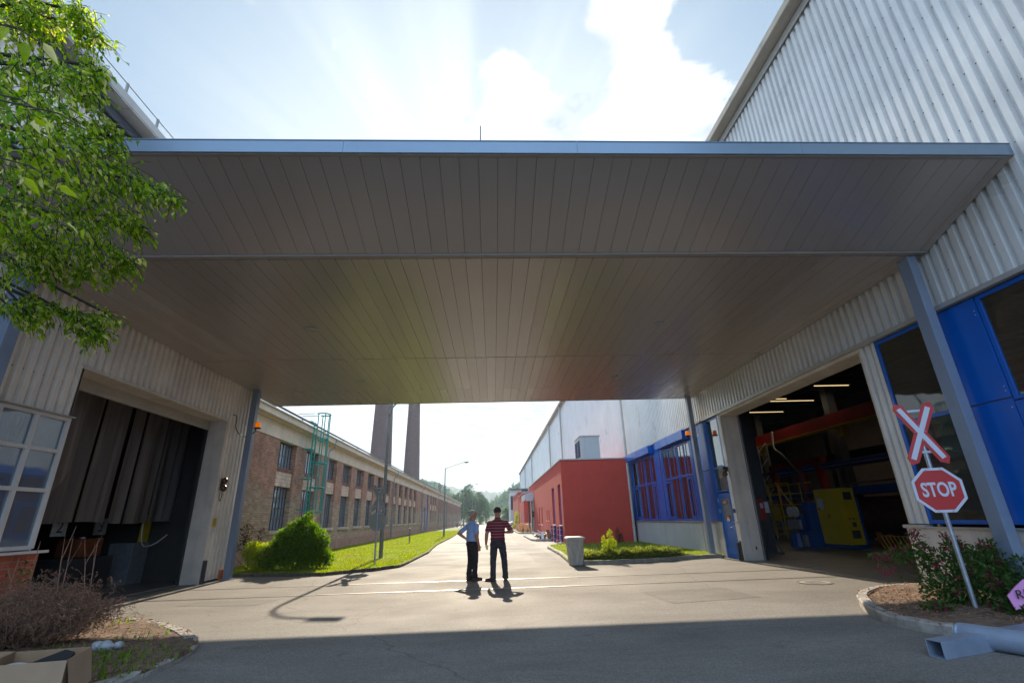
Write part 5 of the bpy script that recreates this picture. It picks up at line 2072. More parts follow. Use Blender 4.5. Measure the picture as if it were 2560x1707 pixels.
def crossing_sign(loc, rz, label, zc=1.75, zx=2.62, sc=1.0, armh=0.5):
    t_ = thing('crossing_sign', (0, 0, 0), label, 'traffic sign', 'stop signs with crossbuck at the track')
    FX, FZ = (1, 0, 0), (0, 0, 1)
    MB().tube([(0, 0.04, 0), (0, 0.04, zx + 0.1)], 0.032, 12).build('post', 'galv', t_, smooth=False)
    o_ = MB().plate([(x * sc, z * sc) for x, z in OCT], (0, 0, zc), FX, FZ, -0.003).build('stop_plate', 'signgrey', t_)
    MB().plate([(x * sc, z * sc) for x, z in OCT], (0, -0.0035, zc), FX, FZ, 0.001).build('white_border', 'signwhite', o_)
    MB().plate([(x * sc * 0.885, z * sc * 0.885) for x, z in OCT], (0, -0.005, zc), FX, FZ, 0.001).build('red_field', 'signred', o_)
    text_obj('STOP', 0.265, Vector((0, -0.007, zc - 0.005)), Matrix(((1, 0, 0), (0, 0, -1), (0, 1, 0))), 'signwhite', o_, 'lettering', 0.001, 0.0065, 0.72, 1.1)
    L_ = armh
    for sg in (1, -1):
        a = Vector((-0.245 * sg, 0, 0.49)).normalized()
        n = Vector((a.z, 0, -a.x))
        arm = thing_part('crossbuck_arm', t_)
        y = 0.0 if sg > 0 else -0.006
        w1, L1 = 0.082, 0.545
        out = [(w1, -L1 + .07), (0, -L1 - 0.01), (-w1, -L1 + .07), (-w1, L1 - .07), (0, L1 + 0.01), (w1, L1 - .07)]
        U, V_ = n, a
        if U.cross(V_).y > 0:
            U = -U
        MB().plate(out, (0, y, zx), U, V_, 0.003).build_into(arm, 'signred')
        w2, L2 = 0.036, 0.455
        MB().plate([(w2, -L2), (-w2, -L2), (-w2, L2), (w2, L2)][::-1] if False else [(-w2, -L2), (w2, -L2), (w2, L2), (-w2, L2)], (0, y - 0.004 if sg < 0 else y - 0.011, zx), U, V_, 0.001).build('white_stripe', 'signwhite', arm)
        MB().plate(out, (0, y + 0.0035, zx), U, V_, 0.0005).build('arm_back', 'signgrey', arm)
    k = MB()
    for z in (zx - 0.30, zx + 0.36):
        k.box(-0.17, 0.006, z - 0.018, 0.19, 0.03, z + 0.018)
    for z in (zc + 0.27, zc - 0.27):
        k.box(-0.13, 0.005, z - 0.015, 0.13, 0.03, z + 0.015)
    k.build('bracket', 'galv', t_)
    k = MB()
    for x, z in ((-0.07, zx + 0.02), (0.07, zx + 0.02), (0, zx + 0.12), (0, zx - 0.12), (-0.09, zc + 0.31), (0.09, zc + 0.31), (-0.09, zc - 0.31), (0.09, zc - 0.31)):
        k.ell((x, -0.014, z), (0.009, 0.005, 0.009), 8)
    k.build('bolt', 'galv', t_)
    t_.location = loc
    t_.rotation_euler = (0, 0, rz)
    return t_


def thing_part(name, parent):
    me = bpy.data.meshes.new(name)
    o = bpy.data.objects.new(name, me)
    COL.objects.link(o)
    o.parent = parent
    ORG[o.name] = ORG[parent.name].copy()
    return o


def _bi(s, ob, m):
    o = ORG[ob.name]
    ob.data.from_pydata([(x - o.x, y - o.y, z - o.z) for x, y, z in s.v], [], s.f)
    ob.data.materials.append(M[m])
    ob.data.update()


MB.build_into = _bi
crossing_sign((6.93, 7.5, 0.07), R_(-20), 'red STOP sign under a red and white crossbuck in the right flower bed', 1.68, 2.56)
crossing_sign((-4.33, 19.25, 0.07), R_(178), 'grey backs of a stop sign and crossbuck on the left lawn', 1.50, 2.32)


# lamp posts
def box_lamp_head(mb, p, d, L_=0.62, w=0.26, h=0.12):
    p, d = Vector(p), Vector(d).normalized()
    sx = d.cross(Vector((0, 0, 1))).normalized()
    up = sx.cross(d)
    c_ = p + d * L_ / 2
    mb.obox(c_, d * L_ / 2, sx * w / 2, up * h / 2)


lp = thing('street_lamp', (-4.86, 22.64, 0.06), 'tall gooseneck street lamp on the left lawn, nearest of the row', 'street lamp', 'street lamps along the left lawn')
pts = [(-4.86, 22.64, 0.06), (-4.86, 22.64, 1.2), (-4.86, 22.64, 1.22), (-4.86, 22.64, 4.2), (-4.86, 22.64, 4.22), (-4.86, 22.64, 6.2)]
arc = [(-4.86 + 0.9 * (1 - math.cos(a)), 22.64, 6.2 + 0.85 * math.sin(a)) for a in [math.pi / 2 * q / 8 for q in range(1, 9)]] + [(-3.75, 22.64, 7.12)]
MB().tube(pts, [0.085, 0.085, 0.07, 0.07, 0.055, 0.05], 12).build('post', 'lamp_post', lp)
MB().tube([pts[-1]] + arc, 0.042, 10).build('arm', 'lamp_post', lp, smooth=True)
k = MB()
box_lamp_head(k, (-3.8, 22.64, 7.13), (1, 0, 0.1))
k.build('lamp_head', 'lamp_post', lp, bevel=0.03)


def arm_lamp(x, y, lab, h_=6.42):
    t_ = thing('street_lamp', (x, y, 0.06), lab, 'street lamp', 'street lamps along the left lawn')
    MB().tube([(x, y, 0.06), (x, y, 2.0), (x, y, 2.02), (x, y, h_)], [0.09, 0.085, 0.07, 0.055], 12).build('post', 'lamp_post', t_)
    MB().tube([(x - 0.02, y, h_ - 0.03), (x + 1.9, y, h_ + 0.56)], 0.035, 8).build('arm', 'lamp_post', t_)
    k_ = MB()
    box_lamp_head(k_, (x + 1.85, y, h_ + 0.53), (1, 0, 0.12), 0.5, 0.24, 0.10)
    k_.ell((x + 2.12, y, h_ + 0.52), (0.18, 0.11, 0.07), 10)
    k_.build('lamp_head', 'lamp_post', t_, bevel=0.02)


arm_lamp(-4.74, 49.5, 'street lamp with straight slanted arm standing halfway down the left lawn')
arm_lamp(-4.75, 82, 'farther street lamp with slanted arm in front of the big trees')
arm_lamp(-4.75, 116, 'farthest street lamp, its arm half lost in the big trees')
p = MB().tube([(-5.9, 36.5, 0.0), (-5.9, 36.5, 1.05)], 0.045, 8).lathe([(0.05, 0), (0.05, 0.03), (0.0, 0.05)], (-5.9, 36.5, 1.05), 10)
tag(p.build('marker_post', 'lamp_post', org=(-5.9, 36.5, 0)), 'short grey marker post on the left lawn near the factory wall', 'post')

# bin
bn = thing('waste_bin', (2.75, 17.45, 0), 'weathered grey tapered metal waste bin at the corner of the right lawn', 'bin')


def sqring(cx, cy, z, a, b_, r=0.07, n=5):
    pts_ = []
    for (sx, sy, a0) in ((1, -1, -90), (1, 1, 0), (-1, 1, 90), (-1, -1, 180)):
        for q in range(n):
            an = R_(a0 + 90 * q / (n - 1))
            pts_.append((cx + sx * (a - r) + r * math.cos(an), cy + sy * (b_ - r) + r * math.sin(an), z))
    return pts_


def loft(rings_, caps=True):
    mb = MB()
    n = len(rings_[0])
    for rg in rings_:
        mb.v += rg
    for j in range(len(rings_) - 1):
        for q in range(n):
            mb.f.append((j * n + q, j * n + (q + 1) % n, (j + 1) * n + (q + 1) % n, (j + 1) * n + q))
            mb.m.append(0)
    if caps:
        mb.f += [tuple(range(n))[::-1], tuple((len(rings_) - 1) * n + q for q in range(n))]
        mb.m += [0, 0]
    return mb


rg = [sqring(2.75, 17.45, z, 0.225 + 0.055 * z / 0.8 + 0.004 * (k_ % 2), 0.21 + 0.05 * z / 0.8 + 0.004 * (k_ % 2)) for k_, z in enumerate([0.01, 0.06, 0.12, 0.3, 0.31, 0.5, 0.51, 0.7, 0.71, 0.78])]
loft(rg).build('body', 'concrete_bin', bn)
loft([sqring(2.75, 17.45, z, a, a - 0.015, 0.08) for z, a in ((0.775, 0.30), (0.80, 0.318), (0.85, 0.318), (0.87, 0.30), (0.89, 0.2))]).build('lid', 'trim', bn)
k = MB()
for sx in (-1, 1):
    k.tube([(2.75 + sx * 0.31, 17.45, 0.825), (2.75 + sx * 0.37, 17.45, 0.825)], 0.02, 8)
k.build('lug', 'galv', bn)

# scrap boards on the pavement
bl = []
for q in range(16):
    x, y = 3.0 + random.random() * 0.9, 35.6 + random.random() * 2.3
    z = 0.2 + random.random() * 0.35
    L_, w_ = random.uniform(0.4, 0.9), random.uniform(0.12, 0.3)
    a = Vector((random.uniform(-1, 1), random.uniform(-1, 1), random.uniform(-0.5, 0.7))).normalized()
    b_ = a.cross(Vector((random.uniform(-.4, .4), random.uniform(-1, 0), 1))).normalized()
    o = MB().obox((x, y, max(z, 0.13 + abs(a.z) * L_ / 2)), a * L_ / 2, b_ * w_ / 2, a.cross(b_) * 0.012).build('scrap_board', 'white' if q < 11 else 'wood', org=(x, y, z))
    tag(o, 'white scrap board in the heap on the annex pavement' if q < 11 else 'brown scrap plank in the heap on the annex pavement', 'board', 'white scrap boards' if q < 11 else 'brown scrap planks')
for q in range(3):
    z = 0.12 + q * 0.15
    pr_ = thing('pallet', (3.75, 36.8, z), ['lowest pallet under the scrap heap beside the annex', 'middle pallet of the stack behind the scrap heap', 'top pallet of the stack behind the scrap heap'][q], 'pallet')
    k = MB()
    for j in range(5):
        k.box(3.3, 36.2 + j * 0.26, z + 0.11, 4.02, 36.38 + j * 0.26, z + 0.13)
    k.build('deck', 'wood', pr_)
    k = MB()
    for x in (3.3, 3.62, 3.94):
        k.box(x, 36.2, z, x + 0.08, 37.42, z + 0.108)
    k.build('bearer', 'wood', pr_)

# cardboard box
cb = thing('cardboard_box', (-4.4, 5.4, 0.06), 'open brown cardboard box with rubbish at the edge of the left bed', 'box')
C_ = [Vector((-4.76, 5.69, 0)), Vector((-4.57, 5.14, 0)), Vector((-3.92, 5.26, 0)), Vector((-4.11, 5.79, 0))]
z0, z1 = 0.07, 0.42
k = MB()
th = 0.006
cen = sum(C_, Vector((0, 0, 0))) / 4
for a, b_ in zip(C_, C_[1:] + C_[:1]):
    ia, ib = a + (cen - a) * 0.02, b_ + (cen - b_) * 0.02
    k.face([(a.x, a.y, z0), (b_.x, b_.y, z0), (b_.x, b_.y, z1), (a.x, a.y, z1)], 0)
    k.face([(ib.x, ib.y, z0), (ia.x, ia.y, z0), (ia.x, ia.y, z1), (ib.x, ib.y, z1)], 1)
    k.face([(a.x, a.y, z1), (b_.x, b_.y, z1), (ib.x, ib.y, z1), (ia.x, ia.y, z1)], 0)
k.face([(p_.x, p_.y, z0 + 0.002) for p_ in C_], 1)
k.build('carton', ['cardboard', 'cardboard_in'], cb)
fl = MB()


def flap(mb, a, b_, out, dz, mi=0):
    n_ = (b_ - a).cross(Vector((0, 0, 1))).normalized()
    q_ = [a + Vector((0, 0, z1)), b_ + Vector((0, 0, z1)), b_ + (a - b_) * 0.04 + n_ * out + Vector((0, 0, z1 + dz)), a + (b_ - a) * 0.04 + n_ * out + Vector((0, 0, z1 + dz))]
    mb.face([tuple(v) for v in q_], 0)
    nn_ = (q_[1] - q_[0]).cross(q_[3] - q_[0]).normalized() * 0.004
    mb.face([tuple(v - nn_) for v in q_][::-1], 0)


flap(fl, C_[2], C_[3], 0.07, -0.29)
fl.build('flap', 'cardboard', cb)
fl = MB()
flap(fl, C_[0], C_[1], 0.16, 0.02)
fl.build('flap', 'cardboard', cb)
o = MB().ell((-4.5, 5.42, 0.33), (0.14, 0.11, 0.05), 14).build('rubbish_sheet', 'signwhite', org=(-4.5, 5.42, 0.3), smooth=True)
tag(o, 'crumpled white sheet lying inside the cardboard box', 'rubbish')
o = MB().plate([(-0.2, -0.1), (0.18, -0.12), (0.2, 0.06), (0.1, 0.14), (-0.05, 0.08), (-0.18, 0.02)], (-4.3, 5.5, 0.36), Vector((0.9, 0.3, 0.15)).normalized(), Vector((-0.3, 0.85, 0.4)).normalized(), 0.03).build('dark_sheet', 'black', org=(-4.3, 5.45, 0.38))
tag(o, 'black torn sheet sticking up inside the cardboard box', 'rubbish')
for (x, y, r, lb_) in ((-5.24, 7.5, 0.075, 'white stone in the left bed, leftmost of three in a line'), (-5.1, 7.45, 0.085, 'white stone in the left bed, middle and largest of three'), (-4.98, 7.51, 0.06, 'white stone in the left bed, rightmost of three in a line')):
    mb = MB().ell((x, y, 0.10), (r * 1.1, r * 0.9, r * 0.75), 14)
    mb.v = [tuple(Vector(v) + (Vector(v) - Vector((x, y, 0.10))) * 0.28 * mnoise.noise(Vector(v) * 14)) for v in mb.v]
    tag(mb.build('white_stone', 'stone', org=(x, y, 0.1)), lb_, 'stone')
k = MB().plate([(-0.16, -0.14), (0.02, -0.16), (0.2, -0.02), (0.16, 0.16), (0.0, 0.10), (-0.14, 0.03)], (7.08, 6.95, 0.36), Vector((0.92, -0.3, 0.25)).normalized(), Vector((-0.2, 0.25, 0.95)).normalized(), 0.02)
k.v = [tuple(Vector(v) + Vector((0, 0.03 * mnoise.noise(Vector(v) * 6), 0))) for v in k.v]
pk = thing('pink_wrapper', (7.08, 6.95, 0.36), 'crumpled pink wrapper with black print caught in the red flowering shrub', 'rubbish')
k.build('foil', 'pink', pk)
text_obj('RI', 0.16, Vector((7.07, 6.925, 0.37)), Matrix(((0.9, 0.1, -0.3), (-0.3, 0.1, -0.9), (0.1, 0.95, 0.2))), 'black', pk, 'print')

# primed steel pieces bottom right
sp = thing('steel_cross_frame', (5.5, 5.95, 0), 'grey blue steel tube frame piece lying on the asphalt before the right bed', 'steel frame')


def hollow(mb, p0, p1, w, h_, t_=0.008):
    p0, p1 = Vector(p0), Vector(p1)
    d_ = (p1 - p0).normalized()
    sx = d_.cross(Vector((0, 0, 1))).normalized()
    uz = sx.cross(d_).normalized()
    i_ = len(mb.v)
    for q in (p0, p1):
        for ww, hh in ((w, h_), (w - 2 * t_, h_ - 2 * t_)):
            for a_, b2 in ((-1, -1), (1, -1), (1, 1), (-1, 1)):
                mb.v.append(tuple(q + sx * a_ * ww / 2 + uz * b2 * hh / 2))
    for e in range(4):
        f_ = (e + 1) % 4
        mb.f.append((i_ + e, i_ + f_, i_ + 8 + f_, i_ + 8 + e)); mb.m.append(0)
        mb.f.append((i_ + 4 + f_, i_ + 4 + e, i_ + 12 + e, i_ + 12 + f_)); mb.m.append(0)
        mb.f.append((i_ + f_, i_ + e, i_ + 4 + e, i_ + 4 + f_)); mb.m.append(0)
        mb.f.append((i_ + 8 + e, i_ + 8 + f_, i_ + 12 + f_, i_ + 12 + e)); mb.m.append(0)


k = MB()
hollow(k, (4.70, 5.75, 0.085), (5.55, 6.0, 0.085), 0.16, 0.165)
k.build('square_tube', 'steel_blue', sp)
MB().tube([(5.42, 6.16, 0.12), (5.46, 6.07, 0.12), (5.75, 5.45, 0.12), (6.1, 4.7, 0.12)], 0.118, 28).ell((5.42, 6.16, 0.12), (0.118, 0.06, 0.118), 20).build('round_tube', 'steel_blue', sp, smooth=False)
k = MB()
hollow(k, (5.62, 6.02, 0.085), (6.7, 6.34, 0.085), 0.16, 0.165)
k.build('square_tube', 'steel_blue', sp)

# distant vehicles


def car(x, y, rz, label, col='carwhite', L_=4.3, W_=1.75, H_=1.45):
    t_ = thing('parked_car', (0, 0, 0), label, 'car')
    prof = [(-L_ / 2, 0.3), (L_ / 2, 0.3), (L_ / 2, 0.62), (L_ / 2 - 0.15, 0.78), (L_ / 2 - 1.1, 0.95), (L_ / 2 - 1.75, H_ - 0.08), (L_ / 2 - 2.2, H_), (-L_ / 2 + 1.1, H_), (-L_ / 2 + 0.35, H_ - 0.3), (-L_ / 2 + 0.05, 0.95), (-L_ / 2 - 0.03, 0.6)]
    mb = MB()
    n = len(prof)
    for s_ in (-1, 1):
        for (a, z) in prof:
            tp = 0.80 if z > 1.1 else (0.95 if z > 0.85 else 1.0)
            mb.v.append((a, s_ * W_ / 2 * tp, z))
    for k_ in range(n):
        mb.f.append((k_, (k_ + 1) % n, n + (k_ + 1) % n, n + k_)[::-1])
        mb.m.append(0)
    mb.f += [tuple(range(n)), tuple(range(n, 2 * n))[::-1]]
    mb.m += [0, 0]
    mb.build('body', col, t_, bevel=0.05)
    g_ = MB()
    for s_ in (-1, 1):
        g_.face([(L_ / 2 - 1.22, s_ * W_ / 2 * 0.955, 0.97), (L_ / 2 - 1.8, s_ * W_ / 2 * 0.83, H_ - 0.12), (-L_ / 2 + 1.1, s_ * W_ / 2 * 0.83, H_ - 0.1), (-L_ / 2 + 0.5, s_ * W_ / 2 * 0.955, 0.98)])
    g_.face([(L_ / 2 - 1.11, -W_ / 2 * 0.85, 0.975), (L_ / 2 - 1.11, W_ / 2 * 0.85, 0.975), (L_ / 2 - 1.70, W_ / 2 * 0.72, H_ - 0.08), (L_ / 2 - 1.70, -W_ / 2 * 0.72, H_ - 0.08)])
    g_.face([(-L_ / 2 + 0.02, -W_ / 2 * 0.8, 1.0), (-L_ / 2 + 0.02, W_ / 2 * 0.8, 1.0), (-L_ / 2 + 0.30, W_ / 2 * 0.7, H_ - 0.3), (-L_ / 2 + 0.30, -W_ / 2 * 0.7, H_ - 0.3)])
    g_.build('glazing', 'black', t_)
    for a in (-L_ / 2 + 0.8, L_ / 2 - 0.8):
        for s_ in (-1, 1):
            wh = MB().tube([(a, s_ * (W_ / 2 - 0.16), 0.31), (a, s_ * (W_ / 2 + 0.01), 0.31)], 0.31, 20).build('wheel', 'tyre', t_)
            MB().tube([(a, s_ * (W_ / 2 + 0.0), 0.31), (a, s_ * (W_ / 2 + 0.02), 0.31)], 0.19, 16).build('rim', 'galv', wh)
    for s_ in (-1, 1):
        MB().box(-L_ / 2 - 0.035, s_ * 0.62 - 0.12, 0.68, -L_ / 2 - 0.0, s_ * 0.62 + 0.12, 0.86).build('tail_light', 'signred', t_)
        MB().box(L_ / 2 - 0.06, s_ * 0.62 - 0.16, 0.62, L_ / 2 + 0.015, s_ * 0.62 + 0.12, 0.76).build('headlight', 'galv', t_)
    t_.location = (x, y, 0)
    t_.rotation_euler = (0, 0, rz)


car(5.6, 61.5, R_(176), 'white parked car behind the grey gate porch')
car(5.3, 108.5, R_(184), 'white parked car far down the street beyond the red blocks')


def bike(x, y, rz, lab):
    t_ = thing('motorcycle', (0, 0, 0), lab, 'motorcycle', 'motorcycles parked at the far end of the left lawn')
    for a in (-0.68, 0.68):
        k_ = MB()
        ri = [(a + 0.27 * math.cos(q / 18 * 2 * math.pi), 0, 0.32 + 0.27 * math.sin(q / 18 * 2 * math.pi)) for q in range(19)]
        k_.tube(ri, 0.055, 8, caps=False)
        k_.build('wheel', 'tyre', t_, smooth=True)
    MB().ell((0.12, 0, 0.82), (0.30, 0.15, 0.15), 12).build('tank', 'signred', t_, smooth=True)
    MB().ell((-0.38, 0, 0.78), (0.38, 0.12, 0.07), 12).build('seat', 'black', t_, smooth=True)
    MB().box(-0.2, -0.13, 0.3, 0.25, 0.13, 0.65).build('engine', 'galv', t_, bevel=0.03)
    MB().tube([(0.68, -0.08, 0.32), (0.42, -0.08, 1.0)], 0.025, 6).tube([(0.68, 0.08, 0.32), (0.42, 0.08, 1.0)], 0.025, 6).tube([(0.36, -0.35, 1.05), (0.42, 0, 1.0), (0.36, 0.35, 1.05)], 0.018, 6).build('fork', 'galv', t_)
    MB().ell((0.55, 0, 0.9), (0.1, 0.1, 0.1), 10).build('headlight', 'white', t_, smooth=True)
    t_.location = (x, y, 0)
    t_.rotation_euler = (0, 0, rz)
    return t_


for q in range(5):
    b0 = bike(-7.6 + q * 0.85, 113.5 + 0.4 * (q % 2), R_(60 + 13 * q), ['motorcycle nearest the factory wall in the parked row', 'second motorcycle from the factory wall in the parked row', 'middle motorcycle of the parked row of five', 'fourth motorcycle from the factory wall in the parked row', 'motorcycle nearest the street in the parked row'][q])


# ================================================================== PEOPLE
def finger_chain(mb, base, d, curl_ax, lens, r, curl=0.35):
    p_ = Vector(base)
    d = Vector(d).normalized()
    for k_, L_ in enumerate(lens):
        q_ = p_ + d * L_
        mb.cone(p_, q_, r * (1 - 0.08 * k_), r * (1 - 0.08 * (k_ + 1)), 8)
        p_ = q_
        d = Matrix.Rotation(curl, 3, curl_ax) @ d


def hand(mb, wrist, d, palm_n, thumb_side, curl=0.35, sc=1.0):
    """wrist point, direction of the fingers, palm normal (side the fingers curl to), thumb_side vector"""
    d, n, t_ = Vector(d).normalized(), Vector(palm_n).normalized(), Vector(thumb_side).normalized()
    n = (n - d * n.dot(d)).normalized()
    t_ = d.cross(n) if d.cross(n).dot(t_) > 0 else n.cross(d)
    w_ = Vector(wrist)
    ax = d.cross(n).normalized()
    for o_ in (-0.026, -0.009, 0.009, 0.026):
        mb.cone(w_ + t_ * o_ * 0.7 + d * 0.01, w_ + t_ * o_ + d * 0.085 * sc, 0.015, 0.012, 8)
    for k_, (o_, L_) in enumerate(((0.029, 0.9), (0.0095, 1.0), (-0.0105, 0.93), (-0.030, 0.74))):
        finger_chain(mb, w_ + t_ * o_ + d * 0.088 * sc, d + t_ * (0.10 - 0.06 * k_) * 0.8 + n * 0.1, ax, (0.038 * L_ * sc, 0.026 * L_ * sc, 0.02 * L_ * sc), 0.0092, curl * (1 + 0.08 * k_))
    finger_chain(mb, w_ + t_ * 0.022 + d * 0.028, d * 0.75 + t_ * 0.75 + n * 0.25, ax, (0.042 * sc, 0.030 * sc, 0.022 * sc), 0.0108, 0.18)


def remesh(o, vox, it=6):
    md = o.modifiers.new('rm', 'REMESH')
    md.mode = 'VOXEL'
    md.voxel_size = vox
    md.use_smooth_shade = True
    sm = o.modifiers.new('sm', 'SMOOTH')
    sm.iterations = it
    sm.factor = 0.5
    return bake(o)


def person(loc, rz, s, label, P):
    """P: dict with joint points in local metres for a 1.80 m body facing +Y"""
    t_ = thing('person', (0, 0, 0), label, 'person')
    A = P['arms']      # {'L':(shoulder, elbow, wrist, hand dir, palm normal, thumb), 'R':...}
    Lg = P['legs']     # {'L':(hip, knee, ankle, toe dir), ...}
    b = MB()
    tw = P.get('belly', 0.0)
    torso = [(0, 0.0, 0.84, 0.150, 0.105), (0, -0.01, 0.93, 0.165, 0.120), (0, 0.0 + tw * .3, 1.02, 0.150, 0.108 + tw), (0, 0.005 + tw * .3, 1.12, 0.148, 0.108 + tw), (0, 0.005, 1.24, 0.165, 0.115 + tw * .4), (0, 0.0, 1.35, 0.178, 0.112), (0, -0.01, 1.43, 0.150, 0.092), (0, -0.015, 1.475, 0.085, 0.068)]
    b.rings(torso, 24)
    b.cone((0, -0.015, 1.44), (0, 0.008, 1.60), 0.066, 0.062, 14)
    hd = Vector((0, 0.018, 1.69))
    Rh = Matrix.Rotation(P.get('head_yaw', 0.0), 3, 'Z') @ Matrix.Rotation(P.get('head_pitch', 0.0), 3, 'X')

    def H(v):
        return hd + Rh @ Vector(v)
    b.ell(H((0, -0.004, 0.016)), (0.080, 0.100, 0.102), 20, M3=Rh)
    b.ell(H((0, 0.022, -0.048)), (0.054, 0.068, 0.066), 16, M3=Rh)        # jaw
    b.ell(H((0, 0.070, -0.082)), (0.028, 0.022, 0.022), 12, M3=Rh)        # chin
    b.cone(H((0, 0.090, 0.012)), H((0, 0.112, -0.022)), 0.010, 0.014, 8)   # nose
    b.ell(H((0, 0.086, 0.030)), (0.048, 0.014, 0.010), 10, M3=Rh)          # brow
    for sg in (-1, 1):
        b.ell(H((sg * 0.078, -0.004, 0.0)), (0.010, 0.020, 0.031), 10, M3=Rh)      # ears
        b.ell(H((sg * 0.038, 0.072, -0.018)), (0.022, 0.018, 0.018), 10, M3=Rh)    # cheeks
    b.ell(H((0, 0.091, -0.050)), (0.024, 0.009, 0.007), 10, M3=Rh)                 # lips
    for k_, (sh, el, wr, hdir, pn, th_) in A.items():
        b.ell(sh, (0.062, 0.062, 0.062), 12)
        b.cone(sh, el, 0.054, 0.043, 12)
        b.cone(el, Vector(el).lerp(Vector(wr), 0.35), 0.044, 0.043, 12)
        b.cone(Vector(el).lerp(Vector(wr), 0.35), wr, 0.043, 0.028, 12)
        hand(b, wr, hdir, pn, th_, P.get('curl' + k_, 0.32))
    for k_, (hp, kn, an, toe) in Lg.items():
        b.cone(hp, kn, 0.082, 0.052, 14)
        b.cone(kn, Vector(kn).lerp(Vector(an), 0.3) + Vector((0, -0.012, 0)), 0.052, 0.054, 12)
        b.cone(Vector(kn).lerp(Vector(an), 0.3) + Vector((0, -0.012, 0)), an, 0.054, 0.036, 12)
        td = Vector(toe).normalized()
        b.cone(Vector((an[0], an[1], 0.05)), Vector((an[0], an[1], 0.035)) + td * 0.14, 0.036, 0.03, 10)
    o_ = b.build('body', 'skin', None)
    remesh(o_, 0.0065, 5)
    o_.parent = t_
    # eyes
    e_ = MB()
    for sg in (-1, 1):
        e_.ell(H((sg * 0.031, 0.086, 0.008)), (0.012, 0.007, 0.007), 8, M3=Rh)
    ey = e_.build('eyes', 'black', None)
    ey.parent = t_
    # trousers
    b = MB()
    b.rings([(0, 0.0, 0.80, 0.150, 0.115), (0, -0.014, 0.90, 0.176, 0.134), (0, -0.004, 0.98, 0.168, 0.122 + tw * .5), (0, 0.0, 1.03, 0.158, 0.115 + tw * .7)], 24)
    for k_, (hp, kn, an, toe) in Lg.items():
        an = Vector(an)
        b.cone(hp, kn, 0.098, 0.073, 16)
        b.cone(kn, (an.x, an.y - 0.004, 0.13), 0.073, 0.066, 14)
        b.rings([(an.x, an.y + 0.012, 0.045, 0.068, 0.082), (an.x, an.y + 0.004, 0.16, 0.064, 0.072)], 16)
    o2 = b.build('trousers', P['trousers'], None)
    remesh(o2, 0.011, 3)
    rumple(o2, 0.010, 9)
    o2.parent = t_
    bt_ = MB().rings([(0, 0.0, 1.010, 0.166, 0.122 + tw * .7), (0, 0.0, 1.042, 0.162, 0.120 + tw * .7)], 24)
    bo = bt_.build('belt', 'black', None)
    bo.parent = t_
    # shoes
    for k_, (hp, kn, an, toe) in Lg.items():
        td = Vector(toe).normalized()
        sx = Vector((td.y, -td.x, 0))
        base = Vector((an[0], an[1], 0))
        mb = MB()
        mb.cone(base + Vector((0, 0, 0.055)) - td * 0.03, base + td * 0.06 + Vector((0, 0, 0.05)), 0.043, 0.043, 12)
        mb.cone(base + td * 0.06 + Vector((0, 0, 0.048)), base + td * 0.17 + Vector((0, 0, 0.036)), 0.043, 0.030, 12)
        mb.obox(base + td * 0.065 + Vector((0, 0, 0.012)), td * 0.135, sx * 0.044, Vector((0, 0, 0.012)))
        so = mb.build('shoe', 'shoe', None)
        remesh(so, 0.009, 2)
        so.parent = t_
    # shirt
    b = MB()
    hem = P.get('hem', 1.0)
    b.rings([(0, 0.0, hem, 0.178, 0.134 + tw), (0, 0.0, 1.06, 0.168, 0.126 + tw * 1.1), (0, 0.006, 1.14, 0.165, 0.124 + tw * 1.1), (0, 0.005, 1.25, 0.178, 0.127 + tw * .5), (0, 0.0, 1.36, 0.188, 0.122), (0, -0.010, 1.43, 0.172, 0.104), (0, -0.014, 1.475, 0.125, 0.086), (0, -0.012, 1.51, 0.070, 0.066)], 28)
    for k_, (sh, el, wr, hdir, pn, th_) in A.items():
        sh, el = Vector(sh), Vector(el)
        e2 = sh.lerp(el, 0.80)
        b.ell(sh, (0.072, 0.072, 0.068), 14)
        b.tube([sh, sh.lerp(el, 0.45), e2], [0.068, 0.064, 0.067], 16)
    o3 = b.build('shirt', P['shirt'], None)
    remesh(o3, 0.010, 3)
    rumple(o3, 0.010, 8)
    o3.parent = t_
    co = MB().rings([(0, -0.012, 1.485, 0.078, 0.076), (0, -0.006, 1.53, 0.063, 0.064), (0, -0.006, 1.532, 0.058, 0.059)], 20).build('collar', P['shirt'], None)
    co.parent = t_
    # hair
    hb = MB().ell(H((0, -0.010, 0.018)), (0.086, 0.105, 0.109), 26, M3=Rh)
    Ri = Rh.inverted()
    keep = []
    for f in hb.f:
        c_ = sum((Vector(hb.v[i]) for i in f), Vector((0, 0, 0))) / len(f)
        l_ = Ri @ (c_ - hd)
        front = l_.y > 0.055 and l_.z < 0.075
        low = l_.z < (-0.035 if l_.y < -0.02 else 0.012)
        if P.get('bald') and l_.z > 0.112 and l_.y > -0.03:
            low = True
        if not (front or low):
            keep.append(f)
    hb.f = keep
    hb.m = [0] * len(keep)
    ho = hb.build('hair', P['hair'], None, smooth=True)
    sd_ = ho.modifiers.new('s', 'SOLIDIFY')
    sd_.thickness = 0.012
    bake(ho)
    ho.parent = t_
    t_.scale = (s * 1.13, s * 1.13, s)
    t_.rotation_euler = (0, 0, rz)
    t_.location = loc
    return t_


def rumple(o, amp, sc_):
    for v in o.data.vertices:
        n_ = v.normal
        v.co += n_ * amp * (mnoise.noise(Vector((v.co.x * sc_, v.co.y * sc_, v.co.z * sc_ * 1.6))) + 0.5 * mnoise.noise(v.co * sc_ * 2.7))
    o.data.update()


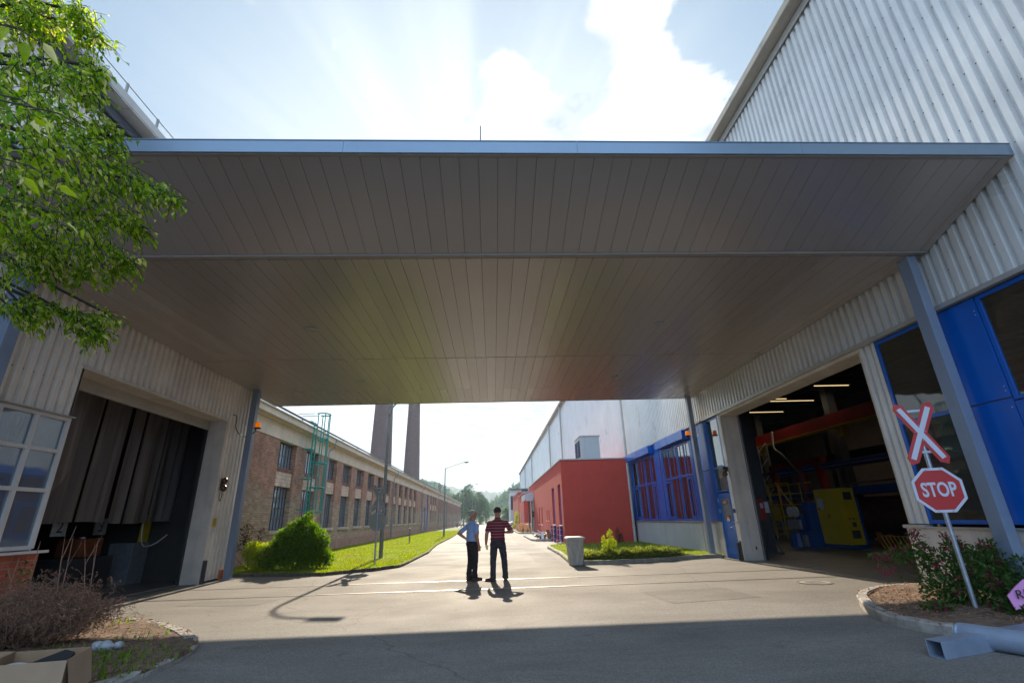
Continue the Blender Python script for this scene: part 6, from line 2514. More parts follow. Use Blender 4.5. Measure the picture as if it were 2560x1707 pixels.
# man in the blue shirt: half turned to the right, left hand on hip
person((-0.58, 14.22, 0.006), R_(-52), 0.972, 'grey haired man in a blue short sleeved shirt and black trousers, hand on hip', dict(
    arms={'L': ((-0.182, -0.005, 1.395), (-0.385, -0.15, 1.20), (-0.225, -0.02, 1.04), (0.85, 0.25, -0.45), (0.6, 0, 0.4), (0, -1, 0)),
          'R': ((0.182, -0.01, 1.395), (0.235, -0.045, 1.135), (0.215, 0.045, 0.885), (-0.05, 0.15, -1), (-1, 0.1, 0), (0, 1, 0))},
    legs={'L': ((-0.085, 0, 0.90), (-0.10, 0.015, 0.49), (-0.115, -0.02, 0.09), (-0.25, 1, 0)), 'R': ((0.085, 0, 0.90), (0.10, 0.02, 0.49), (0.105, -0.01, 0.09), (0.3, 1, 0))},
    belly=0.022, head_yaw=R_(-22), head_pitch=R_(-4), trousers='trouser_black', shirt='shirt_blue', hair='hair_grey', hem=0.985))
# man in the striped polo: seen from behind, phone in the left hand, right forearm across the front
person((0.115, 13.84, 0.006), R_(6), 1.01, 'dark haired man seen from behind in a red striped polo shirt and charcoal trousers', dict(
    arms={'L': ((-0.185, -0.005, 1.40), (-0.262, -0.035, 1.14), (-0.275, 0.03, 0.885), (0.05, 0.12, -1), (1, 0.1, 0), (0, 1, 0)),
          'R': ((0.185, -0.005, 1.40), (0.335, -0.07, 1.175), (0.135, 0.155, 1.155), (-1, 0.35, 0.05), (0.0, -0.4, -1), (0, 0.3, 1))},
    legs={'L': ((-0.088, 0, 0.90), (-0.115, 0.01, 0.49), (-0.125, -0.03, 0.09), (-0.9, 0.55, 0)), 'R': ((0.088, 0, 0.90), (0.145, 0.02, 0.49), (0.165, 0.0, 0.09), (0.15, 1, 0))},
    belly=0.008, head_yaw=R_(14), head_pitch=R_(-3), trousers='trouser_grey', shirt='shirt_red', hair='hair_dark', hem=0.985, curlL=0.75))
o = MB().obox((0.115 - 0.272, 13.84 + 0.045 - 0.03, 0.835), (0.012, 0, 0), (0, 0.038, 0.01), (0, -0.012, 0.05)).build('phone', 'black', org=(-0.16, 13.86, 0.83), bevel=0.005)
tag(o, 'small black phone held in the left hand of the man in the striped polo', 'phone')

# ================================================================== VEGETATION


def leaf(mb, p, d, n, L_, w, fold=0.25, mi=0, tip=0.0):
    """pointed leaf of two folded halves from p along d"""
    d = d.normalized()
    s_ = d.cross(n)
    if s_.length < 1e-3:
        s_ = d.cross(Vector((1, 0.2, 0)))
    s_.normalize()
    up = s_.cross(d)
    i = len(mb.v)
    a = p + d * L_ * 0.28
    c_ = p + d * L_ * 0.62 + up * (-w * 0.12)
    mb.v += [tuple(p), tuple(a + s_ * w * 0.5 + up * w * fold), tuple(c_ + s_ * w * 0.36 + up * w * fold * 0.7), tuple(p + d * L_ + up * (-w * 0.4)),
             tuple(c_ - s_ * w * 0.36 + up * w * fold * 0.7), tuple(a - s_ * w * 0.5 + up * w * fold), tuple(p + d * L_ * 0.5)]
    mb.f += [(i, i + 1, i + 2, i + 6), (i + 6, i + 2, i + 3), (i, i + 6, i + 4, i + 5), (i + 6, i + 3, i + 4)]
    mb.m += [mi] * 4


def rv(s_=1.0):
    return Vector((random.gauss(0, s_), random.gauss(0, s_), random.gauss(0, s_)))


def quad_leaf(mb, p, size, up_bias=0.3):
    a = rv().normalized()
    b_ = a.cross(rv()).normalized()
    i = len(mb.v)
    s1, s2 = size * random.uniform(0.7, 1.2), size * random.uniform(0.35, 0.6)
    mb.v += [tuple(p - a * s1 / 2), tuple(p + b_ * s2 / 2), tuple(p + a * s1 / 2), tuple(p - b_ * s2 / 2)]
    mb.f.append((i, i + 1, i + 2, i + 3))
    mb.m.append(0)


def in_blob(bl_, shell=0.55):
    x, y, z, r = bl_[:4]
    while True:
        v = rv()
        if v.length > 1e-3:
            break
    v.normalize()
    k_ = random.random() ** shell
    rz_ = bl_[4] if len(bl_) > 4 else r
    return Vector((x + v.x * r * k_, y + v.y * r * k_, z + v.z * rz_ * k_))


TREE = [(-3.88, 2.85, 5.59, 0.27), (-3.75, 2.94, 5.64, 0.26), (-3.63, 3.04, 5.68, 0.21), (-3.48, 3.1, 5.61, 0.09), (-3.47, 2.99, 5.7, 0.11), (-3.43, 3.16, 5.6, 0.05), (-3.81, 2.95, 5.42, 0.22), (-3.57, 2.78, 4.82, 0.23), (-3.29, 2.75, 4.8, 0.16), (-3.1, 2.76, 4.66, 0.15), (-3.18, 2.96, 5.05, 0.1), (-3.18, 3.02, 5.0, 0.08), (-3.15, 2.99, 4.73, 0.1), (-2.95, 2.41, 4.09, 0.23), (-3.07, 2.76, 4.34, 0.23), (-3.22, 3.18, 4.64, 0.18), (-3.14, 3.29, 4.61, 0.13), (-2.87, 2.43, 3.8, 0.24), (-2.98, 2.8, 4.03, 0.26), (-3.19, 3.31, 4.35, 0.25), (-3.08, 3.44, 4.32, 0.17), (-3.11, 3.68, 4.38, 0.11), (-3.05, 3.8, 4.48, 0.11), (-2.98, 3.87, 4.45, 0.04), (-3.34, 2.92, 3.82, 0.26), (-3.43, 3.31, 4.05, 0.3), (-3.37, 3.6, 4.17, 0.25), (-3.32, 3.8, 4.18, 0.16), (-3.24, 3.9, 4.12, 0.07), (-3.79, 3.43, 3.8, 0.26), (-3.76, 3.72, 3.9, 0.28), (-3.64, 3.93, 3.99, 0.24), (-3.57, 4.14, 4.0, 0.13), (-3.5, 4.22, 3.97, 0.06), (-4.08, 3.82, 3.71, 0.17), (-3.88, 3.84, 3.76, 0.17), (-3.79, 4.06, 3.78, 0.09), (-3.6, 4.19, 3.85, 0.04), (-4.16, 3.91, 3.37, 0.1), (-4.05, 3.99, 3.45, 0.08), (-4.07, 4.02, 3.33, 0.1), (-4.01, 4.16, 3.46, 0.1), (-3.93, 4.26, 3.43, 0.11), (-3.82, 4.37, 3.4, 0.1), (-3.79, 4.47, 3.53, 0.06), (-3.87, 4.37, 3.29, 0.05), (-3.78, 4.43, 3.33, 0.05)]
NEAR = [(-1.44, 1.08, 2.95), (-1.37, 1.09, 2.85), (-1.39, 1.14, 2.96), (-1.5, 1.25, 2.73), (-1.5, 1.32, 2.85), (-1.6, 1.51, 2.91), (-1.55, 1.5, 2.97), (-1.58, 1.38, 2.7), (-1.65, 1.56, 2.77), (-1.69, 1.72, 2.94), (-1.69, 1.46, 2.65), (-1.54, 1.37, 2.75), (-1.87, 1.94, 2.83)]
random.seed(21)
bx = thing('box_elder_tree', (-6.9, 2.6, 0.05), 'leafy green box elder tree whose drooping branches fill the upper left corner', 'tree')
tr = MB()
hub = Vector((-6.6, 2.7, 3.6))
tr.tube([(-6.9, 2.6, 0.0), (-6.85, 2.62, 1.2), (-6.75, 2.65, 2.4), hub], [0.17, 0.14, 0.12, 0.10], 12)
tr.tube([hub, (-6.5, 2.8, 5.2), (-6.2, 2.9, 6.6)], [0.10, 0.07, 0.03], 8)
tr.build('trunk', 'bark', bx, smooth=True)
lm = MB()
cr_ = MB()
extra = [(-5.2, 2.6, 4.6, 0.7), (-5.6, 2.4, 3.6, 0.7), (-5.0, 2.9, 5.7, 0.6), (-6.2, 2.5, 5.4, 0.8), (-7.0, 2.6, 4.4, 0.8), (-6.4, 2.7, 6.6, 0.7), (-4.6, 3.3, 4.2, 0.5)]
for bi_, b_ in enumerate([(x_, y_, z_, r_ * 0.84) for (x_, y_, z_, r_) in TREE] + extra):
    c_ = Vector(b_[:3])
    vis = bi_ < len(TREE)
    st_ = hub + Vector((0, 0, random.uniform(0, 2.0)))
    mid_ = st_.lerp(c_, 0.55) + Vector((0, 0, 0.25))
    if bi_ % 2 == 0:
        lm.tube(smooth_path([st_, mid_, c_], 4), [0.035 - 0.0031 * q for q in range(9)], 6)
    vol = b_[3] ** 2
    nt_ = int((16 + 700 * vol) if vis else 26)
    for _ in range(nt_):
        p = in_blob(b_, 0.4)
        out = (p - c_)
        d = (out * 1.2 + Vector((0.25, 0.15, -0.35)) + rv(0.35)).normalized()
        tl = random.uniform(0.09, 0.2)
        e = p + d * tl + Vector((0, 0, -0.04))
        lm.tube([p - d * 0.05, p + d * tl * 0.6, e], [0.003, 0.0025, 0.0015], 3, caps=False)
        for q in range(random.randint(4, 6)):
            tq = q / 5
            base = (p - d * 0.05).lerp(e, tq)
            side = d.cross(Vector((0, 0, 1))).normalized() * (1 if q % 2 else -1)
            ld_ = (d * 0.7 + side * 0.7 + Vector((0, 0, -0.75)) + rv(0.22)).normalized()
            sz = random.choice((random.uniform(0.035, 0.055), random.uniform(0.045, 0.08)))
            leaf(cr_, base, ld_, (Vector((0, -0.6, 0.7)) + rv(0.4)).normalized(), sz, sz * 0.46)
            if random.random() < 0.5:
                leaf(cr_, base + ld_ * 0.02, (ld_ + side * 0.6 + rv(0.2)).normalized(), (Vector((0, -0.6, 0.7)) + rv(0.4)).normalized(), sz * 0.7, sz * 0.36)
for c_ in NEAR[::2]:
    c_ = Vector(c_)
    for k_ in range(1):
        st_ = c_ + Vector((-0.5, 0.05, 0.22))
        lm.tube([st_, c_ + Vector((-0.12, 0, 0.08)), c_], [0.004, 0.003, 0.002], 5)
        for q in range(6):
            base = c_ + Vector((-0.07 * q, random.uniform(-0.02, 0.02), 0.018 * q))
            ld_ = (Vector((0.35, -0.1, -1)) + rv(0.35)).normalized()
            sz = random.uniform(0.05, 0.08)
            leaf(cr_, base, ld_, (Vector((0.1, -0.9, 0.3)) + rv(0.6)).normalized(), sz, sz * 0.4)
lm.build('limbs', 'twig_dark', bx)
cr_.build('crown', 'leaf_tree', bx)


def shrub(name, label, cat, blobs, n, size, m, base, stems=8, stem_r=0.012, group=None, crownname='foliage', shell=0.4):
    t_ = thing(name, base, label, cat, group)
    st_, fo = MB(), MB()
    bv = Vector(base)
    for k_ in range(stems):
        c_ = in_blob(random.choice(blobs), 0.3)
        st_.tube([bv + Vector((random.uniform(-.08, .08), random.uniform(-.08, .08), 0)), bv.lerp(c_, 0.55) + rv(0.03), c_], [stem_r, stem_r * 0.7, stem_r * 0.3], 5)
    st_.build('stems', 'bark', t_)
    wsum = sum(b_[3] ** 2 for b_ in blobs)
    for b_ in blobs:
        c_ = Vector(b_[:3])
        for _ in range(int(n * b_[3] ** 2 / wsum)):
            p = in_blob(b_, shell)
            if p.z < bv.z + 0.03:
                continue
            d = ((p - c_) * 1.0 / b_[3] + Vector((0, 0, 0.25)) + rv(0.55)).normalized()
            sz = size * random.uniform(0.6, 1.25)
            leaf(fo, p, d, (Vector((0, 0, 1)) + rv(0.6)).normalized(), sz, sz * 0.5)
    for _ in range(int(n / 160)):
        b_ = random.choice(blobs)
        p = in_blob(b_, 0.05)
        c_ = Vector(b_[:3])
        if p.z < bv.z + 0.1:
            continue
        d = ((p - c_).normalized() + Vector((0, 0, 0.5)) + rv(0.3)).normalized()
        L_ = random.uniform(0.12, 0.3) * min(1.0, b_[3] / 0.35)
        for q in range(7):
            leaf(fo, p + d * L_ * q / 6, (d + rv(0.7)).normalized(), (Vector((0, 0, 1)) + rv(0.5)).normalized(), size * random.uniform(0.6, 1.1), size * 0.42)
    fo.build(crownname, m, t_)
    return t_


random.seed(5)
shrub('green_bush', 'big rounded bright green bush against the brick factory corner', 'bush',
      [(-6.9, 18.7, 0.75, 0.72), (-6.5, 18.6, 0.55, 0.55), (-7.2, 18.8, 0.95, 0.6), (-6.75, 18.8, 1.25, 0.42), (-6.35, 18.7, 0.95, 0.45), (-7.6, 18.7, 0.45, 0.5), (-7.0, 18.8, 1.5, 0.22), (-6.1, 18.6, 0.5, 0.35), (-7.9, 18.6, 0.3, 0.35), (-6.75, 18.8, 1.75, 0.10), (-7.3, 18.8, 1.45, 0.14), (-6.45, 18.75, 1.35, 0.15), (-6.0, 18.5, 0.95, 0.16), (-5.85, 18.6, 0.35, 0.2), (-7.75, 18.6, 0.85, 0.2), (-7.45, 18.5, 1.15, 0.2), (-6.6, 18.4, 1.05, 0.22), (-7.15, 18.4, 0.6, 0.3), (-6.9, 18.8, 1.68, 0.12), (-6.7, 18.8, 1.9, 0.06), (-8.1, 18.5, 0.5, 0.15)],
      17000, 0.095, 'leaf_bush', (-6.9, 18.7, 0.06), 14)
shrub('low_bush', 'small loose light green bush between the bare shrub and the big bush', 'bush',
      [(-8.35, 18.7, 0.55, 0.42), (-8.1, 18.6, 0.3, 0.35), (-8.6, 18.8, 0.75, 0.28), (-8.0, 18.7, 0.7, 0.25)], 2600, 0.10, 'leaf_yellow', (-8.3, 18.7, 0.06), 8)
shrub('thin_shrub', 'thin dark purple leaved shrub beside the left rear column', 'shrub',
      [(-8.9, 18.9, 1.25, 0.24, 0.35), (-8.85, 18.9, 0.9, 0.2, 0.3), (-8.45, 19.0, 1.25, 0.16, 0.22), (-9.25, 18.9, 0.8, 0.2, 0.2), (-8.7, 18.9, 0.6, 0.15, 0.3)], 1000, 0.07, 'leaf_purple', (-8.75, 18.9, 0.06), 9)
shrub('purple_shrub', 'spindly reddish shrub standing before the red annex front wall', 'shrub',
      [(6.95, 28.6, 0.55, 0.14, 0.4), (7.1, 28.6, 0.35, 0.16, 0.25)], 260, 0.08, 'leaf_purple', (7.0, 28.6, 0.07), 6)
yp = shrub('golden_shrub', 'upright yellow green shrub rising out of the juniper strip', 'shrub',
           [(4.14, 18.15, 0.85, 0.09, 0.2), (3.90, 18.2, 0.72, 0.07, 0.14), (4.08, 18.15, 0.55, 0.13, 0.2), (4.02, 18.15, 0.35, 0.12, 0.18), (4.27, 18.15, 0.62, 0.07, 0.13), (3.87, 18.15, 0.45, 0.07, 0.12), (3.98, 18.1, 0.2, 0.12, 0.12)], 1300, 0.06, 'leaf_yellow', (4.05, 18.15, 0.07), 12, 0.006)


def juniper(x, y, r, label, h_=0.33):
    t_ = thing('juniper_shrub', (x, y, 0.07), label, 'shrub', 'low junipers along the kerb of the right lawn')
    fo = MB()
    for _ in range(int(260 * r / 0.4)):
        a = random.uniform(0, 2 * math.pi)
        el = random.uniform(0.15, 0.9)
        d = Vector((math.cos(a) * math.cos(el), math.sin(a) * math.cos(el) * 0.6, math.sin(el)))
        L_ = r * random.uniform(0.8, 1.35)
        p0 = Vector((x + random.uniform(-.1, .1), y + random.uniform(-.06, .06), 0.08))
        prev = p0
        for q in range(1, 7):
            t_q = q / 6
            p = p0 + d * L_ * t_q + Vector((0, 0, -0.15 * L_ * t_q * t_q))
            for s_ in range(3):
                leaf(fo, p, (d + rv(0.6)).normalized(), Vector((0, 0, 1)) + rv(0.3), random.uniform(0.06, 0.11), 0.03)
            prev = p
    fo.build('foliage', 'leaf_juniper', t_)
    st_ = MB()
    for _ in range(7):
        a = random.uniform(0, 6.28)
        st_.tube([(x, y, 0.05), (x + r * 0.7 * math.cos(a), y + r * 0.4 * math.sin(a), 0.18)], [0.008, 0.003], 4)
    st_.build('stems', 'bark', t_)


jl = ['juniper nearest the waste bin', 'second juniper from the waste bin', 'juniper at the left of the golden shrub', 'juniper just right of the golden shrub', 'middle juniper of the strip right of the golden shrub', 'fifth juniper of the strip, before the grey plinth', 'dark juniper near the right end of the strip', 'last juniper toward the right rear column']
for q, (x, y) in enumerate(((3.3, 18.0), (3.6, 18.3), (3.9, 17.95), (4.45, 18.15), (4.95, 18.0), (5.4, 18.35), (5.85, 18.2), (6.3, 18.5))):
    juniper(x, y, (0.3, 0.36, 0.34, 0.42, 0.45, 0.46, 0.42, 0.36)[q], jl[q] + ' on the right lawn')

# weigela around the stop sign
random.seed(11)
wb = [(7.2, 8.1, 0.45, 0.42), (7.7, 8.0, 0.5, 0.42), (7.3, 7.7, 0.3, 0.36), (7.95, 7.6, 0.4, 0.38), (7.6, 7.3, 0.25, 0.3), (6.85, 7.9, 0.25, 0.28), (8.05, 8.2, 0.5, 0.35), (7.0, 8.3, 0.75, 0.22), (7.5, 8.2, 0.85, 0.16), (7.9, 8.0, 0.85, 0.14), (6.6, 8.25, 0.78, 0.17, 0.1), (6.3, 8.2, 0.74, 0.14, 0.09), (6.95, 8.25, 1.0, 0.09, 0.14), (6.4, 7.55, 0.13, 0.2, 0.08), (7.15, 7.1, 0.16, 0.25, 0.1), (8.0, 7.1, 0.3, 0.3)]
wg = shrub('weigela_bush', 'green shrub with crimson flowers growing around the foot of the stop sign', 'bush', wb, 6500, 0.075, 'leaf_weigela', (7.35, 7.95, 0.08), 26, 0.008)
fl_ = MB()
spots_ = []
for _ in range(150):
    b_ = random.choice(wb)
    p = in_blob(b_, 0.12)
    if p.z > 0.12:
        spots_.append(p)
for c_ in ((6.95, 8.25, 1.12), (7.45, 8.2, 0.98), (7.35, 8.15, 0.86), (7.62, 8.2, 0.93), (7.85, 8.0, 0.95), (8.05, 8.0, 0.9), (6.22, 8.2, 0.62), (6.28, 8.15, 0.55), (6.95, 8.2, 1.02), (7.4, 8.1, 1.02)):
    spots_ += [Vector(c_) + rv(0.035) for _ in range(3)]
for p in spots_:
    for _ in range(9):
        q = p + rv(0.022)
        leaf(fl_, q, rv().normalized(), rv().normalized(), random.uniform(0.025, 0.045), 0.022, 0.5)
fl_.build('flowers', 'flower', wg)

# dry shrub
random.seed(3)
ds = thing('dry_shrub', (-6.35, 7.95, 0.05), 'dead brown shrub of tangled bare twigs in the left bed', 'bush')
k = MB()
fo = MB()
for q in range(330):
    b0 = Vector((-6.55 + random.gauss(0, 0.14), 7.95 + random.gauss(0, 0.12), 0.05))
    a = random.uniform(0, 2 * math.pi)
    lean = random.uniform(0.3, 1.0)
    d = Vector((math.cos(a) * lean + 0.22, math.sin(a) * lean * 0.75, 1.0)).normalized()
    L_ = random.uniform(0.7, 1.12)
    pts_ = [b0]
    for s_ in range(1, 6):
        t_q = s_ / 5
        pts_.append(b0 + d * L_ * t_q + Vector((d.x * 0.3 * t_q ** 2, d.y * 0.3 * t_q ** 2, -0.42 * lean * L_ * t_q ** 2)) + rv(0.018))
    k.tube(pts_, [0.006, 0.005, 0.0042, 0.0034, 0.0026, 0.0016], 3, caps=False)
    for s_ in range(2, 6):
        for _ in range(5):
            p = pts_[s_].lerp(pts_[s_ - 1], random.random())
            dd = (rv(1) + Vector((0, 0, -0.15))).normalized()
            e = p + dd * random.uniform(0.06, 0.18)
            e2 = e + (dd + Vector((0, 0, -0.8)) + rv(0.4)).normalized() * 0.06
            k.tube([p, e, e2], [0.0026, 0.0018, 0.0012], 3, caps=False)
            for _2 in range(3):
                leaf(fo, e.lerp(e2, random.random()) + rv(0.01), rv().normalized(), rv().normalized(), random.uniform(0.02, 0.045), 0.013, 0.6)
for (x, y, h_) in ((-6.55, 8.3, 1.45), (-6.2, 8.3, 1.5), (-6.9, 8.2, 1.4), (-6.05, 8.2, 1.42), (-6.45, 8.1, 1.6), (-7.1, 8.1, 1.2)):
    pts_ = [(x, y, 0.05), (x + 0.03, y, h_ * 0.4), (x - 0.02 + random.uniform(-.06, .06), y, h_ * 0.7), (x + random.uniform(-.1, .1), y, h_)]
    k.tube(pts_, [0.010, 0.008, 0.006, 0.003], 5)
    k.tube([pts_[2], (pts_[2][0] + random.uniform(-.15, .15), y, h_ * 0.95)], [0.005, 0.002], 4)
k.build('twigs', 'twig_dry', ds)
fo.build('dead_leaves', 'leaf_dry', ds)
shrub('creeping_shrub', 'sparse dark green shoots before the red brick apron on the left', 'shrub', [(-7.35, 8.2, 0.55, 0.12, 0.4), (-7.15, 8.3, 0.95, 0.1, 0.15), (-7.5, 8.1, 0.3, 0.2, 0.2)], 260, 0.06, 'leaf_weigela', (-7.3, 8.2, 0.05), 6, 0.005)

# ornamental plants by the annex verges
gs = thing('tawny_grass_clump', (3.5, 59.5, 0.08), 'clump of tawny tall grass on the verge before the second red block', 'plant')
k = MB()
for _ in range(900):
    x, y = 3.5 + random.gauss(0, 0.32), 60 + random.gauss(0, 2.2)
    a = random.uniform(0, 6.28)
    hh = random.uniform(0.5, 1.1)
    leaf(k, Vector((x, y, 0.08)), Vector((math.cos(a) * 0.35, math.sin(a) * 0.35, 1)), Vector((math.cos(a), math.sin(a), 0)), hh, 0.05, 0.1)
k.build('blades', 'leaf_dry', gs)
shrub('yellow_column_shrub', 'narrow bright yellow shrub on the far verge before the red block', 'shrub', [(3.6, 78.5, 0.6, 0.3, 0.6), (3.6, 78.5, 1.3, 0.3, 0.6), (3.65, 78.5, 1.95, 0.28, 0.5), (3.4, 78.5, 0.3, 0.5, 0.25)], 1500, 0.16, 'leaf_yellow', (3.6, 78.5, 0.08), 8, 0.02)


# grass blades on the lawns (uncountable)
def pip(x, y, poly):
    c_ = False
    j = len(poly) - 1
    for i in range(len(poly)):
        if (poly[i][1] > y) != (poly[j][1] > y) and x < (poly[j][0] - poly[i][0]) * (y - poly[i][1]) / (poly[j][1] - poly[i][1]) + poly[i][0]:
            c_ = not c_
        j = i
    return c_


def blades(poly, n, h_, y_max, m='blade', dens=None):
    mb = MB()
    xs_, ys_ = [p[0] for p in poly], [p[1] for p in poly]
    x0_, x1_, y0_, y1_ = min(xs_), max(xs_), min(ys_), min(max(ys_), y_max)
    c_ = 0
    while c_ < n:
        t_ = random.random() ** 1.8
        x, y = random.uniform(x0_, x1_), y0_ + (y1_ - y0_) * t_
        if not pip(x, y, poly):
            c_ += 0.2
            continue
        c_ += 1
        if dens and random.random() > dens(x, y):
            continue
        a = random.uniform(0, 3.14)
        w_ = 0.012 + 0.0006 * (y - 5)
        hh = h_ * random.uniform(0.5, 1.2)
        lx_, ly_ = random.gauss(0, 0.35) * hh, random.gauss(0, 0.35) * hh
        i = len(mb.v)
        mb.v += [(x - w_ * math.cos(a), y - w_ * math.sin(a), 0.055), (x + w_ * math.cos(a), y + w_ * math.sin(a), 0.055), (x + lx_, y + ly_, 0.09 + hh)]
        mb.f.append((i, i + 1, i + 2))
        mb.m.append(0)
    return mb


random.seed(9)
o = blades(lawn_l, 60000, 0.045, 75).build('grass', 'blade')
o['kind'] = 'stuff'
o = blades(lawn_r, 22000, 0.045, 30).build('grass', 'blade')
o['kind'] = 'stuff'
o = blades(lb, 16000, 0.05, 10, dens=lambda x, y: 0.9 if (y < 7.3 and x > -6.2 and mnoise.noise(Vector((x * 1.3, y * 1.3, 0))) > -0.25) else (0.35 if mnoise.noise(Vector((x * 2, y * 2, 3))) > 0.28 else 0.02)).build('grass', 'leaf_bush')
o['kind'] = 'stuff'
# bark chips and dead leaves on the beds (uncountable)
k = MB()
for poly, n_, zz in ((rb, 4200, 0.125), (lb, 4500, 0.075)):
    xs_, ys_ = [p[0] for p in poly], [p[1] for p in poly]
    for _ in range(n_):
        x, y = random.uniform(min(xs_), max(xs_)), random.uniform(max(min(ys_), 4), max(ys_))
        if pip(x, y, poly):
            p = Vector((x, y, zz + random.uniform(0, 0.012)))
            leaf(k, p, Vector((random.gauss(0, 1), random.gauss(0, 1), random.gauss(0, .25))), Vector((0, 0, 1)) + rv(0.3), random.uniform(0.02, 0.07), random.uniform(0.012, 0.03), 0.1)
o = k.build('bark_litter', 'leaf_dry')
o['kind'] = 'stuff'


# ---- trees down the street
def far_tree(x, y, h_, r, label, blobs_n=10, leaf_s=0.5, n=3500, z0=0.2, group='trees at the end of the street'):
    t_ = thing('broadleaf_tree', (x, y, 0), label, 'tree', group)
    k_ = MB()
    k_.tube([(x, y, -0.1), (x + 0.1, y, h_ * 0.3), (x, y, h_ * 0.75)], [0.035 * h_, 0.025 * h_, 0.008 * h_], 8)
    for q in range(6):
        a = q * 1.05
        k_.tube([(x, y, h_ * (0.25 + 0.07 * q)), (x + math.cos(a) * r * 0.6, y + math.sin(a) * r * 0.6, h_ * (0.5 + 0.06 * q))], [0.012 * h_, 0.004 * h_], 5)
    k_.build('trunk', 'bark', t_)
    bl_ = []
    for q in range(blobs_n):
        zf = (q + 0.5) / blobs_n
        rr = r * (0.95 if zf < 0.6 else 0.95 * (1.25 - zf) / 0.65) * random.uniform(0.6, 0.95)
        a = random.uniform(0, 6.28)
        bl_.append((x + math.cos(a) * rr * 0.6, y + math.sin(a) * rr * 0.6, h_ * (z0 + (0.92 - z0) * zf), r * random.uniform(0.35, 0.55) * (1 if zf < 0.7 else 0.75)))
    bl_.append((x, y, h_ * 0.9, r * 0.3))
    bl_.append((x, y, h_ * 0.5, r * 0.75))
    f_ = MB()
    ws_ = sum(b_[3] ** 2 for b_ in bl_)
    for b_ in bl_:
        for _ in range(int(n * b_[3] ** 2 / ws_)):
            quad_leaf(f_, in_blob(b_, 0.3), leaf_s)
    f_.build('crown', 'leaf_far', t_)
    return t_


random.seed(14)
far_tree(-8.6, 172, 12.8, 5.2, 'largest round tree at the left of the street end', 14, 0.55, 5500)
far_tree(-13.6, 180, 10.0, 4.2, 'lower tree behind the end of the brick factory', 10, 0.55, 3200)
far_tree(-4.6, 176, 11.0, 3.4, 'tall tree overlapping the right side of the largest tree', 10, 0.5, 3200)
far_tree(-2.9, 205, 9.6, 3.2, 'dark slimmer tree right of the big trees', 8, 0.5, 2400)
far_tree(-6.2, 150, 4.4, 2.0, 'low greyish bushy tree at the lawn end left of the street', 6, 0.3, 1500, 0.1)
far_tree(-3.8, 158, 2.6, 1.3, 'pale round bush closest to the street end', 5, 0.22, 1100, 0.1)
far_tree(3.9, 150, 4.6, 1.9, 'small round tree right of the street end', 7, 0.32, 2200, 0.15)
far_tree(5.6, 162, 3.8, 1.6, 'smaller dark tree beside the round one on the right', 6, 0.32, 1500, 0.1)
far_tree(-1.0, 330, 12, 4.0, 'dark tree closing the street, left one of two', 8, 0.8, 1500)
far_tree(2.4, 340, 11, 4.0, 'dark tree closing the street, right one of two', 8, 0.8, 1500)


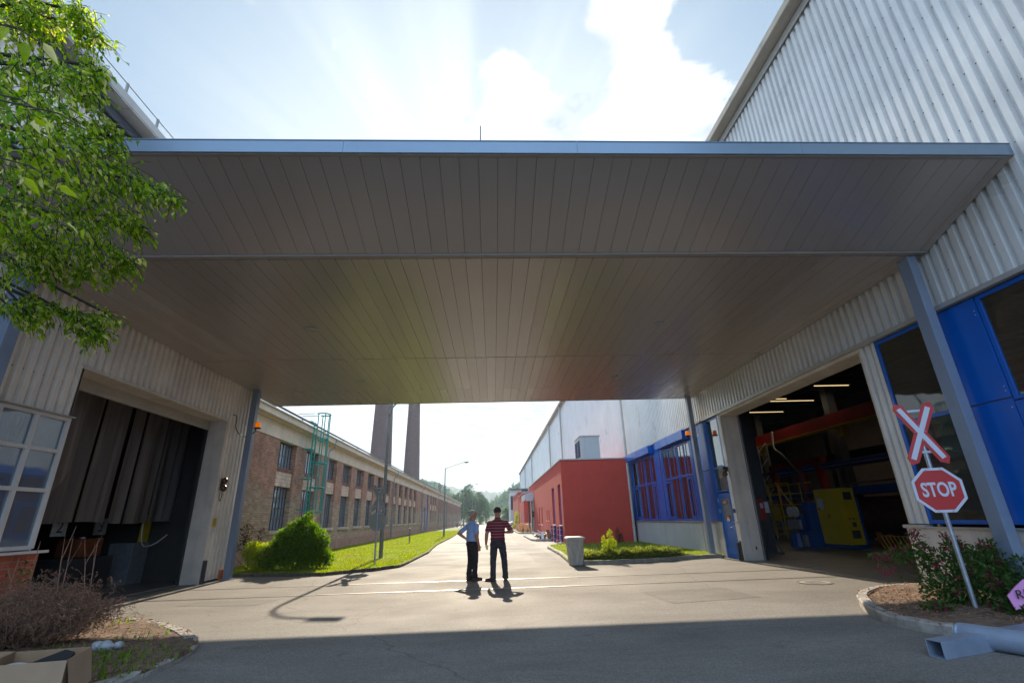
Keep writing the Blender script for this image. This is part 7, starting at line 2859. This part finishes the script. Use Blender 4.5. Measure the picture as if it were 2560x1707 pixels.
# ---- hills
def hill(name, y0, depth, pts_, m='leaf_forest', amp=2.0, nx=150, ny=14, tuft=0.0):
    """ridge at distance y0 with skyline pts_ (x, z); slopes down towards the camera and away"""
    mb = MB()
    xa, xb = pts_[0][0], pts_[-1][0]

    def sky_z(x):
        for (a, za), (b_, zb_) in zip(pts_, pts_[1:]):
            if a <= x <= b_:
                t_ = (x - a) / (b_ - a)
                t_ = t_ * t_ * (3 - 2 * t_)
                return za + (zb_ - za) * t_
        return 0
    for j in range(ny + 1):
        v = j / ny
        y = y0 - depth + depth * 1.6 * v
        pr = math.sin(min(1, v / 0.625) * math.pi / 2) if v <= 0.625 else math.cos((v - 0.625) / 0.375 * math.pi / 2)
        for i in range(nx + 1):
            x = xa + (xb - xa) * i / nx
            z = sky_z(x) * pr
            z += amp * pr * (mnoise.noise(Vector((x, y, 0)) * (0.9 / amp / 1.5)) + 0.6 * mnoise.noise(Vector((x, y, 5)) * (2.2 / amp / 1.5)))
            mb.v.append((x, y, z - 0.5))
    for j in range(ny):
        for i in range(nx):
            a = j * (nx + 1) + i
            mb.f.append((a, a + 1, a + nx + 2, a + nx + 1))
            mb.m.append(0)
    o_ = mb.build(name, m, smooth=False)
    o_['kind'] = 'structure'
    if tuft > 0:
        random.seed(int(y0))
        f_ = MB()
        ct = 0
        for q in range(9000):
            j = int((random.random() ** 0.7) * ny * 0.66)
            i = random.randint(0, nx)
            p = Vector(mb.v[j * (nx + 1) + i])
            if p.z < 2:
                continue
            for _ in range(2):
                quad_leaf(f_, p + rv(tuft * 0.5) + Vector((0, 0, tuft * 0.3)), tuft * 1.4)
        w_ = f_.build('forest', 'leaf_far')
        w_['kind'] = 'stuff'
    return o_


hill('hills', 430, 120, [(-260, 30), (-160, 36), (-90, 35), (-62, 33), (-50, 29.5), (-40, 25), (-30, 18), (-20, 12), (-8, 5)], amp=2.2, tuft=2.2)
hill('hills', 430, 170, [(-6, 6), (-2, 11), (4, 16), (12, 21), (20, 26), (34, 33), (60, 42), (110, 48), (220, 45)], amp=2.4, tuft=2.2)
hill('hills', 900, 180, [(-330, 60), (-200, 70), (-120, 66), (-80, 60), (-45, 52), (-18, 49), (8, 47), (30, 41), (55, 40), (120, 52), (260, 60)], amp=4, ny=10)
hill('hills', 1700, 300, [(-900, 120), (-500, 128), (-330, 116), (-215, 112), (-160, 108), (-100, 97), (-60, 88), (-20, 70), (30, 66), (70, 74), (140, 90), (400, 120)], amp=6, ny=8)

# ================================================================== HAZE
hz = MB().box(-1510, -210, -1.0, 1510, 2200, 150)
ho = hz.build('haze', [])
hm = bpy.data.materials.new('haze')
hm.use_nodes = True
hn = hm.node_tree
for n_ in list(hn.nodes):
    if n_.type == 'BSDF_PRINCIPLED':
        hn.nodes.remove(n_)
pv_ = hn.nodes.new('ShaderNodeVolumePrincipled')
pv_.inputs['Color'].default_value = (0.60, 0.80, 1.0, 1)
pv_.inputs['Density'].default_value = 0.0005
pv_.inputs['Anisotropy'].default_value = 0.35
hn.links.new(pv_.outputs[0], [n_ for n_ in hn.nodes if n_.type == 'OUTPUT_MATERIAL'][0].inputs['Volume'])
ho.data.materials.append(hm)
ho['kind'] = 'stuff'
